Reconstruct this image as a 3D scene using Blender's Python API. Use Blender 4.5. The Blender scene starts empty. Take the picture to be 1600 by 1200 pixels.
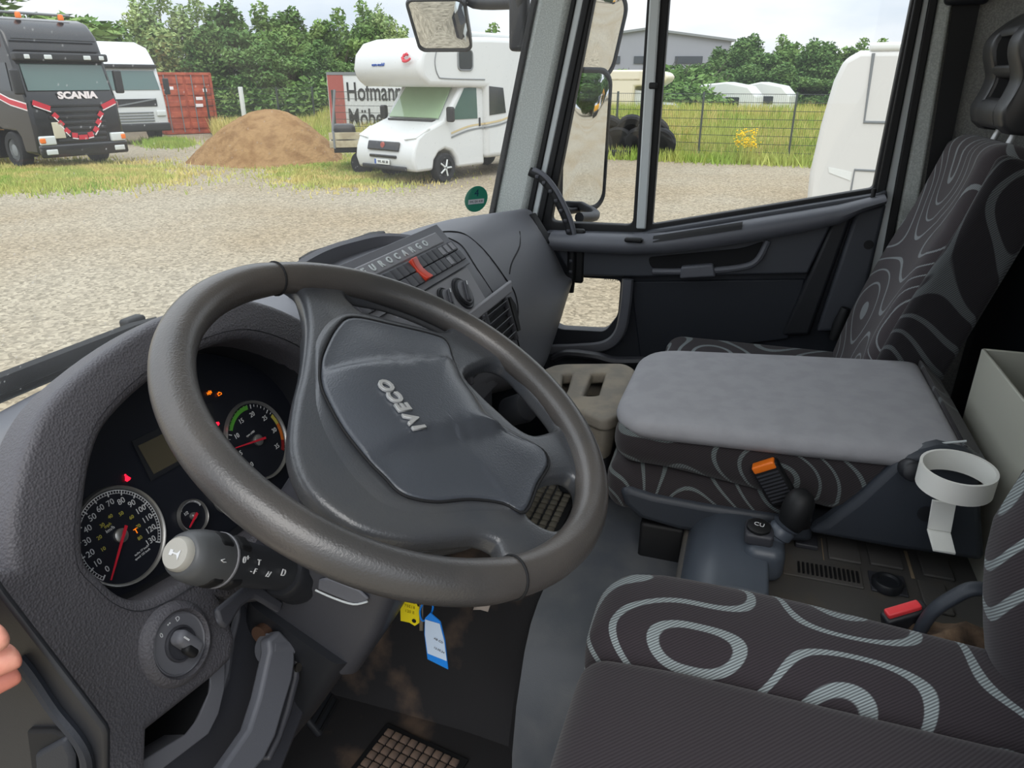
import bpy, bmesh, math, random
from mathutils import Vector as V, Matrix
from math import sin, cos, pi, radians, sqrt
random.seed(7)
SC = bpy.context.scene
COL = SC.collection

# ---------------------------------------------------------------- camera
# metres; X = to the passenger side, Y = to the front of the cab, Z = up, yard ground at z = 0
FPX, YAW, PITCH = 1110.0, radians(18.3), radians(23.1)
CAM = V((-1.10, 0.0, 2.30))
FW = V((cos(YAW)*cos(PITCH), sin(YAW)*cos(PITCH), -sin(PITCH)))
RT = V((sin(YAW), -cos(YAW), 0.0))
UP = RT.cross(FW)
cam = bpy.data.cameras.new('camera')
cam.sensor_width = 36.0
cam.lens = FPX/1600*36.0
cam.clip_start = 0.02
cam.clip_end = 500
camo = bpy.data.objects.new('camera', cam)
COL.objects.link(camo)
camo.matrix_world = Matrix(((RT.x, UP.x, -FW.x, CAM.x), (RT.y, UP.y, -FW.y, CAM.y), (RT.z, UP.z, -FW.z, CAM.z), (0, 0, 0, 1)))
SC.camera = camo

# ---------------------------------------------------------------- sky: bright overcast, brighter towards the zenith
world = bpy.data.worlds.new('overcast_sky')
SC.world = world
world.use_nodes = True
nt = world.node_tree
nt.nodes.clear()
tc = nt.nodes.new('ShaderNodeTexCoord')
sep = nt.nodes.new('ShaderNodeSeparateXYZ')
nt.links.new(tc.outputs['Generated'], sep.inputs[0])
mr = nt.nodes.new('ShaderNodeMapRange')
mr.inputs['From Min'].default_value = 0.0
mr.inputs['From Max'].default_value = 1.0
mr.inputs['To Min'].default_value = 1.0
mr.inputs['To Max'].default_value = 2.7
nt.links.new(sep.outputs['Z'], mr.inputs['Value'])
mp = nt.nodes.new('ShaderNodeMapping')
mp.inputs['Scale'].default_value = (1.6, 1.6, 5.0)
nt.links.new(tc.outputs['Generated'], mp.inputs['Vector'])
cl = nt.nodes.new('ShaderNodeTexNoise')
cl.inputs['Scale'].default_value = 2.2
cl.inputs['Detail'].default_value = 6.0
nt.links.new(mp.outputs['Vector'], cl.inputs['Vector'])
cr = nt.nodes.new('ShaderNodeValToRGB')
cr.color_ramp.elements[0].position = 0.36
cr.color_ramp.elements[0].color = (0.66, 0.74, 0.84, 1)
cr.color_ramp.elements[1].position = 0.62
cr.color_ramp.elements[1].color = (0.95, 0.97, 1.0, 1)
nt.links.new(cl.outputs['Fac'], cr.inputs['Fac'])
bg = nt.nodes.new('ShaderNodeBackground')
nt.links.new(cr.outputs['Color'], bg.inputs['Color'])
mu = nt.nodes.new('ShaderNodeMath'); mu.operation = 'MULTIPLY'
mu.inputs[1].default_value = 0.80
nt.links.new(mr.outputs['Result'], mu.inputs[0])
nt.links.new(mu.outputs[0], bg.inputs['Strength'])
wo = nt.nodes.new('ShaderNodeOutputWorld')
nt.links.new(bg.outputs['Background'], wo.inputs['Surface'])

# the sun behind thin cloud, very soft; it stands behind the driver's side
sd = bpy.data.lights.new('veiled_sun', 'SUN')
sd.energy = 1.1
sd.angle = radians(40)
sd.color = (1.0, 0.96, 0.9)
so = bpy.data.objects.new('veiled_sun', sd)
COL.objects.link(so)
so.rotation_euler = V((-0.75, -0.25, 0.85)).to_track_quat('Z', 'Y').to_euler()

vs = SC.view_settings
vs.view_transform = 'Standard'
vs.look = 'None'
vs.gamma = 1.0
vs.use_curve_mapping = False
vs.exposure = 0.42

# ---------------------------------------------------------------- helpers: points
def ray(px, py):
    return (FW*FPX + RT*(px-800) - UP*(py-600)).normalized()
def at(px, py, x=None, y=None, z=None, d=None):
    """a point of the place seen at this spot of the 1600x1200 photograph, on the plane x=, y= or z="""
    r = ray(px, py)
    if d is not None: return CAM + r*d
    if x is not None: return CAM + r*((x-CAM.x)/r.x)
    if y is not None: return CAM + r*((y-CAM.y)/r.y)
    return CAM + r*((z-CAM.z)/r.z)
class Frame:
    def __init__(s, o, e1, e2):
        s.o = V(o); s.a = V(e1).normalized(); s.b = V(e2).normalized(); s.n = s.a.cross(s.b).normalized(); s.b = s.n.cross(s.a)
    def p(s, a, b, h=0.0): return s.o + s.a*a + s.b*b + s.n*h
    def px(s, px, py, h=0.0):
        r = ray(px, py); t = (s.o + s.n*h - CAM).dot(s.n)/r.dot(s.n); q = CAM + r*t - s.o
        return (q.dot(s.a), q.dot(s.b))
    def M(s, a=0, b=0, h=0):
        o = s.p(a, b, h)
        return Matrix(((s.a.x, s.b.x, s.n.x, o.x), (s.a.y, s.b.y, s.n.y, o.y), (s.a.z, s.b.z, s.n.z, o.z), (0, 0, 0, 1)))
def spl(pts, n=8, closed=False):
    """Catmull-Rom through the points (tuples or Vectors)"""
    P = [V(p) for p in pts]; m = len(P); out = []
    for i in range(m if closed else m-1):
        if closed: p0, p1, p2, p3 = P[i-1], P[i], P[(i+1) % m], P[(i+2) % m]
        else: p0, p1, p2, p3 = P[max(i-1, 0)], P[i], P[i+1], P[min(i+2, m-1)]
        for k in range(n):
            t = k/n
            out.append(0.5*((2*p1) + (p2-p0)*t + (2*p0-5*p1+4*p2-p3)*t*t + (3*p1-p0-3*p2+p3)*t*t*t))
    if not closed: out.append(P[-1].copy())
    return out
def rrect(w, h, r, n=5):
    out = []
    for cx, cy, a0 in ((w/2-r, h/2-r, 0), (-w/2+r, h/2-r, 90), (-w/2+r, -h/2+r, 180), (w/2-r, -h/2+r, 270)):
        for k in range(n+1):
            a = radians(a0+90*k/n); out.append((cx+r*cos(a), cy+r*sin(a)))
    return out
def ell(rx, ry, n=32, a0=0, a1=360):
    full = abs(a1-a0) >= 359.9
    return [(rx*cos(radians(a0+(a1-a0)*k/(n if full else n-1))), ry*sin(radians(a0+(a1-a0)*k/(n if full else n-1)))) for k in range(n)]

# ---------------------------------------------------------------- helpers: meshes
class MB:
    """collects shapes; build() links them as ONE mesh object"""
    def __init__(s): s.v = []; s.f = []
    def add(s, vs, fs):
        o = len(s.v); s.v += [tuple(p) for p in vs]; s.f += [tuple(i+o for i in f) for f in fs]; return s
    def box(s, c, size, R=None):
        c = V(c); x, y, z = (q/2 for q in size); R = R or Matrix.Identity(3)
        pts = [c + R @ V((a*x, b*y, d*z)) for a in (-1, 1) for b in (-1, 1) for d in (-1, 1)]
        return s.add(pts, [(0,1,3,2),(4,6,7,5),(0,4,5,1),(2,3,7,6),(0,2,6,4),(1,5,7,3)])
    def rb(s, c, size, r, n=1, seg=3, R=None, deform=None):
        """box with rounded edges on a grid (n cells between the roundings)"""
        c = V(c); R = R or Matrix.Identity(3); hs = [q/2 for q in size]; r = min(r, min(hs)*0.999)
        nn = n if isinstance(n, tuple) else (n, n, n)
        def coords(h, m):
            a = [-h + r*(1-cos(pi/2*k/seg)) if False else -h + r*(k/seg) for k in range(seg)]
            b = [-(h-r) + 2*(h-r)*k/m for k in range(m+1)]
            return a + b + [-q for q in reversed(a)]
        cs = [coords(hs[i], nn[i]) for i in range(3)]
        idx = {}; vs = []; fs = []
        def vert(i, j, k):
            key = (i, j, k)
            if key not in idx:
                p = V((cs[0][i], cs[1][j], cs[2][k]))
                q = V([max(-(hs[t]-r), min(hs[t]-r, p[t])) for t in range(3)])
                d = p-q
                if d.length > 1e-9:
                    m = max(abs(t) for t in d)/r
                    # map the square corner zone to the round one
                    dd = V([math.tan(pi/4*t/r/m) if m > 1e-9 else 0 for t in d]) 
                    p = q + dd.normalized()*r*m
                if deform: p = V(deform(p))
                idx[key] = len(vs); vs.append(c + R @ p)
            return idx[key]
        N = [len(q)-1 for q in cs]
        for ax in range(3):
            u, w = [(1,2),(2,0),(0,1)][ax]
            for side in (0, N[ax]):
                for i in range(N[u]):
                    for j in range(N[w]):
                        q = []
                        for di, dj in ((0,0),(1,0),(1,1),(0,1)):
                            t = [0,0,0]; t[ax] = side; t[u] = i+di; t[w] = j+dj; q.append(vert(*t))
                        fs.append(tuple(q) if side else tuple(reversed(q)))
        return s.add(vs, fs)
    def prism(s, pts, vec):
        """polygon of 3D points pushed along vec"""
        n = len(pts); vec = V(vec); P = [V(p) for p in pts]
        return s.add(P + [p+vec for p in P], [tuple(range(n-1, -1, -1)), tuple(range(n, 2*n))] + [(i, (i+1) % n, n+(i+1) % n, n+i) for i in range(n)])
    def loft(s, secs, closed=True, cap=True, ring=False):
        m = len(secs[0]); vs = [p for q in secs for p in q]; fs = []; k = len(secs)
        for i in range(k if ring else k-1):
            i2 = (i+1) % k
            for j in range(m if closed else m-1):
                fs.append((i*m+j, i*m+(j+1) % m, i2*m+(j+1) % m, i2*m+j))
        if cap and closed and not ring:
            fs.append(tuple(range(m-1, -1, -1))); fs.append(tuple((k-1)*m+j for j in range(m)))
        return s.add(vs, fs)
    def tube(s, pts, r, n=10, cap=True, flat=1.0, ring=False, upv=None):
        P = [V(p) for p in pts]; rs = r if isinstance(r, (list, tuple)) else [r]*len(P); secs = []
        m = len(P); prev = None
        for i, p in enumerate(P):
            t = (P[(i+1) % m]-P[i-1]) if ring else (P[min(i+1, m-1)]-P[max(i-1, 0)])
            t.normalize()
            if prev is None:
                u = V(upv) if upv else (V((0,0,1)) if abs(t.z) < 0.9 else V((1,0,0)))
            else: u = prev
            u = (u - t*u.dot(t)).normalized(); prev = u; w = t.cross(u)
            secs.append([p + u*cos(2*pi*k/n)*rs[i]*flat + w*sin(2*pi*k/n)*rs[i] for k in range(n)])
        return s.loft(secs, True, cap, ring)
    def lathe(s, prof, fr, n=32):
        """profile (r, h) about the normal of the frame"""
        secs = [[fr.p(max(r, 1e-5)*cos(2*pi*k/n), max(r, 1e-5)*sin(2*pi*k/n), h) for k in range(n)] for r, h in prof]
        return s.loft(secs, True, True)
    def pillow(s, out, fr, prof, cen=None, cap=True):
        """outline shrunk towards its centre ring by ring: prof = [(scale, h)]"""
        if cen is None: cen = (sum(p[0] for p in out)/len(out), sum(p[1] for p in out)/len(out))
        secs = [[fr.p(cen[0]+(p[0]-cen[0])*k, cen[1]+(p[1]-cen[1])*k, (h(p) if callable(h) else h)) for p in out] for k, h in prof]
        return s.loft(secs, True, cap)
    def grid(s, rows):
        return s.loft(rows, False, False)
    def build(s, name, mat, parent=None, smooth=40, bevel=0, seg=2, sub=0, solid=0, wn=False):
        me = bpy.data.meshes.new(name); me.from_pydata(s.v, [], s.f); me.update()
        bm = bmesh.new(); bm.from_mesh(me); bmesh.ops.recalc_face_normals(bm, faces=bm.faces); bm.to_mesh(me); bm.free()
        return link(name, me, mat, parent, smooth, bevel, seg, sub, solid)
def link(name, me, mat, parent=None, smooth=40, bevel=0, seg=2, sub=0, solid=0):
    o = bpy.data.objects.new(name, me); COL.objects.link(o)
    if mat is not None:
        for m in (mat if isinstance(mat, (list, tuple)) else [mat]): me.materials.append(m)
    if parent is not None: setp(o, parent)
    if solid:
        m = o.modifiers.new('solid', 'SOLIDIFY'); m.thickness = solid; m.offset = 0
    if bevel:
        m = o.modifiers.new('bevel', 'BEVEL'); m.width = bevel; m.segments = seg; m.limit_method = 'ANGLE'; m.angle_limit = radians(35)
    if sub:
        m = o.modifiers.new('sub', 'SUBSURF'); m.levels = sub; m.render_levels = sub
    if smooth:
        for p in me.polygons: p.use_smooth = True
        try: me.set_sharp_from_angle(angle=radians(smooth if not sub else 180))
        except Exception: pass
    return o
MATW = {}
def wm(o):
    return MATW.get(o.name, Matrix.Identity(4))
def setp(o, parent, local=False):
    """parent keeping the place in the world (vertices are written in world metres)"""
    o.parent = parent
    if not local: o.matrix_parent_inverse = wm(parent).inverted()
def thing(name, loc, label, cat, group=None, M=None):
    o = bpy.data.objects.new(name, None); COL.objects.link(o)
    o.empty_display_size = 0.05
    mw = M if M is not None else Matrix.Translation(V(loc))
    o.matrix_world = mw; MATW[o.name] = mw.copy()
    return tag(o, label, cat, group)
def tag(o, label=None, cat=None, group=None, kind=None):
    if label: o['label'] = label
    if cat: o['category'] = cat
    if group: o['group'] = group
    if kind: o['kind'] = kind
    return o
def struct(o, label=None, cat=None):
    o['kind'] = 'structure'
    return tag(o, label, cat)
def dup(o, parent=None, M=None, label=None):
    """copy of a thing with its parts and sub-parts; M moves the top one"""
    c = o.copy(); COL.objects.link(c)
    if parent is not None: c.parent = parent; c.matrix_parent_inverse = o.matrix_parent_inverse.copy()
    if M is not None: c.matrix_world = M; MATW[c.name] = M.copy()
    if label: c['label'] = label
    for ch in list(o.children): dup(ch, c)
    return c
def piece(name, me, M, parent, mat=None):
    """an alike piece sharing mesh data, placed by a matrix"""
    o = bpy.data.objects.new(name, me); COL.objects.link(o)
    o.parent = parent; o.matrix_parent_inverse = wm(parent).inverted(); o.matrix_basis = M
    return o
def meshof(mb, name, mat, bevel=0, smooth=True):
    me = bpy.data.meshes.new(name); me.from_pydata(mb.v, [], mb.f)
    bm = bmesh.new(); bm.from_mesh(me); bmesh.ops.recalc_face_normals(bm, faces=bm.faces)
    if bevel: bmesh.ops.bevel(bm, geom=list(bm.edges), offset=bevel, segments=2, affect='EDGES', profile=0.5)
    bm.to_mesh(me); bm.free(); me.materials.append(mat)
    if smooth:
        for p in me.polygons: p.use_smooth = True
        me.set_sharp_from_angle(angle=radians(40))
    return me
def text(name, body, size, M, mat, parent=None, ext=0.0003, align='CENTER', sx=1.0, bev=0.0, shear=0.0, space=1.0, res=3, off=0.0):
    cu = bpy.data.curves.new(name, 'FONT'); cu.body = body; cu.size = size; cu.align_x = align; cu.align_y = 'CENTER'
    cu.extrude = ext; cu.bevel_depth = bev; cu.resolution_u = res; cu.shear = shear; cu.space_character = space; cu.offset = off
    t = bpy.data.objects.new(name+'_curve', cu); COL.objects.link(t)
    dg = bpy.context.evaluated_depsgraph_get(); dg.update()
    me = bpy.data.meshes.new_from_object(t.evaluated_get(dg)); me.name = name
    bpy.data.objects.remove(t); bpy.data.curves.remove(cu)
    me.transform(M @ Matrix.Diagonal((sx, 1, 1, 1)))
    me.materials.clear()
    return link(name, me, mat, parent, 0)
def curve2d(name, outer, holes, M, ext, bev, mat, parent=None, smooth=50, bres=3):
    """flat outline with holes, thickened with rounded edges"""
    cu = bpy.data.curves.new(name, 'CURVE'); cu.dimensions = '2D'; cu.fill_mode = 'BOTH'; cu.extrude = ext; cu.bevel_depth = bev; cu.bevel_resolution = bres
    for pl in [outer]+list(holes):
        sp = cu.splines.new('POLY'); sp.points.add(len(pl)-1); sp.use_cyclic_u = True
        for q, p in zip(sp.points, pl): q.co = (p[0], p[1], 0, 1)
    t = bpy.data.objects.new(name+'_curve', cu); COL.objects.link(t)
    dg = bpy.context.evaluated_depsgraph_get(); dg.update()
    me = bpy.data.meshes.new_from_object(t.evaluated_get(dg)); me.name = name
    bpy.data.objects.remove(t); bpy.data.curves.remove(cu)
    me.transform(M)
    bm = bmesh.new(); bm.from_mesh(me); bmesh.ops.remove_doubles(bm, verts=bm.verts, dist=1e-5); bmesh.ops.recalc_face_normals(bm, faces=bm.faces); bm.to_mesh(me); bm.free()
    me.materials.clear()
    return link(name, me, mat, parent, smooth)

# ---------------------------------------------------------------- helpers: materials
def lin(c):
    return tuple(((q/255)/12.92 if q/255 <= 0.04045 else ((q/255+0.055)/1.055)**2.4) for q in c)
def mat(name, col, rough=0.5, metal=0.0, bump=0.0, bscale=400.0, var=0.0, vscale=8.0, col2=None, emit=0.0, spec=0.5, trans=0.0, coat=0.0, bdist=0.001, lo=0.42, hi=0.62, srgb=True, alpha=1.0):
    m = bpy.data.materials.new(name); m.use_nodes = True; nt = m.node_tree; b = nt.nodes['Principled BSDF']
    c = lin(col) if srgb else col
    b.inputs['Base Color'].default_value = (*c, 1); b.inputs['Roughness'].default_value = rough; b.inputs['Metallic'].default_value = metal
    b.inputs['Specular IOR Level'].default_value = spec; b.inputs['Transmission Weight'].default_value = trans; b.inputs['Coat Weight'].default_value = coat
    b.inputs['Alpha'].default_value = alpha
    if emit: b.inputs['Emission Color'].default_value = (*c, 1); b.inputs['Emission Strength'].default_value = emit
    tcn = nt.nodes.new('ShaderNodeTexCoord')
    if col2 is not None:
        n = nt.nodes.new('ShaderNodeTexNoise'); n.inputs['Scale'].default_value = vscale; n.inputs['Detail'].default_value = 5.0
        nt.links.new(tcn.outputs['Object'], n.inputs['Vector'])
        r = nt.nodes.new('ShaderNodeValToRGB'); r.color_ramp.elements[0].position = lo; r.color_ramp.elements[1].position = hi
        r.color_ramp.elements[0].color = (*c, 1); r.color_ramp.elements[1].color = (*(lin(col2) if srgb else col2), 1)
        nt.links.new(n.outputs['Fac'], r.inputs['Fac']); nt.links.new(r.outputs['Color'], b.inputs['Base Color'])
    if bump:
        n2 = nt.nodes.new('ShaderNodeTexVoronoi' if bump < 0 else 'ShaderNodeTexNoise'); n2.inputs['Scale'].default_value = bscale
        nt.links.new(tcn.outputs['Object'], n2.inputs['Vector'])
        bp = nt.nodes.new('ShaderNodeBump'); bp.inputs['Strength'].default_value = abs(bump); bp.inputs['Distance'].default_value = bdist
        nt.links.new(n2.outputs['Distance' if bump < 0 else 'Fac'], bp.inputs['Height']); nt.links.new(bp.outputs['Normal'], b.inputs['Normal'])
    return m
def glass(name, tint=(1, 1, 1), dirt=0.0, refl=1.0):
    """thin pane: clear with a mirror sheen at grazing angles and a little dust"""
    m = bpy.data.materials.new(name); m.use_nodes = True; nt = m.node_tree; nt.nodes.clear()
    out = nt.nodes.new('ShaderNodeOutputMaterial'); tr = nt.nodes.new('ShaderNodeBsdfTransparent'); tr.inputs['Color'].default_value = (*tint, 1)
    gl = nt.nodes.new('ShaderNodeBsdfGlossy'); gl.inputs['Roughness'].default_value = 0.02
    fr = nt.nodes.new('ShaderNodeLayerWeight'); fr.inputs['Blend'].default_value = 0.5
    pw = nt.nodes.new('ShaderNodeMath'); pw.operation = 'POWER'; pw.inputs[1].default_value = 5.0; nt.links.new(fr.outputs['Facing'], pw.inputs[0])
    mu = nt.nodes.new('ShaderNodeMath'); mu.operation = 'MULTIPLY_ADD'; mu.inputs[1].default_value = 0.6*refl; mu.inputs[2].default_value = 0.03*refl; nt.links.new(pw.outputs[0], mu.inputs[0])
    mx = nt.nodes.new('ShaderNodeMixShader'); nt.links.new(mu.outputs[0], mx.inputs[0]); nt.links.new(tr.outputs[0], mx.inputs[1]); nt.links.new(gl.outputs[0], mx.inputs[2])
    last = mx
    if dirt:
        tcn = nt.nodes.new('ShaderNodeTexCoord'); n = nt.nodes.new('ShaderNodeTexNoise'); n.inputs['Scale'].default_value = 3.0; n.inputs['Detail'].default_value = 6
        nt.links.new(tcn.outputs['Object'], n.inputs['Vector'])
        vo = nt.nodes.new('ShaderNodeTexVoronoi'); vo.inputs['Scale'].default_value = 70.0; nt.links.new(tcn.outputs['Object'], vo.inputs['Vector'])
        st = nt.nodes.new('ShaderNodeMapRange'); st.inputs['From Min'].default_value = 0.06; st.inputs['From Max'].default_value = 0.14; st.inputs['To Min'].default_value = 0.35; st.inputs['To Max'].default_value = 0.0
        nt.links.new(vo.outputs['Distance'], st.inputs['Value'])
        a = nt.nodes.new('ShaderNodeMapRange'); a.inputs['From Min'].default_value = 0.35; a.inputs['From Max'].default_value = 0.75; a.inputs['To Min'].default_value = dirt*0.3; a.inputs['To Max'].default_value = dirt
        nt.links.new(n.outputs['Fac'], a.inputs['Value'])
        ml = nt.nodes.new('ShaderNodeMath'); ml.operation = 'MULTIPLY_ADD'; nt.links.new(st.outputs['Result'], ml.inputs[0]); nt.links.new(n.outputs['Fac'], ml.inputs[1]); nt.links.new(a.outputs['Result'], ml.inputs[2])
        df = nt.nodes.new('ShaderNodeBsdfTranslucent'); df.inputs['Color'].default_value = (0.8, 0.8, 0.78, 1)
        m2 = nt.nodes.new('ShaderNodeMixShader'); nt.links.new(ml.outputs[0], m2.inputs[0]); nt.links.new(mx.outputs[0], m2.inputs[1]); nt.links.new(df.outputs[0], m2.inputs[2]); last = m2
    nt.links.new(last.outputs[0], out.inputs['Surface'])
    return m
def seat_fabric(name, base, line, scale, thick, lines=True, off=0.0):
    """dark twill with light contour lines woven in"""
    m = bpy.data.materials.new(name); m.use_nodes = True; nt = m.node_tree; b = nt.nodes['Principled BSDF']; b.inputs['Roughness'].default_value = 0.95
    b.inputs['Specular IOR Level'].default_value = 0.15; b.inputs['Sheen Weight'].default_value = 0.15
    tcn = nt.nodes.new('ShaderNodeTexCoord'); L = nt.links.new
    w = nt.nodes.new('ShaderNodeTexWave'); w.wave_type = 'BANDS'; w.bands_direction = 'DIAGONAL'; w.inputs['Scale'].default_value = 120.0; w.inputs['Distortion'].default_value = 0.3
    L(tcn.outputs['Object'], w.inputs['Vector'])
    tw = nt.nodes.new('ShaderNodeMapRange'); tw.inputs['To Min'].default_value = 0.72; tw.inputs['To Max'].default_value = 1.15; L(w.outputs['Fac'], tw.inputs['Value'])
    mixc = nt.nodes.new('ShaderNodeMix'); mixc.data_type = 'RGBA'; mixc.inputs['A'].default_value = (*lin(base), 1); mixc.inputs['B'].default_value = (*lin(line), 1)
    if lines:
        mpn = nt.nodes.new('ShaderNodeMapping'); mpn.inputs['Location'].default_value = (off, off*0.7, off*1.3); L(tcn.outputs['Object'], mpn.inputs['Vector'])
        n = nt.nodes.new('ShaderNodeTexNoise'); n.inputs['Scale'].default_value = scale; n.inputs['Detail'].default_value = 0.0; L(mpn.outputs['Vector'], n.inputs['Vector'])
        mul = nt.nodes.new('ShaderNodeMath'); mul.operation = 'MULTIPLY'; mul.inputs[1].default_value = 11.0; L(n.outputs['Fac'], mul.inputs[0])
        pp = nt.nodes.new('ShaderNodeMath'); pp.operation = 'PINGPONG'; pp.inputs[1].default_value = 0.5; L(mul.outputs[0], pp.inputs[0])
        le = nt.nodes.new('ShaderNodeMapRange'); le.inputs['From Min'].default_value = thick; le.inputs['From Max'].default_value = thick*1.25; le.inputs['To Min'].default_value = 1.0; le.inputs['To Max'].default_value = 0.0; L(pp.outputs[0], le.inputs['Value'])
        w2 = nt.nodes.new('ShaderNodeMapRange'); w2.inputs['To Min'].default_value = 0.45; L(w.outputs['Fac'], w2.inputs['Value'])
        ml = nt.nodes.new('ShaderNodeMath'); ml.operation = 'MULTIPLY'; L(le.outputs['Result'], ml.inputs[0]); L(w2.outputs['Result'], ml.inputs[1])
        L(ml.outputs[0], mixc.inputs['Factor'])
    else: mixc.inputs['Factor'].default_value = 0.0
    sc = nt.nodes.new('ShaderNodeVectorMath'); sc.operation = 'SCALE'; L(mixc.outputs['Result'], sc.inputs[0]); L(tw.outputs['Result'], sc.inputs['Scale'])
    L(sc.outputs[0], b.inputs['Base Color'])
    bp = nt.nodes.new('ShaderNodeBump'); bp.inputs['Strength'].default_value = 0.4; bp.inputs['Distance'].default_value = 0.0006; L(w.outputs['Fac'], bp.inputs['Height']); L(bp.outputs['Normal'], b.inputs['Normal'])
    return m

MAT = {}
def defmat(key, *a, **k):
    MAT[key] = mat(key, *a, **k); return MAT[key]
defmat('dash_leather', (86, 85, 90), 0.5, bump=-0.6, bscale=430, bdist=0.0012, spec=0.4)
defmat('dash_plastic', (106, 107, 113), 0.5, bump=0.25, bscale=900, bdist=0.0004, spec=0.4)
defmat('dash_light', (134, 134, 139), 0.5, bump=0.2, bscale=900, bdist=0.0004)
defmat('dark_plastic', (60, 61, 67), 0.5, bump=0.3, bscale=700, bdist=0.0005)
defmat('black_plastic', (32, 34, 39), 0.5, bump=0.2, bscale=700, bdist=0.0004)
defmat('door_dark', (34, 38, 46), 0.6, bump=0.3, bscale=600, bdist=0.0005)
defmat('door_grey', (98, 100, 107), 0.5, bump=0.3, bscale=600, bdist=0.0005)
defmat('rubber', (16, 17, 20), 0.6)
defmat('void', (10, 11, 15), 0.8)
defmat('stalk_grey', (84, 86, 88), 0.45)
defmat('stalk_dark', (50, 52, 56), 0.42)
defmat('stalk_button', (176, 174, 166), 0.5)
defmat('wheel_skin', (66, 69, 74), 0.29, bump=0.5, bscale=520, bdist=0.0006, col2=(76, 77, 79), vscale=9, spec=0.6)
defmat('wheel_rim', (66, 65, 65), 0.29, bump=0.45, bscale=520, bdist=0.0006, col2=(88, 83, 79), vscale=6, lo=0.4, hi=0.7, spec=0.6)
defmat('wheel_cover', (70, 74, 81), 0.29, bump=0.5, bscale=520, bdist=0.0006)
defmat('chrome', (196, 197, 197), 0.3, metal=0.45)
defmat('satin', (165, 165, 163), 0.4, metal=0.8)
defmat('felt', (182, 188, 185), 0.95, bump=0.6, bscale=800, bdist=0.001, col2=(206, 211, 208), vscale=300)
defmat('felt_dark', (146, 147, 144), 0.95, bump=0.6, bscale=800, bdist=0.001, col2=(170, 170, 166), vscale=300)
defmat('paint_grey', (206, 212, 213), 0.4)
defmat('white_plastic', (236, 236, 230), 0.45)
defmat('bin_grey', (182, 182, 170), 0.5)
defmat('floor_mat', (52, 54, 60), 0.7, bump=0.3, bscale=300, col2=(74, 75, 78), vscale=7)
defmat('floor_dirt', (30, 29, 31), 0.85, bump=0.3, bscale=300, col2=(110, 90, 74), vscale=7.5, lo=0.55, hi=0.78)
defmat('tile_dirt', (112, 94, 82), 0.9, bump=0.4, bscale=200, col2=(80, 68, 62), vscale=30)
defmat('tunnel', (82, 86, 92), 0.5, bump=0.25, bscale=500, col2=(98, 100, 103), vscale=9)
defmat('console', (84, 82, 80), 0.65, bump=0.4, bscale=250, col2=(92, 86, 78), vscale=14, lo=0.5, hi=0.75)
defmat('console_blue', (76, 83, 93), 0.4, bump=0.2, bscale=700)
defmat('dirt', (150, 132, 108), 0.95, bump=0.5, bscale=150)
defmat('foam', (120, 98, 78), 0.95, bump=0.8, bscale=120, bdist=0.003, col2=(66, 52, 42), vscale=25)
MAT['seat'] = seat_fabric('seat_fabric', (58, 53, 57), (150, 160, 162), 4.2, 0.10)
MAT['seat_mid'] = seat_fabric('seat_fabric_mid', (54, 50, 52), (112, 120, 120), 4.4, 0.075, off=5.2)  # thinner lines, coloured dimmer for the shade on the middle seat's side
MAT['seat_plain'] = seat_fabric('seat_fabric_plain', (60, 55, 59), (150, 160, 162), 3.6, 0.10, lines=False)
MAT['seat_fine'] = seat_fabric('seat_fabric_fine', (70, 65, 68), (146, 152, 154), 4.6, 0.06, off=3.1)
MAT['seat_dark'] = seat_fabric('seat_fabric_dark', (44, 42, 45), (96, 100, 102), 4.0, 0.10, off=1.7)
defmat('door_mid', (66, 69, 76), 0.5, bump=0.3, bscale=600, bdist=0.0005)
defmat('seat_flat', (157, 157, 161), 0.95, bump=0.5, bscale=900, bdist=0.0006, col2=(151, 151, 155), vscale=25, spec=0.2)
defmat('headrest', (52, 52, 54), 0.38, bump=0.15, bscale=500)
defmat('seat_shell', (50, 55, 63), 0.5, bump=0.2, bscale=600)
defmat('dial', (26, 29, 38), 0.4)
defmat('print_white', (222, 224, 226), 0.6)
defmat('print_yellow', (196, 186, 84), 0.6)
defmat('print_green', (92, 170, 60), 0.6)
defmat('print_orange', (214, 116, 40), 0.6)
defmat('print_darkred', (140, 30, 30), 0.6)
defmat('needle', (225, 40, 62), 0.4)
defmat('lamp_red', (255, 30, 60), 0.4, emit=1.2)
defmat('lamp_amber', (255, 128, 20), 0.4, emit=0.8)
defmat('lcd', (86, 80, 64), 0.4)
defmat('red_switch', (208, 66, 44), 0.35)
defmat('orange_button', (240, 120, 30), 0.4)
defmat('red_button', (236, 66, 72), 0.4)
defmat('tag_yellow', (246, 226, 20), 0.4)
defmat('tag_blue', (20, 130, 226), 0.4)
defmat('tag_paper', (196, 214, 236), 0.6)
defmat('paper', (176, 164, 154), 0.9)
defmat('steel', (150, 146, 140), 0.35, metal=1.0)
defmat('skin', (230, 172, 150), 0.5, bump=0.15, bscale=400, col2=(222, 140, 122), vscale=30)
defmat('nail', (236, 176, 160), 0.3)
defmat('mirror', (235, 238, 240), 0.02, metal=1.0)
MAT['glass'] = glass('window_glass', (0.97, 0.98, 0.98), 0.0)
MAT['windscreen'] = glass('windscreen_glass', (0.95, 0.97, 0.97), 0.07)

# ================================================================ THE CAB SHELL
# floor of the cab
b = MB().prism([(-0.98, -0.66, 1.12), (0.98, -0.66, 1.12), (0.98, 0.95, 1.12), (-0.98, 0.95, 1.12)], (0, 0, 0.06))
struct(b.build('floor', MAT['floor_dirt']))
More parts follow.
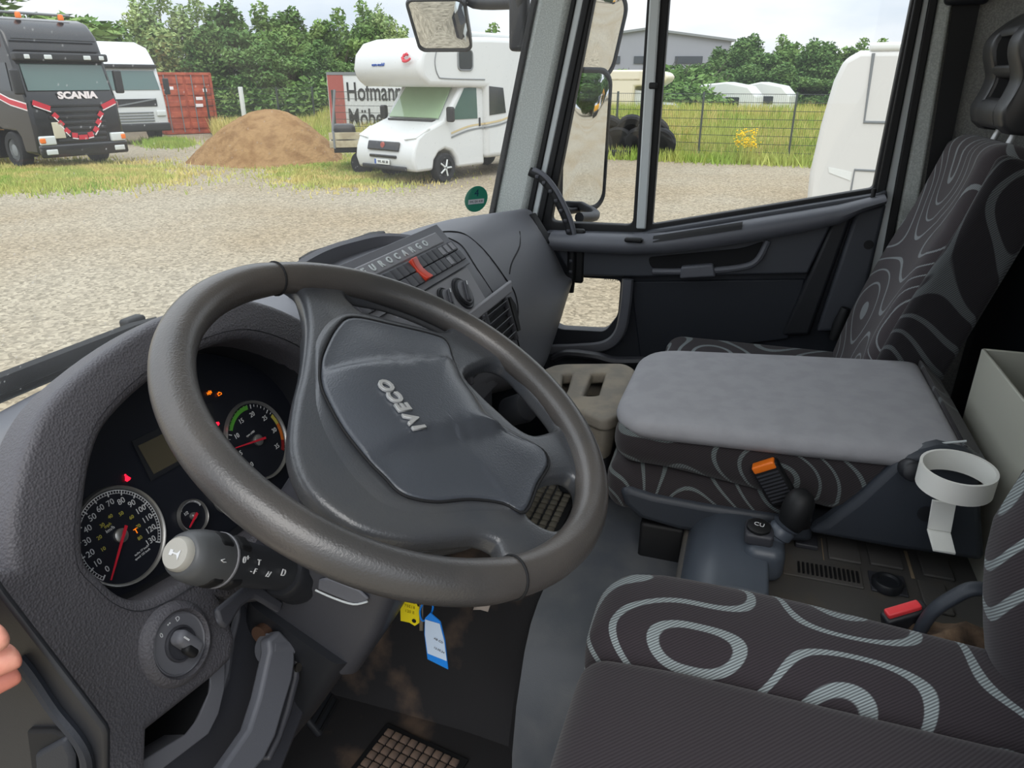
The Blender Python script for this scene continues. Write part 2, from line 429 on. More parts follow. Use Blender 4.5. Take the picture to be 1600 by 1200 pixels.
# firewall behind the dashboard
b = MB().prism([(-0.98, 0.86, 1.12), (0.98, 0.86, 1.12), (0.98, 0.80, 1.90), (-0.98, 0.80, 1.90)], (0, 0.05, 0))
struct(b.build('wall_front', MAT['black_plastic']))
# rear wall: grey felt above, dark moulded trim below
wb = struct(MB().prism([(-0.98, -0.62, 1.12), (1.0, -0.62, 1.12), (1.0, -0.66, 2.85), (-0.98, -0.66, 2.85)], (0, -0.05, 0)).build('wall_back', MAT['felt_dark']))
rows = []
for z, y in ((1.2, -0.575), (1.5, -0.58), (1.75, -0.583), (1.92, -0.588), (1.98, -0.598), (2.02, -0.622)):
    rows.append([V((x, y + 0.012*cos(x*9), z)) for x in [-0.9 + 1.86*k/24 for k in range(25)]])
MB().grid(rows).build('lower_trim', MAT['door_dark'], wb, solid=0.012)
# side wall behind the passenger door
wr = struct(MB().prism([(0.975, -0.335, 1.2), (0.975, -0.66, 1.2), (0.975, -0.66, 2.85), (0.975, -0.345, 2.85)], (0.05, 0, 0)).build('wall_right', MAT['felt_dark']))

# the passenger door
DF = Frame((0.95, 0, 0), (0, -1, 0), (0, 0, 1))
def ext(p, q, bz):
    t = (bz-p[1])/(q[1]-p[1]); return (p[0]+(q[0]-p[0])*t, bz)
def rnd(poly, r, n=5):
    """round the corners of a 2D polygon"""
    out = []; m = len(poly)
    for i in range(m):
        p = V(poly[i]).to_2d() if len(poly[i]) > 2 else V((poly[i][0], poly[i][1])); a = V(poly[i-1][:2]); c = V(poly[(i+1) % m][:2])
        da = (a-p); dc = (c-p); rr = min(r[i] if isinstance(r, (list, tuple)) else r, da.length*0.45, dc.length*0.45)
        p1 = p+da.normalized()*rr; p2 = p+dc.normalized()*rr
        for k in range(n+1):
            t = k/n; q = p1*(1-t)**2 + p*2*t*(1-t) + p2*t*t; out.append((q.x, q.y))
    return out
door = thing('door_1', (0.95, 0.1, 1.25), None, None); struct(door)
TOPZ = 2.68
m_l0, m_l1 = DF.px(1016, 354), DF.px(1043, 0)
m_r0, m_r1 = DF.px(1367, 297), DF.px(1428, 0)
main_open = [m_l0, m_r0, ext(m_r0, m_r1, TOPZ), ext(m_l0, m_l1, TOPZ)]
q_l0, q_l1 = DF.px(857, 349), DF.px(925, 0)
q_r0, q_r1 = DF.px(990, 355), DF.px(1013, 0)
quar_open = [q_l0, q_r0, ext(q_r0, q_r1, TOPZ), ext(q_l0, q_l1, TOPZ)]
f_l0, f_l1 = DF.px(846, 360), DF.px(912, 0)
f_r0, f_r1 = DF.px(1392, 300), DF.px(1444, 0)
frame_out = [f_l0, DF.px(1000, 372), DF.px(1200, 345), f_r0, ext(f_r0, f_r1, 2.76), ext(f_l0, f_l1, 2.76)]
curve2d('window_frame', frame_out, [rnd(main_open, 0.012), rnd(quar_open, 0.025)], DF.M(h=-0.02), 0.012, 0.004, MAT['rubber'], door)
# panes
for nm, op in (('main_pane', main_open), ('quarter_pane', quar_open)):
    MB().prism([DF.p(a, bb, -0.028) for a, bb in op], (0.004, 0, 0)).build(nm, MAT['glass'], door, smooth=0)
# painted divider post between quarter and main window
d0, d1 = DF.px(1002, 357), DF.px(1024, 0)
d1 = ext(d0, d1, TOPZ)
w = 0.0135
MB().prism([DF.p(d0[0]-w, d0[1], 0.0), DF.p(d0[0]+w, d0[1], 0.0), DF.p(d1[0]+w, d1[1], 0.0), DF.p(d1[0]-w, d1[1], 0.0)], (-0.010, 0, 0)).build('divider_post', MAT['paint_grey'], door, bevel=0.004)
s0 = DF.px(1020, 134)
MB().rb(DF.p(s0[0]+0.002, s0[1], 0.010), (0.008, 0.022, 0.016), 0.004).build('clip', MAT['rubber'], door)
# lower door skin with the kerb window
kerb = [DF.px(905, 433), DF.px(971, 437), DF.px(966, 495), DF.px(945, 521), DF.px(872, 517), DF.px(850, 500), DF.px(850, 440)]
skin = [DF.px(846, 362), DF.px(1000, 366), DF.px(1016, 359), DF.px(1190, 331), DF.px(1372, 301), DF.px(1390, 300), DF.px(1336, 520)]
skin += [(skin[-1][0]-0.01, 1.14), (DF.px(800, 600)[0]-0.1, 1.14), (DF.px(800, 600)[0]-0.1, 1.9)]
curve2d('door_skin', skin, [rnd(kerb, 0.02)], DF.M(h=-0.03), 0.02, 0.003, MAT['door_dark'], door)
MB().prism([DF.p(a, bb, -0.055) for a, bb in kerb], (0.003, 0, 0)).build('kerb_pane', MAT['glass'], door, smooth=0)
text('pane_marking', 'A17358', 0.012, DF.M(*DF.px(950, 443), h=-0.05) , MAT['rubber'], door, sx=1.2)
# moulded rim round the kerb window
rim = [at(*p, x=0.93) for p in ((981, 436), (977, 480), (968, 520), (945, 540), (900, 545), (862, 546), (835, 548))]
MB().tube(spl(rim, 6), 0.017, 8, flat=0.7).build('kerb_window_rim', MAT['door_grey'], door)
# upper trim: belt rail, armrest and grip
def dslab(name, pxs, h0, h1, m, parent=door, bevel=0.006, r=0):
    poly = [DF.px(*p, h1) for p in pxs]
    if r: poly = rnd(poly, r)
    return MB().prism([DF.p(a, bb, h1) for a, bb in poly], (h1-h0, 0, 0)).build(name, m, parent, bevel=bevel, seg=3)
dslab('upper_trim', [(852, 362), (1000, 366), (1016, 361), (1190, 333), (1372, 303), (1386, 297), (1388, 312), (1330, 330), (1302, 345), (1262, 428), (1000, 433), (893, 431), (870, 395)], -0.01, 0.028, MAT['door_mid'])
# belt rail that sweeps up to the rear
rail = []
for px, pt, pb in ((862, 362, 392), (920, 364, 396), (985, 366, 399), (1040, 362, 398), (1110, 352, 390), (1180, 340, 379), (1250, 329, 366), (1310, 319, 352), (1345, 311, 332), (1382, 303, 318)):
    sec = []
    for k, (fx, fz) in enumerate(((0.0, 1.0), (0.035, 0.97), (0.062, 0.80), (0.068, 0.5), (0.055, 0.15), (0.0, 0.0))):
        t = at(px, pt, x=0.92); q = at(px, pb, x=0.92); sec.append(V((0.945-fx, t.y+(q.y-t.y)*(1-fz), q.z+(t.z-q.z)*fz)))
    rail.append(sec)
MB().loft(rail, True, True).build('armrest', MAT['door_grey'], door, smooth=60)
# dark slot with switches let into the armrest
sl = [at(1020, 373, x=0.885), at(1160, 351, x=0.885), at(1159, 358, x=0.880), at(1020, 379, x=0.880)]
MB().prism(sl, (0.01, 0, 0.006)).build('armrest_slot', MAT['rubber'], door)
MB().rb(at(990, 375, x=0.88), (0.02, 0.05, 0.012), 0.005).build('window_switch', MAT['rubber'], door)
gl = [at(885, 372, x=0.879), at(978, 373, x=0.879), at(1000, 379, x=0.879)]
# finger recess and release catch under the armrest
rc = [(1012, 402), (1160, 388), (1198, 375), (1180, 410), (1150, 419), (1030, 424), (1017, 418)]
dslab('grip_recess', rc, 0.026, 0.031, MAT['void'], bevel=0.003, r=0.02)
MB().tube(spl([at(1020, 424, x=0.915), at(1080, 424, x=0.913), at(1150, 419, x=0.913), at(1182, 408, x=0.915), at(1200, 376, x=0.918)], 5), 0.009, 8).build('grip_edge', MAT['door_grey'], door)
dslab('release_catch', [(1064, 417), (1114, 413), (1119, 433), (1062, 436)], 0.02, 0.05, MAT['door_grey'], bevel=0.006)
# pocket edges and the pull strap at the rear of the door
dslab('pocket_panel', [(985, 440), (1258, 436), (1232, 530), (1000, 560)], -0.005, 0.004, MAT['door_dark'])
dslab('rear_rib', [(1300, 345), (1335, 330), (1265, 525), (1222, 525)], -0.008, 0.026, MAT['black_plastic'], bevel=0.01)
dslab('rear_trim', [(1337, 331), (1386, 318), (1340, 515), (1275, 520)], -0.008, 0.02, MAT['door_mid'], bevel=0.01)
MB().lathe([(0.0, 0.0), (0.011, 0.0), (0.012, 0.004), (0.0, 0.004)], Frame(at(1357, 382, x=0.928), (0, -1, 0), (0, 0, 1)), 16).build('screw_cap', MAT['rubber'], door)
MB().lathe([(0.005, -0.01), (0.006, 0.014), (0.004, 0.018), (0.0, 0.018)], Frame(at(1364, 306, x=0.915), (1, 0, 0), (0, 1, 0)), 12).build('lock_pin', MAT['rubber'], door)
# lower end of the door, step trim by the seat
MB().tube(spl([at(862, 562, x=0.9), at(885, 552, x=0.9), at(930, 556, x=0.9), at(960, 563, x=0.9), at(1010, 563, x=0.9)], 5), [0.012]+[0.02]*19+[0.012], 8, flat=0.6).build('door_step_trim', MAT['dark_plastic'], door)

# door aperture: seals, painted post and felt pillars
def pillar(name, l0, l1, r0, r1, m, x=0.955, dx=0.05, zb=None, zt=2.78, parent=None, bevel=0.006):
    fr = Frame((x, 0, 0), (0, -1, 0), (0, 0, 1))
    L0, L1, R0, R1 = (fr.px(*p) for p in (l0, l1, r0, r1))
    if zb is None: bl, br = L0, R0
    else: bl, br = ext(L0, L1, zb), ext(R0, R1, zb)
    tl, tr = ext(L0, L1, zt), ext(R0, R1, zt)
    return MB().prism([fr.p(*bl), fr.p(*br), fr.p(*tr), fr.p(*tl)], (dx, 0, 0)).build(name, m, parent, bevel=bevel, seg=3)
ap = struct(pillar('trim_1', (770, 330), (836, 0), (826, 318), (893, 0), MAT['felt'], 0.94, 0.07, zb=1.90, bevel=0.02), 'grey felt lined windscreen pillar on the passenger side')
pillar('windscreen_seal', (764, 330), (829, 0), (772, 330), (838, 0), MAT['rubber'], 0.935, 0.06, parent=ap, zb=1.90, bevel=0.003)
pillar('seam_seal', (826, 318), (892, 0), (834, 318), (900, 0), MAT['rubber'], 0.95, 0.06, parent=ap, zb=1.90, bevel=0.003)
pillar('painted_edge', (834, 318), (900, 0), (843, 322), (912, 0), MAT['paint_grey'], 0.955, 0.05, parent=ap, zb=1.90, bevel=0.004)
pillar('door_seal', (843, 322), (911, 0), (851, 330), (922, 0), MAT['rubber'], 0.95, 0.05, parent=ap, zb=1.90, bevel=0.004)
bp = struct(pillar('trim_2', (1414, 280), (1466, 0), (1442, 280), (1489, 0), MAT['felt'], 0.945, 0.05, zb=1.3, bevel=0.008), 'grey felt strip on the rear door pillar')
pillar('aperture_seal', (1372, 290), (1430, 0), (1386, 290), (1443, 0), MAT['rubber'], 0.938, 0.04, parent=bp, zb=2.03, bevel=0.003)
pillar('painted_edge', (1386, 290), (1443, 0), (1399, 290), (1452, 0), MAT['paint_grey'], 0.948, 0.04, parent=bp, zb=1.3, bevel=0.003)
pillar('pillar_seal', (1399, 290), (1452, 0), (1414, 280), (1466, 0), MAT['rubber'], 0.94, 0.04, parent=bp, zb=1.3, bevel=0.003)

# the windscreen, curved, and the black seal at its foot
def ws(x, z):
    """y of the windscreen"""
    return 0.90 - 0.185*(abs(x)/0.97)**2.6 - 0.245*(z-1.93)
def wsedge(x): return 1.915 + 0.01*(1-(x/0.97)**2)
rows = [[V((x, ws(x, z), z)) for x in [-0.97 + 1.93*k/30 for k in range(31)]] for z in [1.88 + 0.9*k/10 for k in range(11)]]
wd = struct(MB().grid(rows).build('window_1', MAT['windscreen']), 'wide curved windscreen with dust and dried drops')
b = MB()
for x0 in (-0.985,):
    b.tube([V((x0, ws(x0, z), z)) for z in (1.85, 2.3, 2.78)], 0.03, 10)
b.build('seal', MAT['rubber'], wd)
# outer cowl below the glass and the front skin of the cab
rows = [[V((x, ws(x, 1.9)+dy, z)) for x in [-1.0 + 2.0*k/24 for k in range(25)]] for dy, z in ((0.0, 1.885), (0.05, 1.875), (0.085, 1.84), (0.10, 1.5), (0.10, 0.9))]
struct(MB().grid(rows).build('wall_outer', MAT['paint_grey'], solid=0.004), 'pale outer skin of the cab below the windscreen')
# outer skin of the passenger door below the glass
struct(MB().prism([(1.02, 0.72, 1.86), (1.02, 0.36, 1.86), (1.02, 0.36, 1.30), (1.02, 0.72, 1.30)], (0.004, 0, 0)).build('wall_outer', MAT['paint_grey'])) if False else None

# roof lining
struct(MB().prism([(-0.98, -0.70, 2.80), (1.0, -0.70, 2.80), (1.0, 0.66, 2.80), (-0.98, 0.66, 2.80)], (0, 0, 0.04)).build('ceiling', MAT['felt']))
# driver's side: rear post only, the door stands open
struct(MB().prism([(-0.99, -0.45, 1.12), (-0.99, -0.68, 1.12), (-0.99, -0.68, 2.82), (-0.99, -0.45, 2.82)], (0.05, 0, 0)).build('trim_3', MAT['felt_dark']))

# engine cover (tunnel) in the middle of the floor
secs = []
for y in (-0.55, -0.3, 0.0, 0.18, 0.25, 0.275):
    secs.append([V(p) for p in ((-0.27, y, 1.15), (-0.268, y, 1.23), (-0.245, y, 1.32), (-0.20, y, 1.40), (-0.165, y, 1.43), (-0.12, y, 1.442), (0.10, y, 1.445), (0.36, y, 1.44), (0.41, y, 1.42), (0.44, y, 1.34), (0.45, y, 1.15))])
tun = MB().loft(secs, True, True).build('engine_cover', MAT['tunnel'], smooth=50)
tag(tun, 'blue grey moulded engine cover between the driver and passenger footwells', 'engine cover')
secs = []
for y, dx, dz in ((0.27, 0.0, 0.0), (0.30, 0.045, -0.005), (0.40, 0.05, -0.01), (0.55, 0.05, -0.01), (0.82, 0.05, 0.0)):
    secs.append([V((x+dx if x < 0 else x, y, z+dz if z > 1.2 else z)) for x, z in ((-0.27, 1.15), (-0.25, 1.21), (-0.21, 1.31), (-0.16, 1.39), (-0.11, 1.43), (0.10, 1.437), (0.36, 1.43), (0.41, 1.41), (0.44, 1.33), (0.45, 1.15))])
MB().loft(secs, True, True).build('front_section', MAT['floor_dirt'], tun, smooth=50)

# ================================================================ DASHBOARD
dash = thing('dashboard', (0.0, 0.8, 1.45), 'long grey moulded dashboard running below the windscreen', 'dashboard')
CF = Frame((-0.53, 0.578, 1.866), (1, 0, 0), (0, 0.363, 0.932))      # plane of the instruments
def cpx(lst, h): return [CF.px(*p, h) for p in lst]
# ---- centre and passenger side
prof = {
 -0.30: [(.885, 1.922), (.76, 1.955), (.64, 1.985), (.57, 1.955), (.53, 1.88), (.54, 1.78), (.58, 1.68), (.80, 1.66)],
 -0.14: [(.895, 1.922), (.75, 1.975), (.607, 2.000), (.530, 1.957), (.487, 1.888), (.46, 1.79), (.52, 1.70), (.80, 1.62)],
  0.03: [(.90, 1.922), (.75, 1.980), (.607, 2.003), (.530, 1.957), (.487, 1.888), (.46, 1.79), (.52, 1.70), (.80, 1.62)],
  0.205: [(.895, 1.922), (.75, 1.980), (.607, 2.003), (.530, 1.957), (.487, 1.888), (.46, 1.79), (.50, 1.69), (.80, 1.60)],
  0.30: [(.885, 1.922), (.76, 1.980), (.64, 2.003), (.548, 1.957), (.49, 1.875), (.457, 1.77), (.478, 1.66), (.78, 1.56)],
  0.50: [(.85, 1.920), (.75, 1.970), (.665, 1.992), (.56, 1.950), (.485, 1.82), (.452, 1.70), (.475, 1.60), (.72, 1.50)],
  0.72: [(.79, 1.925), (.72, 1.955), (.65, 1.970), (.56, 1.920), (.50, 1.80), (.460, 1.71), (.525, 1.56), (.72, 1.46)],
  0.895: [(.705, 1.930), (.67, 1.945), (.603, 1.956), (.548, 1.873), (.497, 1.78), (.478, 1.735), (.585, 1.50), (.72, 1.45)]}
xs = sorted(prof)
fine = [spl([(y, z, 0) for y, z in prof[x]], 5) for x in xs]
cols = []
for j in range(len(fine[0])):
    cols.append(spl([V((x, fine[i][j].x, fine[i][j].y)) for i, x in enumerate(xs)], 7))
secs = [[cols[j][i] for j in range(len(cols))] for i in range(len(cols[0]))]
MB().loft(secs, True, True).build('main_body', MAT['dash_plastic'], dash, smooth=60)
def dsurf(px, py, prefer=None):
    """a point of the face of the dashboard seen at this spot: walk the ray to the lofted body"""
    r = ray(px, py); best = None
    for i in range(len(secs)-1):
        for j in range(1, len(cols)-6):
            a, b2, c, d = secs[i][j], secs[i+1][j], secs[i+1][j+1], secs[i][j+1]
            n = (b2-a).cross(d-a)
            if abs(n.dot(r)) < 1e-9: continue
            t = (a-CAM).dot(n)/r.dot(n); q = CAM+r*t
            if min(a.x, d.x)-0.004 <= q.x <= max(b2.x, c.x)+0.004:
                zs = [p.z for p in (a, b2, c, d)]; ys = [p.y for p in (a, b2, c, d)]
                if min(zs)-0.006 <= q.z <= max(zs)+0.006 and min(ys)-0.006 <= q.y <= max(ys)+0.006 and (best is None or t < best): best = t
    return CAM + r*best if best else None
# seams pressed into the body
def seam(pxs, name, r=0.0022, n=5, m='void', off=0.0):
    P = [dsurf(*p) for p in pxs]; P = [p for p in P if p is not None]
    if len(P) > 1: return MB().tube(spl(P, n), r, 6).build(name, MAT[m], dash)
seam([(672, 366), (700, 362), (725, 366), (750, 385), (770, 408), (790, 436)], 'panel_seam')
seam([(790, 436), (803, 455), (809, 480), (808, 500), (803, 518)], 'panel_seam')
seam([(803, 518), (808, 530), (812, 548)], 'panel_seam')
seam([(796, 428), (800, 410), (812, 385), (812, 362)], 'glovebox_seam', 0.0018)
seam([(700, 372), (722, 385), (745, 420), (770, 458)], 'panel_seam', 0.002)
# grille of the side demister
g0, g1, g2, g3 = at(826, 336, x=0.865), at(834, 334, x=0.895), at(862, 380, x=0.895), at(851, 383, x=0.865)
MB().prism([p + V((0, -0.006, 0.004)) for p in (g0, g1, g2, g3)], (0, 0.01, -0.006)).build('demister_grille', MAT['rubber'], dash, bevel=0.002)
# ---- tray on top of the centre
tray = MB()
rimp = spl([(-0.20, 0.655, 2.015), (-0.14, 0.69, 2.022), (-0.02, 0.71, 2.024), (0.08, 0.705, 2.022), (0.15, 0.68, 2.020), (0.195, 0.62, 2.008), (0.215, 0.56, 1.985)], 6)
secs_t = []
for p in rimp:
    secs_t.append([p + V((0, 0.006, -0.045)), p + V((0, 0.006, 0.0)), p + V((0, 0.0, 0.005)), p + V((0, -0.008, 0.0)), p + V((0, -0.010, -0.045))])
tray.loft(secs_t, True, True)
tray.build('tray_rim', MAT['dash_plastic'], dash)
MB().prism([(-0.19, 0.618, 2.0065), (0.165, 0.618, 2.0065), (0.15, 0.675, 1.999), (0.07, 0.70, 1.996), (-0.02, 0.705, 1.995), (-0.13, 0.685, 1.998)], (0, 0, 0.004)).build('tray_floor', MAT['dark_plastic'], dash)
MB().rb((-0.01, 0.606, 2.010), (0.36, 0.018, 0.016), 0.005, (4, 1, 1)).build('tray_front', MAT['dash_light'], dash)
# ---- sloping switch panel
TF = Frame((0.05, 0.5665, 2.0005), (1, -0.008, 0), (0, 0.036, 0.037))
def tslab(name, a0, b0, a1, b1, h, m, parent=dash, bevel=0.001):
    return MB().prism([TF.p(a0, b0, 0.0), TF.p(a1, b0, 0.0), TF.p(a1, b1, 0.0), TF.p(a0, b1, 0.0)], TF.n*h).build(name, m, parent, bevel=bevel)
def ta(px, py, h=0.006): return TF.px(px, py, h)
tslab('switch_surround', -0.27, -0.056, 0.165, 0.046, 0.004, MAT['dash_plastic'])
nb = tslab('name_strip', -0.27, 0.005, 0.135, 0.032, 0.006, MAT['dash_light'], bevel=0.003)
e0 = ta(568, 424); e1_ = ta(667, 384)
L0 = 'EUROCARGO'
for i, ch in enumerate(L0):
    t = i/(len(L0)-1); a = e0[0]+(e1_[0]-e0[0])*t; bq = e0[1]+(e1_[1]-e0[1])*t
    text('letter', ch, 0.017, TF.M(a, 0.0185, 0.0065), MAT['paint_grey'], nb, ext=0.0008, sx=1.15, off=0.0006)
# row of rocker switches: two rows of blanks with the red hazard switch among them
sw_a = [-0.235 + 0.0238*i for i in range(17)]
hz = ta(655, 428)[0]
rock = meshof(MB().rb((0, 0, 0), (0.0222, 0.0225, 0.010), 0.002, 1, 2), 'rocker_switch', MAT['dark_plastic'])
for i, a in enumerate(sw_a):
    if a > 0.155: continue
    if abs(a-hz) < 0.0125: hza = a; continue
    for bb in (-0.0095, -0.0335):
        piece('rocker_switch', rock, TF.M(a, bb, 0.004), dash)
hs = MB().rb((0, 0, 0), (0.0222, 0.046, 0.016), 0.003, (1, 4, 1), 2, deform=lambda p: (p.x, p.y, p.z + (0.006*(p.y/0.023)**2-0.003 if p.z > 0 else 0)))
me = meshof(hs, 'hazard_switch', MAT['red_switch'])
hzo = piece('hazard_switch', me, TF.M(hza, -0.0215, 0.006), dash); hzo['label'] = 'red hazard switch'
text('hazard_mark', '\u25b3' if False else 'A', 0.010, TF.M(hza, -0.010, 0.0195), MAT['print_darkred'], hzo, ext=0.0002) if False else None
# pale printed blanks at the right end of the row
for a, bb in ((0.093, -0.0095), (0.117, -0.0095), (0.093, -0.0335), (0.141, -0.0095)):
    MB().prism([TF.p(a-0.008, bb-0.008, 0.0092), TF.p(a+0.008, bb-0.008, 0.0092), TF.p(a+0.008, bb+0.008, 0.0092), TF.p(a-0.008, bb+0.008, 0.0092)], TF.n*0.0005).build('symbol_field', MAT['dash_light'], dash)
# ---- heater panel with rotary knobs
KF = Frame((0.08, 0.509, 1.9225), (1, -0.008, 0), (0, 0.043, 0.069))
MB().prism([KF.p(-0.20, -0.045, 0.001), KF.p(0.118, -0.045, 0.001), KF.p(0.118, 0.040, 0.001), KF.p(-0.20, 0.040, 0.001)], KF.n*0.005).build('heater_panel', MAT['dash_light'], dash, bevel=0.002)
def knob(px, py, r, name):
    a, bb = KF.px(px, py, 0.008); fr = Frame(KF.p(a, bb, 0.006), KF.a, KF.b)
    k = MB().lathe([(r*1.22, -0.002), (r*1.22, 0.002), (r*1.12, 0.004), (r*1.0, 0.003), (r*0.98, 0.006), (r*0.9, 0.007), (0, 0.007)], fr, 32).build(name, MAT['black_plastic'], dash)
    MB().lathe([(r*0.86, 0.006), (r*0.86, 0.008), (r*0.6, 0.009), (0, 0.009)], fr, 28).build('knob_cap', MAT['dash_plastic'], k)
    R = Matrix((fr.a, fr.b, fr.n)).transposed() @ Matrix.Rotation(radians(-35), 3, 'Z')
    MB().rb(fr.p(0, 0, 0.0115), (r*0.42, r*1.65, 0.007), 0.004, (1, 3, 1), 2, R=R).build('knob_grip', MAT['dark_plastic'], k)
    MB().box(fr.p(-0.0, 0.0, 0.0154)+R @ V((0, r*0.62, 0)), (0.0022, 0.008, 0.0008), R).build('pointer', MAT['print_white'], k)
knob(724, 458, 0.027, 'rotary_knob'); knob(697, 467, 0.019, 'rotary_knob')
# ---- air vents below
VF = Frame((0.25, 0.475, 1.838), (1, -0.01, 0), (0, 0.028, 0.095))
MB().prism([VF.p(-0.24, 0.036, 0.006), VF.p(0.075, 0.036, 0.006), VF.p(0.095, 0.060, 0.004), VF.p(-0.24, 0.060, 0.004)], VF.n*0.010).build('vent_bar', MAT['dash_light'], dash, bevel=0.004)
for a0, a1 in ((-0.225, -0.10), (-0.085, 0.035)):
    MB().prism([VF.p(a0, -0.055, 0.004), VF.p(a1, -0.055, 0.004), VF.p(a1, 0.033, 0.004), VF.p(a0, 0.033, 0.004)], VF.n*0.004).build('vent_opening', MAT['void'], dash)
    for k in range(5):
        R = Matrix((VF.a, VF.b, VF.n)).transposed() @ Matrix.Rotation(radians(35), 3, 'X')
        MB().box(VF.p((a0+a1)/2, -0.045+0.0175*k, 0.012), (a1-a0-0.006, 0.013, 0.002), R).build('vent_slat', MAT['dark_plastic'], dash)
    for a in (a0, a1):
        MB().rb(VF.p(a, -0.011, 0.010), (0.010, 0.098, 0.012), 0.003, 1, 2, R=Matrix((VF.a, VF.b, VF.n)).transposed()).build('vent_frame', MAT['dark_plastic'], dash)
MB().prism([VF.p(0.048, -0.045, 0.005), VF.p(0.075, -0.050, 0.0), VF.p(0.088, 0.005, 0.0), VF.p(0.062, 0.030, 0.004), VF.p(0.050, 0.030, 0.005)], VF.n*0.010).build('vent_outlet', MAT['void'], dash)
# ---- lower centre: dark stack, lighter socket and boxes over the tunnel
MB().rb((0.06, 0.56, 1.66), (0.34, 0.16, 0.20), 0.02, (2, 2, 2)).build('lower_stack', MAT['dark_plastic'], dash)
MB().prism([(-0.10, 0.47, 1.76), (0.30, 0.46, 1.745), (0.30, 0.475, 1.69), (-0.10, 0.485, 1.69)], (0, 0.03, 0)).build('pocket_front', MAT['dash_plastic'], dash, bevel=0.006)
a = at(822, 636, x=0.14)
fr = Frame(a, V((0.9, -0.3, 0.1)), V((0.0, 0.5, 0.85)))
MB().lathe([(0.030, -0.05), (0.031, -0.004), (0.028, 0.004), (0.020, 0.007), (0, 0.007)], fr, 28).build('round_cap', MAT['black_plastic'], dash)
# ---- driver's side surround with the hole for the instruments
lip = spl([(-.206, .023, 0), (-.184, .062, 0), (-.148, .105, 0), (-.109, .130, 0), (-.033, .148, 0), (.058, .150, 0), (.124, .132, 0), (.19, .08, 0), (.215, .02, 0), (.20, -.05, 0), (.12, -.085, 0), (-.03, -.080, 0), (-.116, -.066, 0), (-.150, -.060, 0), (-.178, -.050, 0), (-.195, -.030, 0), (-.203, -.004, 0)], 4, True)
lip = [(p.x, p.y) for p in lip]
hoodo = [(-.247, .040), (-.222, .085), (-.175, .133), (-.125, .158), (-.035, .177), (.06, .180), (.135, .162), (.205, .115), (.245, .06), (.255, -.03), (.25, -.12)]
ho = spl([(a, b, 0) for a, b in hoodo], 5)
low = cpx([(318, 918), (345, 955), (358, 1000), (354, 1022), (332, 1043), (218, 1132), (214, 1230), (170, 1230), (166, 1142), (120, 1082), (60, 1003), (0, 925)], 0.07)
outer = [(p.x, p.y) for p in ho] + [(.10, -.13), (-.05, -.125)] + low + [(-.36, .03), (-.30, .06)]
curve2d('instrument_surround', outer, [lip], CF.M(h=0.045), 0.016, 0.010, MAT['dash_leather'], dash, smooth=60)
# tunnel from the lip back to the instruments
secs = []
for k, h in ((1.005, 0.072), (0.985, 0.068), (0.96, 0.05), (0.93, 0.02), (0.92, -0.006)):
    secs.append([CF.p(p[0]*k+0.0, p[1]*k+0.004*(1-k)*10, h) for p in lip])
MB().loft(secs, True, False).build('instrument_recess', MAT['black_plastic'], dash, smooth=60)
# top of the driver's side from the hood back to the glass
S = [(-.40, -.07), (-.36, .0), (-.31, .045), (-.255, .055)] + [(p.x, p.y) for p in ho[3:-8]] + [(.245, .06), (.25, .0)]
n = len(S); r0, r1, r2, r3 = [], [], [], []
for i, (a, bb) in enumerate(S):
    t = i/(n-1)
    p = CF.p(a*0.985, bb*0.985, 0.045)
    x = -0.965 + (0.72)*(t**1.0)
    e = V((x, ws(x, 1.92)-0.006, 1.918))
    if i == n-1: e = V((-0.26, 0.88, 1.915))
    m1 = p.lerp(e, 0.30); m1.z = p.z + (e.z-p.z)*0.42
    m2 = p.lerp(e, 0.68); m2.z = p.z + (e.z-p.z)*0.82
    r0.append(p); r1.append(m1); r2.append(m2); r3.append(e)
rows = [spl([r0[i], r1[i], r2[i], r3[i]], 4) for i in range(n)]
MB().grid(rows).build('driver_top', MAT['dash_plastic'], dash, smooth=60, solid=0.006)
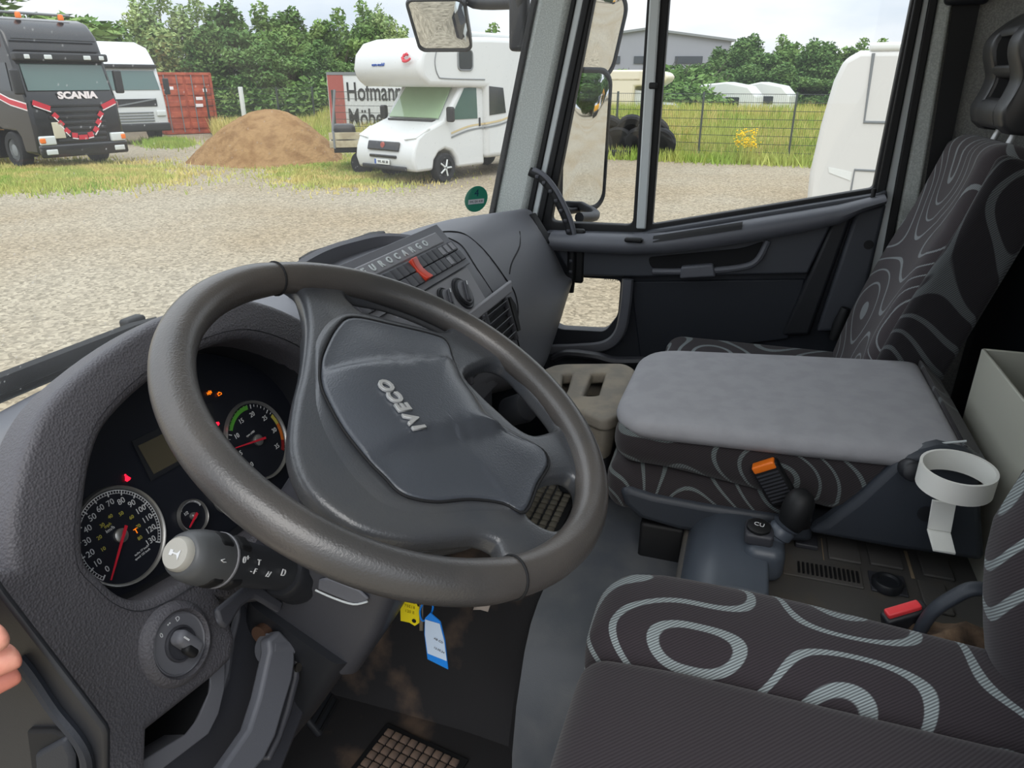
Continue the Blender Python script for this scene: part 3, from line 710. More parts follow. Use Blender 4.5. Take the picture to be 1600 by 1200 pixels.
# ---- instruments
MB().prism([CF.p(p[0]*0.93, p[1]*0.93, -0.010) for p in lip], CF.n*0.008).build('instrument_panel', MAT['dial'], dash)
ins = thing('instrument_cluster', CF.p(0, -0.06, -0.002), 'dark instrument cluster with dials and warning lamps behind the steering wheel', 'instruments')
MB().prism([CF.p(p[0]*0.9, p[1]*0.88, -0.002) for p in lip], CF.n*0.0015).build('face', MAT['dial'], ins)
def gauge(name, cpx_, R, ticks, ang, big, mats=None, ringm='satin', w=0.0013):
    a, bb = CF.px(*cpx_); c = (a, bb); fr = Frame(CF.p(a, bb, 0.0), CF.a, CF.b)
    g = MB().lathe([(0, 0.0), (R*0.96, 0.0), (R*0.96, 0.002), (0, 0.002)], fr, 48).build(name, MAT['dial'], ins)
    secs = [[fr.p(r*cos(2*pi*k/64), r*sin(2*pi*k/64), h) for k in range(64)] for r, h in ((R*0.93, 0.002), (R*0.945, 0.005), (R*0.985, 0.006), (R*1.0, 0.004), (R*1.01, 0.0))]
    MB().loft(secs, True, False).build('bezel', MAT[ringm], g, smooth=60)
    tm = MB(); a0, a1 = ang
    for i in range(ticks+1):
        th = radians(a0+(a1-a0)*i/ticks); bigt = (i % big == 0)
        r1, r0 = R*0.905, R*(0.80 if bigt else 0.845); ww = w*(1.0 if bigt else 0.55); d = V((cos(th), sin(th))); q = V((-sin(th), cos(th)))
        tm.prism([fr.p(*(d*r0-q*ww/2), 0.0022), fr.p(*(d*r1-q*ww/2), 0.0022), fr.p(*(d*r1+q*ww/2), 0.0022), fr.p(*(d*r0+q*ww/2), 0.0022)], fr.n*0.0003)
    if mats is None:
        N = 60; 
        for r, wd_ in ((R*0.905, 0.0009), (R*0.845, 0.0005)):
            tm.loft([[fr.p((r+dr)*cos(radians(a0+(a1-a0)*k/N)), (r+dr)*sin(radians(a0+(a1-a0)*k/N)), 0.0024) for k in range(N+1)] for dr in (-wd_/2, wd_/2)], False, False)
    tm.build('tick_marks', MAT['print_white'], g, smooth=0)
    return g, fr
def pang(c, p):
    a, bb = CF.px(*c); q = CF.px(*p); return math.degrees(math.atan2(q[1]-bb, q[0]-a))
# speedometer
sc_ = (185.7, 837.4)
A0, A1 = pang(sc_, (164, 893)), pang(sc_, (225, 844))
A0 = A0 % 360; A1 = A1 % 360 - 360 if A1 % 360 > 180 else A1
g, fr = gauge('speedometer', sc_, 0.052, 65, (A0, A1), 5)
for i in range(14):
    th = radians(A0+(A1-A0)*i/13); text('numeral', str(i*10), 0.0088, fr.M(0.0355*cos(th), 0.0355*sin(th), 0.0024), MAT['print_white'], g, 0.0002)
for i, s_ in enumerate(('10', '20', '30', '40', '50', '60', '70', '80')):
    th = radians(A0+(A1-A0)*(i+1)*16.09/130); text('numeral', s_, 0.0055, fr.M(0.0225*cos(th), 0.0225*sin(th), 0.0024), MAT['print_yellow'], g, 0.0002)
text('unit', 'mph', 0.0048, fr.M(-0.006, 0.0165, 0.0024), MAT['print_yellow'], g, 0.0002)
text('unit', 'km/h', 0.0052, fr.M(-0.006, 0.0115, 0.0024), MAT['print_white'], g, 0.0002)
text('maker_note', 'tacho 77 km/h', 0.0032, fr.M(0.012, -0.0265, 0.0024), MAT['print_white'], g, 0.0002)
text('maker_note', 'speed 125 km/h', 0.0032, fr.M(0.011, -0.0305, 0.0024), MAT['print_white'], g, 0.0002)
text('coolant_mark', 'T', 0.008, fr.M(0.0175, -0.006, 0.0024), MAT['lamp_amber'], g, 0.0002)
def needle(fr, g, ang, R, hub):
    d = V((cos(radians(ang)), sin(radians(ang)))); q = V((-d.y, d.x))
    MB().prism([fr.p(*(-d*R*0.22-q*0.0016), 0.007), fr.p(*(d*R-q*0.0006), 0.007), fr.p(*(d*R+q*0.0006), 0.007), fr.p(*(-d*R*0.22+q*0.0016), 0.007)], fr.n*0.001).build('needle', MAT['needle'], g)
    MB().lathe([(hub, 0.002), (hub, 0.005), (hub*0.7, 0.0068), (0, 0.007)], fr, 20).build('hub', MAT['satin'], g)
needle(fr, g, pang(sc_, (166, 907)), 0.046, 0.0075)
# rev counter
tc_ = (400.5, 688.3)
B0, B1 = pang(tc_, (391, 729)) % 360, pang(tc_, (428, 697))
g, fr = gauge('rev_counter', tc_, 0.053, 35, (B0, B1), 5, mats=1)
for i in range(8):
    th = radians(B0+(B1-B0)*i/7); text('numeral', str(i*5), 0.0088, fr.M(0.0345*cos(th), 0.0345*sin(th), 0.0024), MAT['print_white'], g, 0.0002)
def band(t0, t1, m):
    N = 24; rr = (0.042, 0.0475)
    MB().loft([[fr.p(r*cos(radians(B0+(B1-B0)*(t0+(t1-t0)*k/N)/35)), r*sin(radians(B0+(B1-B0)*(t0+(t1-t0)*k/N)/35)), 0.0027) for k in range(N+1)] for r in rr], False, False).build('colour_band', MAT[m], g, smooth=0)
band(11, 19, 'print_green'); band(26.5, 29, 'print_yellow'); band(29, 33, 'print_orange'); band(33, 35.5, 'print_darkred')
text('unit', 'rpm x100', 0.0042, fr.M(-0.006, 0.0125, 0.0024), MAT['print_white'], g, 0.0002)
needle(fr, g, pang(tc_, (366, 700)), 0.044, 0.0075)
# fuel and temperature
for c, n1 in (((299, 807), 'fuel_gauge'), ((352, 777), 'air_gauge')):
    g, fr = gauge(n1, c, 0.0195, 8, (235, 20) if n1[0] == 'f' else (250, 60), 4, w=0.0012)
    needle(fr, g, 205, 0.016, 0.0042)
    text('numeral', '1/2', 0.0052, fr.M(-0.006, 0.007, 0.0024), MAT['print_white'], g, 0.0002) if n1[0] == 'f' else text('numeral', '6', 0.006, fr.M(-0.008, -0.001, 0.0024), MAT['print_white'], g, 0.0002)
# display and warning lamps
MB().prism([CF.p(*CF.px(*p), 0.0) for p in ((205, 690), (330, 628), (345, 690), (235, 752))], CF.n*0.0012).build('display_frame', MAT['black_plastic'], ins)
MB().prism([CF.p(*CF.px(*p), 0.0012) for p in ((214, 697), (320, 646), (334, 690), (239, 741))], CF.n*0.0006).build('display', MAT['lcd'], ins)
text('display_line', '_____', 0.009, CF.M(*CF.px(270, 700), 0.002), MAT['black_plastic'], ins, 0.0002) if False else None
def lamp(name, px, m, shape):
    a, bb = CF.px(*px); fr = Frame(CF.p(a, bb, 0.001), CF.a, CF.b); mb = MB()
    def pl(pts): mb.prism([fr.p(x*0.001, y*0.001, 0) for x, y in pts], fr.n*0.0006)
    def ring(r, w): mb.loft([[fr.p(q*0.001*cos(2*pi*k/20), q*0.001*sin(2*pi*k/20), 0.0006) for k in range(20)] for q in (r-w, r)], True, False)
    if shape == 'belt':
        ring(1.3, 1.2) if False else pl([(x*1.1, 3.4+y*1.1) for x, y in ell(1, 1, 12)])
        pl([(-2.2, -3.5), (2.4, -3.5), (1.8, 2.0), (-1.4, 2.2)]); pl([(-3.4, -1.5), (-2.4, -2.4), (0, 1.0), (-0.8, 1.8)]); pl([(2.2, -1.2), (3.4, -2.8), (3.9, -2.2), (2.4, 0.2)])
    elif shape == 'stop':
        pl(ell(2.6, 2.6, 18)); pl([(3.0, -1.2), (3.6, -1.8), (3.6, 1.8), (3.0, 1.2)]); pl([(-3.0, -1.2), (-3.6, -1.8), (-3.6, 1.8), (-3.0, 1.2)])
    elif shape == 'abs':
        ring(2.6, 0.7); pl([(-3.6, -1.8), (-3.1, -1.4), (-3.1, 1.4), (-3.6, 1.8)]); pl([(3.6, -1.8), (3.1, -1.4), (3.1, 1.4), (3.6, 1.8)]); pl([(-1.4, -0.9), (1.4, -0.9), (1.4, 0.9), (-1.4, 0.9)])
    else:
        for q in ((( -3, -1.6), (2.2, -1.6), (2.2, -1.0), (-3, -1.0)), ((-3, 1.2), (1.8, 1.2), (1.8, 1.8), (-3, 1.8)), ((-3, -1.6), (-2.4, -1.6), (-2.4, 1.8), (-3, 1.8)), ((1.6, 1.8), (3.2, 0.6), (3.2, 0), (1.4, 1.2)), ((2.6, -1.6), (3.2, -1.6), (3.2, 0.6), (2.6, 0.6)), ((-1, 1.8), (1, 1.8), (1, 2.8), (-1, 2.8))): pl(q)
    o = mb.build(name, MAT[m], ins, smooth=0); return o
lamp('warning_lamp', (197, 747), 'lamp_red', 'belt'); lamp('warning_lamp', (338, 663), 'lamp_red', 'stop')
lamp('warning_lamp', (326, 614), 'lamp_amber', 'abs'); lamp('warning_lamp', (342, 616), 'lamp_amber', 'engine')

# ---- light switch pod
a, bb = CF.px(291, 1004, 0.085); LF = Frame(CF.p(a, bb, 0.068), CF.a, CF.b + CF.n*0.05)
ls = thing('light_switch', LF.p(0, 0, -0.002), 'round rotary headlamp switch on the left dashboard cheek', 'switch')
LS = 0.80
MB().lathe([(r_*LS, h_*LS) for r_, h_ in [(0.052, -0.004), (0.050, 0.006), (0.045, 0.013), (0.0405, 0.015), (0.038, 0.012), (0.037, 0.006)]], LF, 48).build('collar', MAT['dash_leather'], ls, smooth=70)
MB().lathe([(r_*LS, h_*LS) for r_, h_ in [(0.0375, 0.000), (0.0375, 0.010), (0.036, 0.0115), (0.0345, 0.010), (0.0, 0.010)]], LF, 48).build('plate', MAT['dash_plastic'], ls)
MB().lathe([(r_*LS, h_*LS) for r_, h_ in [(0.0215, 0.010), (0.0215, 0.012), (0.0205, 0.014), (0.019, 0.0142), (0.018, 0.012), (0.0, 0.012)]], LF, 40).build('knob_ring', MAT['dark_plastic'], ls)
R = Matrix((LF.a, LF.b, LF.n)).transposed() @ Matrix.Rotation(radians(25), 3, 'Z')
kn = MB().rb(LF.p(0.0005, 0.0005, 0.0175), (0.015, 0.032, 0.017), 0.006, (1, 3, 1), 4, R=R).build('knob', MAT['dash_plastic'], ls)
MB().box(LF.p(0, 0, 0.0262)+R @ V((0, 0.0095, 0)), (0.0016, 0.007, 0.0006), R).build('pointer', MAT['print_white'], kn)
MB().rb(LF.p(-0.0035, -0.006, 0.0215), (0.010, 0.016, 0.010), 0.004, 1, 3, R=R).build('grip_pad', MAT['rubber'], kn)
for s_, an in (('0', 122), ('\u2022\u2022', 92), ('D', 66)):
    text('symbol', s_, 0.0065, LF.M(0.0235*cos(radians(an)), 0.0235*sin(radians(an)), 0.0084), MAT['print_white'], ls, 0.0002)
# ---- lower left: open cubby and knee panel
LH = 0.055
cub = cpx([(220, 1130), (334, 1042), (336, 1075), (318, 1120), (298, 1148), (220, 1196)], LH)
lo_out = cpx([(200, 1118), (335, 1030), (356, 1016), (354, 1078), (345, 1115), (330, 1145), (225, 1225), (205, 1240), (195, 1180)], LH)
curve2d('cubby_frame', lo_out, [rnd(cub, 0.005)], CF.M(h=0.035), 0.014, 0.0015, MAT['dash_plastic'], dash)
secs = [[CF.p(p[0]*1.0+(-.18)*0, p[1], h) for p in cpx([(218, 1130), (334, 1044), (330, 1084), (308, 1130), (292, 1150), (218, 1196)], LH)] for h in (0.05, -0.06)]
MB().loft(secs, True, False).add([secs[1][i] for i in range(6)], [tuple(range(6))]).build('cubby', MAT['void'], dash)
kp = cpx([(330, 1110), (352, 1060), (360, 1005), (345, 955), (318, 915), (400, 860), (520, 900), (560, 1000), (480, 1110), (420, 1260), (190, 1260), (215, 1205), (300, 1148)], 0.02)
MB().prism([CF.p(a, bb, 0.02) for a, bb in kp], -CF.n*0.02).build('knee_panel', MAT['dark_plastic'], dash, bevel=0.006)
MB().tube(spl([CF.p(*CF.px(*p, 0.03), 0.028) for p in ((368, 925), (372, 960), (360, 1010), (352, 1060), (330, 1110), (306, 1150))], 5), 0.004, 8).build('knee_panel_edge', MAT['dash_plastic'], dash)
# ---- black trim at the driver's door post
T4 = Frame((-0.885, 0, 0), (0, -1, 0), (0, 0, 1))
def t4(lst, x=-0.885): return [at(*p, x=x) for p in lst]
tr = MB().prism(t4([(-90, 800), (0, 930), (60, 1008), (120, 1086), (160, 1139), (164, 1150), (164, 1290), (-90, 1290)]), (0.005, 0, 0)).build('trim_4', MAT['black_plastic'], bevel=0.002, seg=2)
struct(tr, 'black moulded trim on the driver door post')
MB().tube(spl(t4([(28, 1030), (50, 1058), (85, 1110), (118, 1150), (134, 1180), (137, 1215), (138, 1260)], -0.888), 5), 0.004, 8).build('ridge', MAT['door_dark'], tr)
MB().prism(t4([(40, 1143), (80, 1143), (104, 1152), (118, 1185), (120, 1260), (55, 1260)], -0.889), (0.006, 0, 0)).build('recess', MAT['void'], tr, bevel=0.002)
MB().prism(t4([(52, 1180), (98, 1155), (112, 1185), (114, 1260), (58, 1260)], -0.893), (0.006, 0, 0)).build('catch', MAT['door_dark'], tr, bevel=0.003)

# ================================================================ STEERING WHEEL
W0 = V((-0.5174, 0.3059, 2.002))
WF = Frame(W0, (1, 0, 0), (0, 0.8804, 0.474))
sw = thing('steering_wheel', WF.p(0, 0, -0.06), 'worn grey four spoke steering wheel turned to the left', 'steering wheel')
# wheel coordinates are (u right, v up) in the wheel's own straight-ahead position; it is turned 62 degrees to the left
TURN = radians(62)
cT, sT = cos(TURN), sin(TURN)
def w2(px, py, h=0.0):
    a, b = WF.px(px, py, h); return (a*cT + b*sT, -a*sT + b*cT)
def wp(u, v, h=0.0): return WF.p(u*cT - v*sT, u*sT + v*cT, h)
HF = Frame(W0, WF.a*cT + WF.b*sT, -WF.a*sT + WF.b*cT)
# rim
RM = 0.0176; RC = 0.2155
N = 96
def torus(t0, t1, n, k, closed):
    ring = []
    for i in range(n if closed else n+1):
        t = t0+(t1-t0)*i/n; e = 1.0 if closed else 1.0+k*min(1.0, min(i, n-i)/2.5); d = HF.a*cos(t)+HF.b*sin(t); c = W0+d*RC; sec = []
        for j in range(20):
            q = 2*pi*j/20; x = cos(q)*RM*e; z = sin(q)*RM*1.02*e; sec.append(c+d*x+HF.n*z)
        ring.append(sec)
    return ring
MB().loft(torus(0, 2*pi, N, 0, True), True, False, True).build('rim', MAT['wheel_rim'], sw, smooth=80)
def wang(px, py):
    u, v = w2(px, py); return math.atan2(v, u)
# sleeve of the upper grip: ends in a crease on both sides of the wide opening
g0, g1 = wang(432, 437), wang(800, 900)
if g1 < g0: g1 += 2*pi
MB().loft(torus(g0, g1, 64, 0.07, False), True, True).build('grip_sleeve', MAT['wheel_rim'], sw, smooth=60)
# crease where the sleeve ends
for gg, sg in ((g0, 1), (g1, -1)):
    d = HF.a*cos(gg)+HF.b*sin(gg); c = W0+d*RC
    MB().tube([c+d*cos(2*pi*k/24)*RM*1.03+HF.n*sin(2*pi*k/24)*RM*1.05 for k in range(24)], 0.0013, 6, ring=True).build('sleeve_crease', MAT['void'], sw)
def pol(r, a): return (r*cos(a), r*sin(a))
PH = -0.010
def wl(lst, h=PH): return [w2(*p, h) for p in lst]
def wspl(lst, h=PH, n=4): return [(p.x, p.y) for p in spl([(*w2(*p, h), 0) for p in lst], n, True)]
# spoke plate: the free upper edge, then round the rim, with three openings
free = wl([(452, 440), (472, 455), (482, 478), (488, 508), (488, 540), (482, 590), (472, 635), (466, 690), (472, 730), (494, 772), (532, 806), (575, 828), (640, 838), (700, 834), (745, 832), (780, 846), (792, 868)])
fs = [(p.x, p.y) for p in spl([(a, b, 0) for a, b in free], 4)]
a0 = math.atan2(free[-1][1], free[-1][0]); a1 = math.atan2(free[0][1], free[0][0])
while a1 < a0: a1 += 2*pi
outer = fs + [pol(RC, a0+(a1-a0)*k/60) for k in range(1, 60)]
def inset(hole):
    """openings stay inside the rim"""
    out = []
    for x, y in hole:
        r = sqrt(x*x+y*y); k = min(1.0, (RC-0.001)/r); out.append((x*k, y*k))
    return out
def grow(h, d=0.0075):
    cx = sum(p[0] for p in h)/len(h); cy = sum(p[1] for p in h)/len(h); out = []; n = len(h)
    ar = sum(h[i][0]*h[(i+1) % n][1]-h[(i+1) % n][0]*h[i][1] for i in range(n)); s_ = 1 if ar > 0 else -1
    for i in range(n):
        tx, ty = h[(i+2) % n][0]-h[i-2][0], h[(i+2) % n][1]-h[i-2][1]; l = sqrt(tx*tx+ty*ty) or 1; out.append((h[i][0]+s_*ty/l*d, h[i][1]-s_*tx/l*d))
    return out
hole_a = inset(grow(wspl([(541, 466), (575, 470), (620, 479), (660, 489), (684, 501), (695, 514), (689, 523), (650, 516), (610, 507), (572, 496), (556, 486)]), 0.011))
hole_b = inset(grow(wspl([(722, 592), (745, 576), (770, 570), (797, 582), (833, 622), (862, 658), (866, 674), (854, 681), (827, 686), (803, 674), (780, 654), (748, 624)])))
hole_c = inset(grow(wspl([(834, 770), (850, 752), (870, 746), (888, 747), (901, 762), (902, 788), (892, 810), (876, 829), (860, 835), (834, 825), (818, 806)])))
curve2d('spoke_plate', outer, [hole_a, hole_b, hole_c], HF.M(h=PH-0.004), 0.004, 0.0085, MAT['wheel_skin'], sw, smooth=70, bres=4)
# airbag cover and the deep hub behind it
covp = [(500, 575), (505, 550), (525, 512), (550, 496), (612, 508), (675, 523), (697, 534), (707, 562), (720, 592), (740, 620), (767, 658), (810, 684), (847, 703), (857, 726), (840, 757), (820, 800), (785, 786), (735, 780), (685, 784), (647, 779), (622, 768), (600, 745), (575, 720), (537, 672), (512, 628), (501, 600)]
skp = [(474, 545), (477, 515), (500, 500), (546, 492), (612, 510), (672, 526), (693, 538), (703, 566), (716, 596), (736, 624), (763, 662), (806, 688), (838, 712), (846, 730), (830, 760), (812, 806), (772, 832), (715, 846), (640, 852), (582, 844), (538, 828), (500, 802), (478, 768), (463, 720), (462, 672), (473, 610)]
cv0 = [w2(*p, 0.002) for p in covp]
cv = [(p.x, p.y) for p in spl([(a, b, 0) for a, b in cv0], 4, True)]
sk = [(p.x, p.y) for p in spl([(*w2(*p, -0.022), 0) for p in skp], 4, True)]
cc = (sum(p[0] for p in cv)/len(cv), sum(p[1] for p in cv)/len(cv))
def mixr(k, h, out=0.0, sc=1.0):
    r = []
    for (x0, y0), (x1, y1) in zip(cv, sk):
        x, y = x0+(x1-x0)*k, y0+(y1-y0)*k; r.append(HF.p(cc[0]+(x-cc[0])*sc, cc[1]+(y-cc[1])*sc, h))
    return r
MB().loft([mixr(1, -0.095, sc=0.55), mixr(1, -0.080, sc=0.78), mixr(1, -0.055, sc=0.93), mixr(1, -0.034), mixr(0.97, -0.022), mixr(0.8, -0.010), mixr(0.5, -0.003), mixr(0.25, 0.0005), mixr(0.0, 0.0015), mixr(0.0, -0.004, sc=0.97)], True, True).build('hub_body', MAT['wheel_skin'], sw, smooth=80)
def sstep(a, b, x):
    t = max(0, min(1, (x-a)/(b-a))); return t*t*(3-2*t)
def dome(k):
    def f(p):
        x = cc[0]+(p[0]-cc[0])*k; y = cc[1]+(p[1]-cc[1])*k
        h = 0.016*(1-k**4)
        h -= 0.0095*sstep(0.050, 0.060, abs(x+0.004))*(1-k**8)
        return 0.004+h
    return f
MB().pillow(cv, HF, [(0.985, -0.010), (0.99, 0.001)] + [(k, dome(k)) for k in (0.98, 0.96, 0.93, 0.90, 0.86, 0.82, 0.77, 0.72, 0.67, 0.61, 0.55, 0.48, 0.41, 0.33, 0.25, 0.16, 0.08, 0.02)], cc).build('airbag_cover', MAT['wheel_cover'], sw, smooth=80)
MB().tube([HF.p(cc[0]+(x-cc[0])*1.004, cc[1]+(y-cc[1])*1.004, 0.0022) for x, y in cv], 0.0014, 6, ring=True).build('cover_gap', MAT['void'], sw)
# raised letters
i0, o0 = w2(656, 669, 0.02), w2(603, 603, 0.02)
nm = 'IVECO'
i0, o0 = w2(655, 669, 0.0205), w2(604, 604, 0.0205)
for ch, t in zip(nm, (0.0, 0.20, 0.47, 0.71, 1.0)):
    text('letter', ch, 0.0205, HF.M(i0[0]+(o0[0]-i0[0])*t, i0[1]+(o0[1]-i0[1])*t, 0.0212), MAT['chrome'], sw, ext=0.0012, sx=1.0, off=0.0006, bev=0.0003)
# ---- column shroud and stalks
AX = WF.n*-1
cs = thing('steering_column', WF.p(0, 0, -0.42), 'grey plastic shroud round the steering column under the wheel', 'steering column')
CX = Frame(W0, (1, 0, 0), WF.b)                    # a = x, b = towards the dash, h<0 = down the column
def sect(h, x0, x1, b0, b1, r): 
    cx, cy = (x0+x1)/2, (b0+b1)/2
    return [CX.p(cx+x, cy+y, h) for x, y in rrect(x1-x0, b1-b0, r, 5)]
MB().loft([sect(-0.085, -0.040, 0.06, -0.055, 0.055, 0.03), sect(-0.10, -0.048, 0.066, -0.075, 0.065, 0.025), sect(-0.16, -0.054, 0.070, -0.095, 0.07, 0.02), sect(-0.24, -0.058, 0.070, -0.103, 0.07, 0.018), sect(-0.32, -0.058, 0.068, -0.104, 0.06, 0.018), sect(-0.335, -0.052, 0.064, -0.098, 0.055, 0.018)], True, True).build('shroud', MAT['dark_plastic'], cs, smooth=50)
MB().loft([sect(-0.30, -0.068, 0.058, -0.092, 0.05, 0.02), sect(-0.45, -0.05, 0.05, -0.085, 0.03, 0.02), sect(-0.62, -0.035, 0.045, -0.07, 0.0, 0.02), sect(-0.85, -0.03, 0.04, -0.06, 0.0, 0.02)], True, True).build('lower_tube', MAT['black_plastic'], cs, smooth=50)
# recessed latch on the near face of the shroud
p0 = [at(*p, x=-0.5775) for p in ((497, 906), (512, 904), (560, 922), (576, 936), (568, 944), (548, 943), (495, 921))]
MB().prism(p0, (0.004, 0, 0)).build('latch_recess', MAT['door_grey'], cs, bevel=0.002)
MB().tube(spl([at(493, 922, x=-0.578), at(520, 934, x=-0.578), at(552, 944, x=-0.578), at(574, 940, x=-0.578)], 4), 0.0012, 6).build('latch_edge', MAT['paint_grey'], cs)
# bent lip of the shroud under the stalk
MB().prism([CF.p(*CF.px(*p, 0.10), 0.10) for p in ((338, 952), (372, 925), (398, 905), (410, 914), (446, 940), (440, 958), (412, 942), (398, 934), (378, 950), (356, 985), (344, 975))], CF.n*-0.008).build('shroud_lip', MAT['dark_plastic'], cs, bevel=0.004)
# left stalk
def stalk(tip, base, name, label):
    tip, base = V(tip), V(base); d = (base-tip).normalized(); L = (base-tip).length
    u = d.cross(V((0, 0, 1))).normalized(); fr = Frame(tip, u, d.cross(u)); 
    if fr.n.dot(d) < 0: fr = Frame(tip, u, -(d.cross(u)))
    st = thing(name, base, label, 'stalk')
    MB().lathe([(0.0, -0.007), (0.0135, -0.007), (0.0155, -0.004), (0.016, 0.002), (0.016, 0.006)], fr, 28).build('horn_button', MAT['stalk_button'], st, smooth=50)
    MB().lathe([(0.0165, 0.0), (0.0195, 0.001), (0.0235, 0.010), (0.0255, 0.022), (0.026, 0.034), (0.0257, 0.045)], fr, 32).build('end_ring', MAT['stalk_grey'], st, smooth=60)
    MB().lathe([(0.0257, 0.045), (0.0250, 0.046), (0.0255, 0.048), (0.0245, 0.060), (0.0225, 0.085), (0.0210, L-0.02), (0.0200, L)], fr, 32).build('barrel', MAT['stalk_dark'], st, smooth=60)
    MB().lathe([(0.0256, 0.0450), (0.0266, 0.0455), (0.0266, 0.0475), (0.0254, 0.048)], fr, 32).build('seam_ring', MAT['dash_light'], st)
    secs = []
    for k in range(7):
        h = L-0.015+0.006*k; r = 0.026+0.0022*(k % 2)+0.0012*k; secs.append([fr.p(r*cos(2*pi*j/28), r*sin(2*pi*j/28), h) for j in range(28)])
    MB().loft(secs, True, True).build('gaiter', MAT['black_plastic'], st, smooth=60)
    return st, fr, L
tipP, baseP = at(282, 866, x=-0.695), at(452, 893, x=-0.572)
st, fr, L = stalk(tipP, baseP, 'column_stalk', 'grey multifunction stalk with horn button left of the steering column')
def on_stalk(an, h, r): return fr.p(r*cos(an), r*sin(an), h)
cdir = (CAM-tipP); ca = math.atan2(cdir.dot(fr.b), cdir.dot(fr.a))      # side that faces the driver's door
# horn mark on the button
HB = Frame(fr.p(0, 0, -0.0074), -fr.a if False else fr.a, -fr.b)
upd = V((0, 0, 1)); n_ = -fr.n; e2_ = (upd-n_*upd.dot(n_)).normalized(); HB = Frame(fr.p(0, 0, -0.0073), e2_.cross(n_), e2_)
mb = MB(); mb.prism([HB.p(x*0.001, y*0.001, 0) for x, y in ((-5.5, -2.5), (-2, -2.5), (-2, 2.5), (-5.5, 2.5))], HB.n*0.0006); mb.prism([HB.p(x*0.001, y*0.001, 0) for x, y in ((-2, -0.6), (3, -0.6), (6, -4.5), (6, 4.5), (3, 0.8), (-2, 0.8))], HB.n*0.0006)
mb.build('horn_mark', MAT['print_white'], st)
for da, h, s_, sz in ((0.15, 0.030, '\u2190', 0.009), (0.25, 0.055, 'O', 0.009), (0.0, 0.072, '-  T', 0.009), (0.35, 0.088, '::', 0.010), (0.1, 0.105, 'O', 0.009)):
    pass
for da, h, s_, sz in ((0.0, 0.026, '<-', 0.008), (-0.15, 0.055, '0', 0.009), (-0.25, 0.060, '+', 0.008), (0.2, 0.073, '- F', 0.008), (-0.15, 0.078, 'T', 0.008), (0.25, 0.098, '/:/', 0.008), (0.1, 0.122, 'D', 0.010)):
    r_ = 0.0268 if h < 0.05 else 0.0262-0.035*(h-0.05); n2 = fr.a*cos(ca+da)+fr.b*sin(ca+da)
    q = fr.p(0, 0, h)+n2*(r_*0.985); e1 = fr.n; F2 = Frame(q, e1, n2.cross(e1))
    text('symbol', s_, sz, F2.M(), MAT['print_white'], st, 0.0006)
# rough grip pads let into the stalk
for da in (1.05, -0.95):
    n2 = fr.a*cos(ca+da)+fr.b*sin(ca+da); 
    for h in (0.034, 0.060):
        R = Matrix((fr.n, n2.cross(fr.n), n2)).transposed(); MB().rb(fr.p(0, 0, h)+n2*0.0215, (0.019, 0.020, 0.010), 0.0048, 1, 3, R=R).build('grip_pad', MAT['rubber'], st)
# right stalk, behind the rim
st2 = thing('wiper_stalk', at(838, 625, x=-0.30), 'black stalk on the far side of the steering column', 'stalk')
pts = [WF.p(0.075, 0.02, -0.10), WF.p(0.12, 0.03, -0.095), WF.p(0.18, 0.04, -0.09), WF.p(0.21, 0.045, -0.088)]
MB().tube(spl(pts, 4), 0.011, 12).build('barrel', MAT['black_plastic'], st2); MB().tube([pts[2], pts[3]], 0.014, 12).build('end_cap', MAT['dark_plastic'], st2)

# ================================================================ SEATS
def lean(o, deg):
    """frame whose second axis leans back from the vertical"""
    t = radians(deg); return Frame(o, (-1, 0, 0), (0, -sin(t), cos(t)))
def FR(fr): return Matrix((fr.a, fr.b, fr.n)).transposed()
# ---- driver's seat
ds = thing('driver_seat', (-0.523, -0.15, 1.2), 'driver seat with plain dark cushion and contour patterned bolsters', 'seat')
def dcush(p):
    x, y, z = p
    if z > 0: z += 0.012*(1-(x/0.16)**2) - 0.010*max(0, (y-0.15)/0.1)
    return (x, y, z)
MB().rb((-0.548, -0.13, 1.575), (0.262, 0.52, 0.165), 0.035, (6, 10, 2), 4, deform=dcush).build('cushion', MAT['seat_plain'], ds, smooth=80)
for s_ in (-1, 1):
    def db(p, s_=s_):
        x, y, z = p; t = (y+0.26)/0.52                  # 0 rear, 1 front
        k = 1.0 - 0.42*max(0, 0.55-t)                    # narrower towards the rear
        x = (x*s_+0.088)*k - 0.088
        if t > 0.8: x -= 0.055*((t-0.8)/0.2)**2*max(0, (x+0.088)/0.176)
        if z > 0: z += 0.014*sin(max(0, min(1, (x+0.088)/0.176))*pi)
        return (x*s_, y, z)
    MB().rb((-0.535+s_*0.196, -0.13, 1.585), (0.176, 0.525, 0.175), 0.045, (4, 12, 2), 4, deform=db).build('side_bolster', MAT['seat'], ds, smooth=80)
MB().rb((-0.535, -0.13, 1.43), (0.50, 0.50, 0.12), 0.03, (2, 2, 1)).build('base_shell', MAT['seat_shell'], ds)
MB().loft([[V((-0.535+x*k, -0.13+y*k, z)) for x, y in rrect(0.36, 0.40, 0.05)] for z, k in ((1.18, 1.0), (1.25, 0.95), (1.40, 0.9))]).build('pedestal', MAT['black_plastic'], ds)
bf = lean((-0.535, -0.395, 1.62), 12)
MB().rb(bf.p(0, 0.32, 0), (0.34, 0.70, 0.11), 0.045, (4, 8, 2), 4, R=FR(bf)).build('backrest', MAT['seat_plain'], ds, smooth=80)
for s_ in (-1, 1):
    def dw(p, s_=s_):
        x, y, z = p; t = y+0.35; b_ = -0.10*max(0, (0.22-t)/0.22)**1.3 - 0.05*max(0, (t-0.42)/0.28); return (x, y, z + (b_ if z > 0 else 0))
    MB().rb(bf.p(s_*0.215, 0.335, 0.040), (0.115, 0.70, 0.21), 0.05, (2, 14, 2), 4, R=FR(bf), deform=dw).build('backrest_bolster', MAT['seat'], ds, smooth=80)
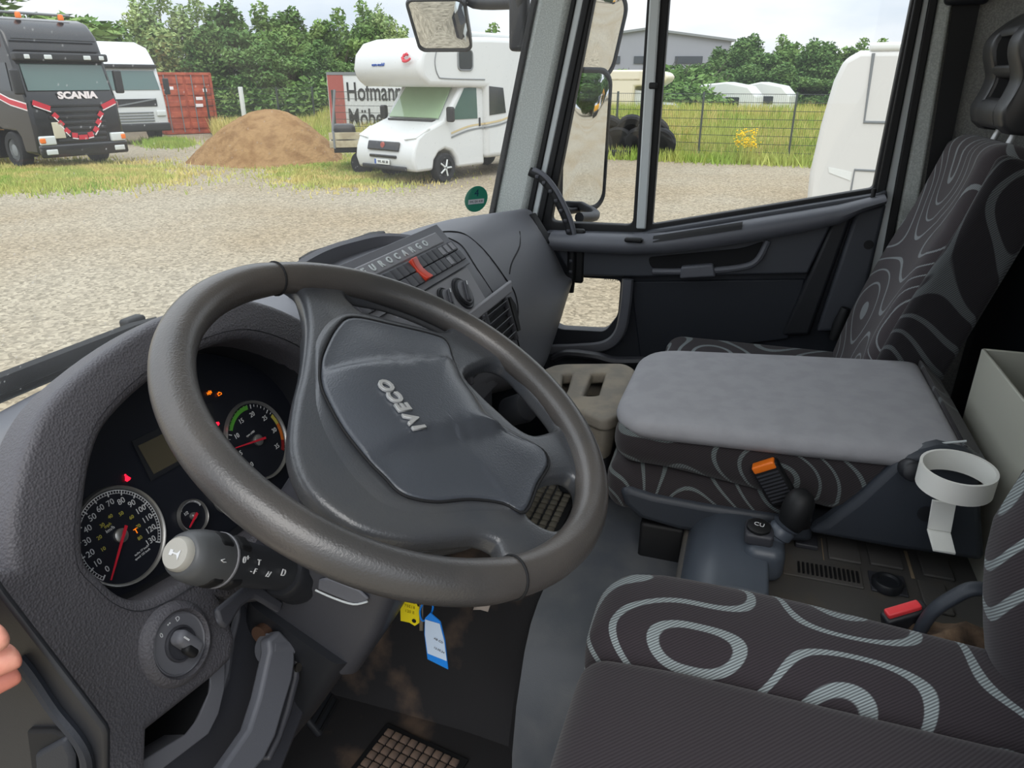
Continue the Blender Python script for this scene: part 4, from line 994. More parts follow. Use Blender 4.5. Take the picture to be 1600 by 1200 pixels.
hf = lean((-0.535, -0.53, 2.36), 4)
MB().rb(hf.p(0, 0.09, 0), (0.28, 0.19, 0.10), 0.04, (3, 3, 1), 4, R=FR(hf)).build('headrest', MAT['black_plastic'], ds, smooth=80)
# worn corner: torn side with bare foam and the bent grey shell edge
MB().rb((-0.245, -0.345, 1.585), (0.09, 0.16, 0.13), 0.04, (3, 3, 3), 3, deform=lambda p: (p.x+0.008*sin(p.y*90), p.y, p.z+0.008*sin(p.x*110+p.y*60))).build('torn_foam', MAT['foam'], ds, smooth=80)
edge = [at(*p, x=-0.235) for p in ((1432, 1000), (1443, 975), (1460, 953), (1485, 936), (1520, 920), (1560, 925))]
MB().tube(spl(edge, 5), 0.008, 10, flat=1.4).build('shell_edge', MAT['seat_shell'], ds, smooth=70)
# buckle beside the driver's seat
bk = thing('belt_buckle', at(1412, 985, x=-0.20), 'seat belt buckle with red button beside the driver seat', 'buckle')
B0 = at(1414, 956, x=-0.215); kf = Frame(B0, V((0.55, -0.75, 0.25)), V((0.1, -0.35, -0.9)))
kf = Frame(B0, (at(1448, 942, x=-0.215)-at(1380, 962, x=-0.235)).normalized(), V((0.12, -0.1, -1)))
MB().rb(kf.p(0, 0.035, 0), (0.060, 0.075, 0.022), 0.005, 1, 3, R=FR(kf)).build('body', MAT['black_plastic'], bk)
MB().rb(kf.p(-0.002, -0.003, 0.001), (0.046, 0.012, 0.014), 0.003, 1, 2, R=FR(kf)).build('button', MAT['red_button'], bk)

# ---- folded middle seat
ms = thing('middle_seat', (0.24, -0.05, 1.45), 'middle seat with its backrest folded flat into a grey table', 'seat')
def low(p):
    x, y, z = p
    if z > 0: z += 0.012*(1-((x)/0.19)**2)
    return (x, y, z)
MB().rb((0.24, 0.02, 1.590), (0.37, 0.36, 0.10), 0.04, (5, 6, 1), 4, deform=low).build('cushion', MAT['seat_mid'], ms, smooth=80)
def fold(p):
    x, y, z = p; t = (0.285-y)/0.57                    # 0 front, 1 rear
    z += 0.030*t
    if z < 0.0: z -= 0.085*max(0, t-0.15)
    x *= 1.0+0.07*t
    return (x, y, z)
MB().rb((0.235, -0.095, 1.692), (0.375, 0.57, 0.100), 0.046, (6, 8, 1), 4, deform=fold).build('folded_backrest', MAT['seat_mid'], ms, smooth=80)
outp = rnd([(0.196, 0.292), (-0.198, 0.294), (-0.213, -0.27), (0.218, -0.27)], [0.09, 0.10, 0.02, 0.02], 8)
outp = [(p.x, p.y) for i in range(len(outp)) for p in [V(outp[i]), V(outp[i]).lerp(V(outp[(i+1) % len(outp)]), 0.5)]]
TBF = Frame((0.237, -0.098, 1.742), (1, 0, 0), (0, 1, 0))
def tz(k, e):
    return lambda p: e + 0.030*(0.285-p[1]*k)/0.57 + 0.0015*sin(p[0]*k*22)*sin(p[1]*k*15)
MB().pillow(outp, TBF, [(0.985, tz(0.985, -0.030)), (1.0, tz(1.0, -0.016)), (0.99, tz(0.99, -0.006)), (0.965, tz(0.965, 0.0005)), (0.93, tz(0.93, 0.0035)), (0.85, tz(0.85, 0.005)), (0.7, tz(0.7, 0.006)), (0.5, tz(0.5, 0.006)), (0.3, tz(0.3, 0.006)), (0.1, tz(0.1, 0.006)), (0.01, tz(0.01, 0.006))], (0, 0)).build('table_panel', MAT['seat_flat'], ms, smooth=80)
# rear flap and hinge cover of the panel
MB().prism([(0.045, -0.365, 1.775), (0.455, -0.365, 1.778), (0.465, -0.415, 1.735), (0.05, -0.42, 1.725)], (0, 0.0, -0.02)).build('rear_flap', MAT['seat_dark'], ms, bevel=0.006)
stp = [at(*p, x=0.045) for p in ((1410, 701), (1440, 697), (1470, 693), (1510, 689))]
MB().tube(spl(stp, 4), 0.0018, 6).build('stitching', MAT['paint_grey'], ms)
# shell, shield and foot
sh = [at(*p, x=0.045) for p in ((966, 765), (975, 790), (1000, 812), (1060, 830), (1180, 846), (1270, 850), (1270, 815), (1100, 790), (1020, 775), (985, 764))]
MB().prism(sh, (0.39, 0, 0)).build('base_shell', MAT['seat_shell'], ms, bevel=0.012, seg=3)
sd_ = [at(*p, x=0.022) for p in ((1262, 835), (1290, 818), (1340, 780), (1395, 728), (1420, 712), (1470, 700), (1530, 715), (1540, 880), (1400, 860))]
MB().prism(sd_, (0.04, 0, 0)).build('side_shield', MAT['seat_shell'], ms, bevel=0.012, seg=3)
c_ = at(1448, 803, x=0.019); MB().lathe([(0, 0.0), (0.0135, 0.0), (0.0135, 0.002), (0, 0.002)], Frame(c_, (0, -1, 0), (0, 0, 1)), 20).build('cover_cap', MAT['black_plastic'], ms)
c_ = at(1424, 735, x=0.005); kf = Frame(c_, (0, -1, 0), (0.3, 0, 1))
MB().lathe([(0.016, -0.03), (0.016, 0.004), (0.015, 0.012), (0.013, 0.014), (0, 0.014)], kf, 20).build('recliner_knob', MAT['black_plastic'], ms, smooth=50)
MB().rb(at(1035, 838, x=0.10)+V((0, 0, 0.0)), (0.06, 0.085, 0.085), 0.008, 1, 2).build('foot', MAT['rubber'], ms)
# its belt buckle with the orange button
b2 = thing('belt_buckle', at(1228, 790, x=0.03), 'seat belt buckle with orange button leaning on the middle seat', 'buckle')
T = at(1193, 724, x=0.032); D = (at(1232, 790, x=0.038)-T).normalized(); kf = Frame(T, D.cross(V((1, 0, 0.2))), D)
if kf.n.x > 0: kf = Frame(T, -kf.a, kf.b)
MB().rb(kf.p(0, 0.042, 0), (0.046, 0.085, 0.020), 0.005, 1, 3, R=FR(kf)).build('body', MAT['rubber'], b2)
MB().rb(kf.p(0, 0.003, 0.003), (0.039, 0.014, 0.018), 0.003, 1, 2, R=FR(kf)).build('button', MAT['orange_button'], b2)
for k in range(9): MB().box(kf.p(0, 0.016+0.007*k, 0.0105), (0.038, 0.003, 0.002), FR(kf)).build('rib', MAT['dark_plastic'], b2)
MB().rb(kf.p(0, 0.11, -0.004), (0.034, 0.08, 0.006), 0.002, 1, 2, R=FR(kf)).build('stem', MAT['rubber'], b2)

# ---- passenger seat
ps = thing('passenger_seat', (0.66, -0.08, 1.2), 'upright passenger seat by the far door in contour patterned fabric', 'seat')
MB().rb((0.665, -0.06, 1.575), (0.43, 0.48, 0.13), 0.045, (5, 6, 2), 4).build('cushion', MAT['seat'], ps, smooth=80)
MB().rb((0.665, -0.08, 1.44), (0.40, 0.44, 0.10), 0.02).build('base_shell', MAT['seat_shell'], ps)
MB().rb((0.665, -0.10, 1.30), (0.34, 0.36, 0.24), 0.02).build('pedestal', MAT['black_plastic'], ps)
pf = lean((0.665, -0.30, 1.60), 15)
def pb(p):
    x, y, z = p
    t = (y+0.31)/0.62
    x *= 1.0-0.10*max(0, t-0.75)/0.25
    if z > 0: z += 0.018*(1-((y+0.12)/0.25)**2 if abs(y+0.12) < 0.25 else 0) - 0.012*max(0, 1-(x/0.15)**2)
    return (x, y, z)
MB().rb(pf.p(0, 0.30, -0.005), (0.40, 0.62, 0.105), 0.045, (8, 12, 2), 4, R=FR(pf), deform=pb).build('backrest', MAT['seat_fine'], ps, smooth=80)
for s_ in (-1, 1):
    MB().rb(pf.p(s_*0.2, 0.29, -0.022), (0.035, 0.60, 0.115), 0.016, (1, 10, 2), 3, R=FR(pf), deform=lambda p: (p[0], p[1], p[2]+(0.016*(1-((p[1]+0.11)/0.25)**2) if p[2] > 0 and abs(p[1]+0.11) < 0.25 else 0))).build('side_panel', MAT['seat_dark'], ps, smooth=70)
# lumbar wheel and reclining strap on the door side
MB().tube([V((0.886, -0.255, 1.66)), V((0.886, -0.262, 1.70)), V((0.886, -0.27, 1.75))], [0.012, 0.018, 0.012], 10).build('lumbar_wheel', MAT['rubber'], ps)
for s_ in (-1, 1): MB().tube([pf.p(s_*0.055, 0.58, -0.01), pf.p(s_*0.055, 0.68, -0.012)], 0.0065, 12).build('headrest_post', MAT['chrome'], ps)
# headrest: two cheeks joined by three bars, with two deep openings between
HO = pf.p(0, 0.622, 0.0); hfr = lean(HO, 8)
def hp2(x, y, z): return hfr.p(x*0.97, y*0.85+0.014, z*0.9)
fpro = spl([(0.0, 0.034, 0), (0.03, 0.046, 0), (0.07, 0.040, 0), (0.105, 0.040, 0), (0.15, 0.062, 0), (0.185, 0.066, 0), (0.22, 0.046, 0), (0.255, 0.008, 0), (0.270, -0.035, 0)], 5)
def fz(y):
    for p, q in zip(fpro[:-1], fpro[1:]):
        if p.x <= y <= q.x: return p.y+(q.y-p.y)*(y-p.x)/max(q.x-p.x, 1e-6)
    return fpro[0].y if y < 0 else fpro[-1].y
ring_ = [(p.y, p.x) for p in fpro] + [(-0.062, 0.262), (-0.070, 0.20), (-0.062, 0.10), (-0.045, 0.02), (-0.02, -0.010), (0.015, -0.012)]
hd = MB()
for s_ in (-1, 1):
    secs = []
    for dx, k in ((-0.040, 0.93), (-0.036, 0.975), (-0.026, 1.0), (0.026, 1.0), (0.036, 0.975), (0.040, 0.93)):
        secs.append([hp2(s_*0.092+dx, 0.13+(y-0.13)*k, z*k) for z, y in ring_])
    hd.loft(secs, True, True)
for y0, y1 in ((-0.006, 0.060), (0.104, 0.130), (0.190, 0.266)):
    ys = [y0+(y1-y0)*k/8 for k in range(9)]
    def edge_(y): e = min(y-y0, y1-y)/0.010; return -0.008*max(0, 1-e)**2
    sec = [(fz(y)+edge_(y), y) for y in ys] + [(fz(y)-0.06, y) for y in reversed(ys)]
    hd.loft([[hp2(x, y, z) for z, y in sec] for x in (-0.062, 0.062)], True, True)
hdo = hd.build('headrest', MAT['headrest'], ps, smooth=60)
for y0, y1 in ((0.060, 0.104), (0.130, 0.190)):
    # black sheet painting the shade inside the openings: back and both side walls
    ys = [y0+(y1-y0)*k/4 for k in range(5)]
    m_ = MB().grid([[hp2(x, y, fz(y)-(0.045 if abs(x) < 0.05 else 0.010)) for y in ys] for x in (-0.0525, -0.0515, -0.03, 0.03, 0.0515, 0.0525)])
    m_.build('opening_shade', MAT['void'], hdo)
# belt of the passenger seat on the pillar
sb = thing('seat_belt', (0.935, -0.40, 2.1), 'black seat belt hanging from the rear pillar behind the passenger seat', 'seat belt')
fb = Frame((0.952, 0, 0), (0, -1, 0), (0, 0, 1))
l0, l1, r0_, r1_ = fb.px(1458, 205), fb.px(1489, 8), fb.px(1490, 205), fb.px(1531, 8)
lb, rb_ = ext(l0, l1, 1.5), ext(r0_, r1_, 1.5)
MB().prism([fb.p(*lb), fb.p(*rb_), fb.p(*ext(r0_, r1_, 2.50)), fb.p(*ext(l0, l1, 2.50))], (-0.002, 0, 0)).build('webbing', MAT['rubber'], sb)
MB().rb(at(1510, 0, x=0.94)+V((0, 0, 0.02)), (0.03, 0.09, 0.06), 0.012, 1, 3).build('upper_anchor', MAT['black_plastic'], sb)

# ================================================================ CONSOLE AND SMALL THINGS
co = thing('gear_console', (0.0, -0.2, 1.44), 'dirty black centre console with gear lever housing beside the driver seat', 'console')
ZC = 1.53
MB().rb((-0.035, -0.235, 1.485), (0.345, 0.56, 0.09), 0.012, (2, 3, 1)).build('base', MAT['console'], co)
# rounded hood at the front
secs = []
for x, k in ((-0.165, 0.94), (-0.155, 1.0), (0.085, 1.0), (0.095, 0.94)):
    pr = [(0.045, 1.44), (0.042, 1.50), (0.028, 1.55), (0.0, 1.578), (-0.03, 1.588), (-0.085, 1.588), (-0.10, 1.57), (-0.105, 1.44)]
    q = spl([(y, z, 0) for y, z in pr], 4); secs.append([V((x, -0.03+(p.x+0.03)*k, 1.44+(p.y-1.44)*k)) for p in q])
MB().loft(secs, True, True).build('hood', MAT['console_blue'], co, smooth=50)
def pad(name, c0, c1, h, m, z=ZC, bevel=0.003):
    p, q = at(*c0, z=z), at(*c1, z=z)
    return MB().rb(((p.x+q.x)/2, (p.y+q.y)/2, z+h/2), (abs(p.x-q.x), abs(p.y-q.y), h), min(bevel, h*0.45), 1, 2).build(name, m, co)
pad('pad', (1290, 840), (1346, 884), 0.006, MAT['console']); pad('pad', (1352, 850), (1412, 893), 0.006, MAT['console']); pad('pad', (1430, 862), (1492, 910), 0.006, MAT['console'])
pad('pad', (1240, 828), (1278, 862), 0.010, MAT['dark_plastic'])
pad('dirt_strip', (1284, 842), (1287, 882), 0.002, MAT['dirt']); pad('dirt_strip', (1417, 862), (1424, 904), 0.002, MAT['dirt'])
pad('vent_plate', (1222, 866), (1350, 922), 0.004, MAT['console'])
for k in range(14):
    t = k/13; p = at(1248+92*t, 886+16*t, z=ZC+0.005); MB().box(p, (0.030, 0.0035, 0.004)).build('vent_rib', MAT['rubber'], co)
pad('button_plate', (1355, 893), (1420, 935), 0.004, MAT['dark_plastic'])
p = at(1387, 909, z=ZC+0.012); fr = Frame(p+V((0, 0, -0.010)), (1, 0, 0), (0, 1, 0))
MB().lathe([(0.024, 0.0), (0.024, 0.010), (0.021, 0.014), (0.017, 0.014), (0.015, 0.010), (0, 0.010)], fr, 28).build('round_button', MAT['black_plastic'], co, smooth=50)
pad('pad', (1432, 908), (1492, 965), 0.005, MAT['console'])
# ---- gear lever
gl_ = thing('gear_lever', at(1175, 880, x=-0.02), 'short gear lever with worn black knob on the centre console', 'gear lever')
g0 = at(1180, 868, x=-0.04)
MB().rb(g0+V((0, -0.012, 0.005)), (0.075, 0.065, 0.065), 0.02, (2, 2, 2), 4).build('base_block', MAT['console_blue'], gl_, smooth=70)
MB().rb(g0+V((0.0, 0.0, 0.045)), (0.05, 0.045, 0.022), 0.006, 1, 2).build('button_block', MAT['dark_plastic'], gl_)
bfz = Frame(g0+V((-0.004, 0.002, 0.056)), (0.2, -1, 0), (1, 0.2, 0.12))
if bfz.n.z < 0: bfz = Frame(bfz.o, -bfz.a, bfz.b)
MB().lathe([(0.019, 0.0), (0.019, 0.006), (0.016, 0.008), (0, 0.008)], bfz, 24).build('selector_button', MAT['rubber'], gl_)
text('symbol', 'CU', 0.012, bfz.M(0, 0, 0.0086) @ Matrix.Rotation(radians(-20), 4, 'Z'), MAT['print_white'], gl_, 0.0002)
k1 = at(1243, 802, x=-0.015); k0 = at(1200, 855, x=-0.03)
d = (k1-k0)
MB().tube([k0, k0+d*0.35, k0+d*0.38, k0+d*0.55, k0+d*0.60, k0+d*0.66, k0+d*0.68], [0.017, 0.017, 0.021, 0.021, 0.018, 0.023, 0.016], 20).build('collar', MAT['console_blue'], gl_, smooth=40)
ks = [(0.0, 0.010), (0.08, 0.022), (0.25, 0.030), (0.5, 0.0325), (0.75, 0.031), (0.92, 0.022), (1.0, 0.008)]
kd = (d.normalized()*0.45+V((0.05, -0.02, 0.9))).normalized()
MB().tube([k1-kd*0.034+kd*0.078*t for t, r in ks], [r*0.76 for t, r in ks], 20).build('knob', MAT['rubber'], gl_, smooth=80)
# ---- white bottle holder
bh = thing('bottle_holder', at(1475, 850, x=-0.04), 'white plastic bottle ring holder on a bracket behind the console', 'bottle holder')
c0 = at(1494, 745, x=-0.045); rf = Frame(c0, (1, 0.0, 0.06), (0.0, 1, -0.02))
R_ = 0.050
MB().loft([[rf.p(r*cos(2*pi*k/40), r*sin(2*pi*k/40), h) for k in range(40)] for r, h in ((R_, -0.017), (R_, 0.017), (R_-0.004, 0.017), (R_-0.004, -0.017))], True, False, True).build('ring', MAT['white_plastic'], bh, smooth=40)
s0, s1 = at(1478, 785, x=-0.035), at(1470, 830, x=-0.035)
MB().prism([s0+V((0, 0.018, 0)), s0+V((0, -0.014, 0)), s1+V((0, -0.014, 0)), s1+V((0, 0.018, 0))], (0.004, 0, 0)).build('bracket_arm', MAT['white_plastic'], bh, bevel=0.001)
MB().prism([s1+V((0.004, 0.018, 0)), s1+V((0.004, -0.014, 0)), s1+V((-0.035, -0.016, -0.012)), s1+V((-0.035, 0.014, -0.012))], (0, 0, -0.004)).build('bracket_foot', MAT['white_plastic'], bh, bevel=0.001)
MB().box(c0+V((0.058, -0.01, -0.005)), (0.020, 0.05, 0.02)).build('back_clip', MAT['rubber'], bh)
# ---- grey storage bin behind the middle seat
bn = thing('storage_bin', (0.12, -0.50, 1.46), 'pale grey open storage bin standing behind the middle seat', 'bin')
x0, x1, y0, y1, z0, z1 = -0.12, 0.345, -0.56, -0.440, 1.46, 1.845
MB().box(((x0+x1)/2, y1, (z0+z1)/2), (x1-x0, 0.006, z1-z0)).build('front_wall', MAT['bin_grey'], bn, bevel=0.002)
MB().box(((x0+x1)/2, y0, (z0+z1)/2), (x1-x0, 0.006, z1-z0)).build('rear_wall', MAT['bin_grey'], bn, bevel=0.002)
MB().box((x1, (y0+y1)/2, (z0+z1)/2), (0.006, y1-y0, z1-z0)).build('side_wall', MAT['bin_grey'], bn, bevel=0.002)
MB().box((x0, (y0+y1)/2, (z0+z1)/2), (0.006, y1-y0, z1-z0)).build('side_wall', MAT['bin_grey'], bn, bevel=0.002)
MB().box(((x0+x1)/2, (y0+y1)/2, z0+0.003), (x1-x0, y1-y0, 0.006)).build('bottom', MAT['bin_grey'], bn)
cl_ = MB().rb((0.20, -0.50, 1.70), (0.20, 0.095, 0.20), 0.04, (6, 3, 6), 3, deform=lambda p: (p[0]+0.010*sin(p[1]*70+p[2]*40), p[1]+0.006*sin(p[0]*60), p[2]+0.012*sin(p[0]*50+1))).build('folded_cloth', MAT['door_dark'], smooth=80)
tag(cl_, 'dark crumpled cloth stuffed into the grey bin', 'cloth')
# ---- twin cup holder in front of the middle seat
cu_ = thing('cup_holder', (0.30, 0.30, 1.44), 'worn beige grey cup holder tray in front of the middle seat', 'cup holder')
TZ = 1.685
CP = Frame((0, 0, TZ), (1, 0, 0), (0, 1, 0))
co_ = [CP.px(*p) for p in ((846, 583), (872, 572), (974, 571), (989, 580), (962, 650), (945, 657), (905, 640))]
h1 = [CP.px(*p) for p in ((874, 585), (900, 583), (893, 610), (886, 622), (872, 605))]
h2 = [CP.px(*p) for p in ((920, 584), (952, 583), (941, 620), (928, 623), (905, 622))]
curve2d('tray_top', rnd(co_, 0.025), [rnd(h1, 0.012), rnd(h2, 0.012)], CP.M(h=-0.010), 0.006, 0.008, MAT['bin_worn'] if 'bin_worn' in MAT else mat('tray_worn', (122, 116, 106), 0.7, bump=0.3, bscale=300, col2=(140, 131, 116), vscale=20), cu_, smooth=60)
cc = (sum(p[0] for p in co_)/7, sum(p[1] for p in co_)/7)
MB().loft([[V((cc[0]+(x-cc[0])*k, cc[1]+(y-cc[1])*k, z)) for x, y in rnd(co_, 0.025)] for z, k in ((TZ-0.016, 0.995), (TZ-0.045, 0.985), (TZ-0.10, 0.88))], True, False).build('tray_body', bpy.data.materials['tray_worn'], cu_, smooth=60)
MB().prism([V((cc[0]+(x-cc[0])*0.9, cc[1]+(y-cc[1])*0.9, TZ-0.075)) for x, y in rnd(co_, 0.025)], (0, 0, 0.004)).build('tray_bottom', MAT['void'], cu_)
MB().rb((cc[0], cc[1], 1.52), (0.14, 0.12, 0.16), 0.02).build('stand', MAT['black_plastic'], cu_)
# ---- hand lever under the dash
lv = thing('hand_lever', at(390, 1200, x=-0.62), 'grey curved hand lever under the dashboard left of the steering column', 'lever')
def cl(lst, h): return [CF.p(*CF.px(*p, h), h) for p in lst]
MB().prism(cl(((420, 1000), (438, 984), (462, 1008), (462, 1035), (458, 1062), (445, 1105), (432, 1150), (413, 1188), (380, 1225), (345, 1260), (300, 1260), (352, 1195), (390, 1140), (406, 1090), (416, 1045), (422, 1018)), 0.075), CF.n*-0.016).build('arm', MAT['door_grey'], lv, bevel=0.004, seg=3)
MB().prism(cl(((460, 1006), (470, 1024), (470, 1060), (456, 1115), (440, 1160), (425, 1190), (418, 1185), (436, 1150), (450, 1105), (461, 1060), (464, 1030)), 0.068), CF.n*-0.03).build('side_plate', MAT['dark_plastic'], lv, bevel=0.003)
MB().tube([CF.p(*CF.px(404, 1014, 0.05), 0.06), CF.p(*CF.px(436, 1012, 0.05), 0.06)], 0.016, 20).build('pivot', MAT['door_grey'], lv)
c_ = CF.p(*CF.px(464, 1043, 0.069), 0.069); MB().lathe([(0, 0.0), (0.005, 0.0), (0.005, 0.003), (0, 0.003)], Frame(c_, CF.a, CF.b), 14).build('screw', MAT['steel'], lv)
MB().tube([CF.p(*CF.px(404, 992, 0.05), 0.05), CF.p(*CF.px(418, 982, 0.05), 0.05)], 0.010, 14).build('copper_bush', mat('copper_bush', (104, 78, 64), 0.5, metal=0.5), lv)
# ---- keys with tags in the ignition
kx = -0.452
ky = thing('key_bunch', at(650, 920, x=kx), 'key bunch with yellow and blue tags hanging below the steering wheel', 'keys')
yt = [at(*p, x=kx) for p in ((625, 931), (657, 938), (657, 972), (648, 978), (640, 973), (626, 970))]
t_ = MB().prism(yt, (0.0015, 0, 0)).build('yellow_tag', MAT['tag_yellow'], ky)
c_ = at(647, 970, x=kx-0.0004); MB().lathe([(0, 0), (0.003, 0), (0.003, 0.0005), (0, 0.0005)], Frame(c_, (0, -1, 0), (0, 0, 1)), 12).build('tag_hole', MAT['void'], t_)
for i, s_ in enumerate(('IVECO', '75E18', '120 E')):
    q = at(640, 940+8*i, x=kx-0.0006); text('tag_print', s_, 0.006, Frame(q, (0, -1, -0.05), (0, -0.05, 1)).M(), mat('tag_ink', (150, 130, 10), 0.6) if i == 0 else bpy.data.materials['tag_ink'], t_, 0.0001)
bt = [at(*p, x=kx-0.012) for p in ((664, 966), (672, 958), (688, 972), (695, 1000), (700, 1046), (668, 1030), (663, 990))]
t2 = MB().prism(bt, (0.0015, 0, 0)).build('blue_tag', MAT['tag_blue'], ky)
bi = [at(*p, x=kx-0.013) for p in ((664, 968), (687, 975), (694, 1002), (698, 1033), (668, 1021), (664, 992))]
t3 = MB().prism(bi, (0.0006, 0, 0)).build('paper_insert', MAT['tag_paper'], t2)
for i, (px, py, s_) in enumerate(((685, 1001, 'AB CD'), (686, 1016, '12.05.24'), (687, 1023, 'Iveco'))):
    text('tag_print', s_, 0.0045, Frame(at(px, py, x=kx-0.0145), (0, -1, -0.35), (0, -0.35, 1)).M(), MAT['dark_plastic'], t3, 0.0001) if i < 2 else None
MB().tube(spl([at(*p, x=kx-0.006) for p in ((662, 938), (676, 945), (672, 962), (660, 970), (656, 955), (662, 940))], 4), 0.0012, 6).build('split_ring', MAT['tag_blue'], ky)
MB().prism([at(*p, x=kx-0.004) for p in ((655, 944), (661, 946), (661, 986), (655, 986))], (0.002, 0, 0)).build('key_blade', MAT['steel'], ky, bevel=0.0005)
MB().tube([at(648, 925, x=kx+0.01), at(656, 946, x=kx-0.002)], 0.003, 8).build('ignition_key', MAT['steel'], ky)
# ---- scrap of paper on the engine cover
q = at(757, 947, z=1.43)
MB().grid([[q+V((0.02*i-0.02, 0.014*j-0.014, 0.012-0.008*abs(i-1)*(1 if j else 0.6)+0.004*((i+j) % 2))) for i in range(3)] for j in range(3)]).build('paper_scrap', MAT['paper'], solid=0.0008)
tag(bpy.data.objects['paper_scrap'], 'crumpled scrap of paper lying on the engine cover', 'paper')
# ---- floor mats of small square studs
def matgrid(label, x0, y0, nx, ny, pitch, size, z, m, rot=0.0):
    root = thing('rubber_mat', (x0, y0, z), label, 'mat', M=Matrix.Translation((x0, y0, z)) @ Matrix.Rotation(rot, 4, 'Z'))
    w, h = nx*pitch, ny*pitch
    MB().rb((w/2, h/2, -0.001), (w+0.02, h+0.02, 0.006), 0.002).build('mat_sheet', MAT['rubber'], None).parent = root
    me = meshof(MB().rb((0, 0, 0), (size, size, 0.006), 0.0015, 1, 1), 'stud', m)
    for i in range(nx):
        for j in range(ny):
            o = bpy.data.objects.new('stud', me); COL.objects.link(o); o.parent = root; o.location = ((i+0.5)*pitch, (j+0.5)*pitch, 0.003)
p = at(452, 1140, z=1.19)
matgrid('dusty rubber mat of square studs in the driver footwell', -0.50, 0.40, 13, 9, 0.0175, 0.0145, 1.185, MAT['tile_dirt'], radians(-8))
matgrid('rubber mat of square studs on the front of the engine cover', 0.10, 0.305, 14, 9, 0.0205, 0.0155, 1.432, mat('stud_grey', (112, 108, 96), 0.85, col2=(90, 86, 78), vscale=30))
# ---- pedal
pd = thing('brake_pedal', at(495, 1130, z=1.22), 'black ribbed brake pedal at the foot of the steering column', 'pedal')
P0 = at(498, 1106, z=1.30); pfm = Frame(P0, (1, 0.1, 0), (0, 0.55, 0.83))
MB().rb(pfm.p(0, 0, 0), (0.075, 0.06, 0.014), 0.006, 1, 2, R=FR(pfm)).build('pad', MAT['black_plastic'], pd)
for k in range(4): MB().box(pfm.p(0, -0.021+0.014*k, 0.008), (0.066, 0.005, 0.004), FR(pfm)).build('rib', MAT['rubber'], pd)
MB().tube([pfm.p(0, 0.01, -0.005), pfm.p(0, 0.10, -0.10), pfm.p(0, 0.25, -0.14)], 0.010, 8).build('arm', MAT['rubber'], pd)
# ---- grab handle on the pillar
gh = thing('grab_handle', at(896, 460, x=0.90), 'black ribbed grab handle curving down the far windscreen pillar', 'handle')
gp = [at(*p, x=0.915) for p in ((828, 268), (845, 277), (862, 297), (876, 322), (887, 348), (893, 375), (894, 400), (893, 428), (890, 456))]
gp = spl(gp, 5)
MB().tube(gp, 0.013, 12).build('bar', MAT['rubber'], gh, smooth=70)
gc = [p+V((-0.004, -0.010, 0.006)) for p in gp[:26]]
MB().tube(gc, 0.008, 10).build('outer_strip', MAT['door_grey'], gh, smooth=70)
stud_ = meshof(MB().rb((0, 0, 0), (0.010, 0.013, 0.011), 0.004, 1, 2), 'grip_rib', MAT['dark_plastic'])
for i in range(4, len(gp)-2, 3): piece('grip_rib', stud_, Matrix.Translation(gp[i]+V((-0.011, -0.0, -0.002))), gh)
MB().rb(at(900, 400, x=0.925), (0.02, 0.05, 0.16), 0.008).build('mount_plate', MAT['rubber'], gh)
# ---- sticker on the glass
def on_ws(px, py, off=-0.004):
    r = ray(px, py); t = 1.0
    for _ in range(60):
        p = CAM+r*t; t -= (p.y-(ws(p.x, p.z)+off))/(r.y+0.245*r.z)*0.5
    return CAM+r*t
sp0 = on_ws(744, 311); nx_ = V((-0.62, -0.78, 0.0)); sf = Frame(sp0, V((0.78, -0.62, 0)), V((0, -0.24, 0.97)))
stk = thing('green_sticker', sp0, 'round green environmental badge in the lower corner of the windscreen', 'sticker')
MB().lathe([(0, 0), (0.038, 0), (0.038, 0.0006), (0, 0.0006)], sf, 32).build('disc', mat('sticker_green', (46, 150, 120), 0.5), stk)
MB().prism([sf.p(x, y, 0.0008) for x, y in ((-0.026, -0.014), (0.026, -0.014), (0.026, 0.0), (-0.026, 0.0))], sf.n*0.0004).build('field', MAT['print_white'], stk)
text('digit', '4', 0.03, sf.M(0, 0.017, 0.0008), mat('sticker_ink', (16, 60, 90), 0.5), stk, 0.0003)
text('plate_number', 'WL EA 418', 0.009, sf.M(0, -0.007, 0.0014), MAT['dark_plastic'], stk, 0.0002)
# ---- hand of the person holding the door post: fingers curl round the trim, the rest is outside the picture
hq = at(-26, 992, x=-0.912)
hand = MB()
fx = (at(60, 1040, x=-0.905)-at(-60, 1010, x=-0.905)).normalized()      # fingers point to the right in the picture
fd = V((0, 0.25, -1)).normalized(); fd = (fd-fx*fd.dot(fx)).normalized(); fo = fx.cross(fd)
if fo.dot(CAM-hq) < 0: fo = -fo
def hp(a, b, c): return hq + fx*a + fd*b + fo*c
def fing(b, L, r, tipc, a_off=0.0):
    pts = [hp(-0.085, b*0.9, 0.006), hp(-0.055, b, 0.012), hp(-0.055+L*0.45, b, 0.020), hp(-0.055+L*0.78, b*1.02, 0.012), hp(-0.055+L*0.97, b*1.03, tipc), hp(-0.055+L, b*1.03, tipc-0.004)]
    P = spl(pts, 5); n = len(P)
    hand.tube(P, [r*(1.12-0.25*i/(n-1))*(1 if i < n-3 else (0.85, 0.6, 0.25)[i-(n-3)]) for i in range(n)], 12)
fing(-0.026, 0.060, 0.0088, -0.006); fing(-0.006, 0.074, 0.0092, 0.004); fing(0.014, 0.066, 0.0088, -0.002); fing(0.033, 0.052, 0.0078, -0.006)
hand.rb(hp(-0.10, 0.002, 0.004), (0.075, 0.080, 0.030), 0.013, 2, 3, R=Matrix((fx, fd, fx.cross(fd))).transposed())
hand.tube(spl([hp(-0.13, -0.030, 0.0), hp(-0.105, -0.052, -0.006), hp(-0.075, -0.056, -0.016), hp(-0.055, -0.052, -0.024)], 4), [0.014]*5+[0.0115]*5+[0.010, 0.008, 0.004], 12)
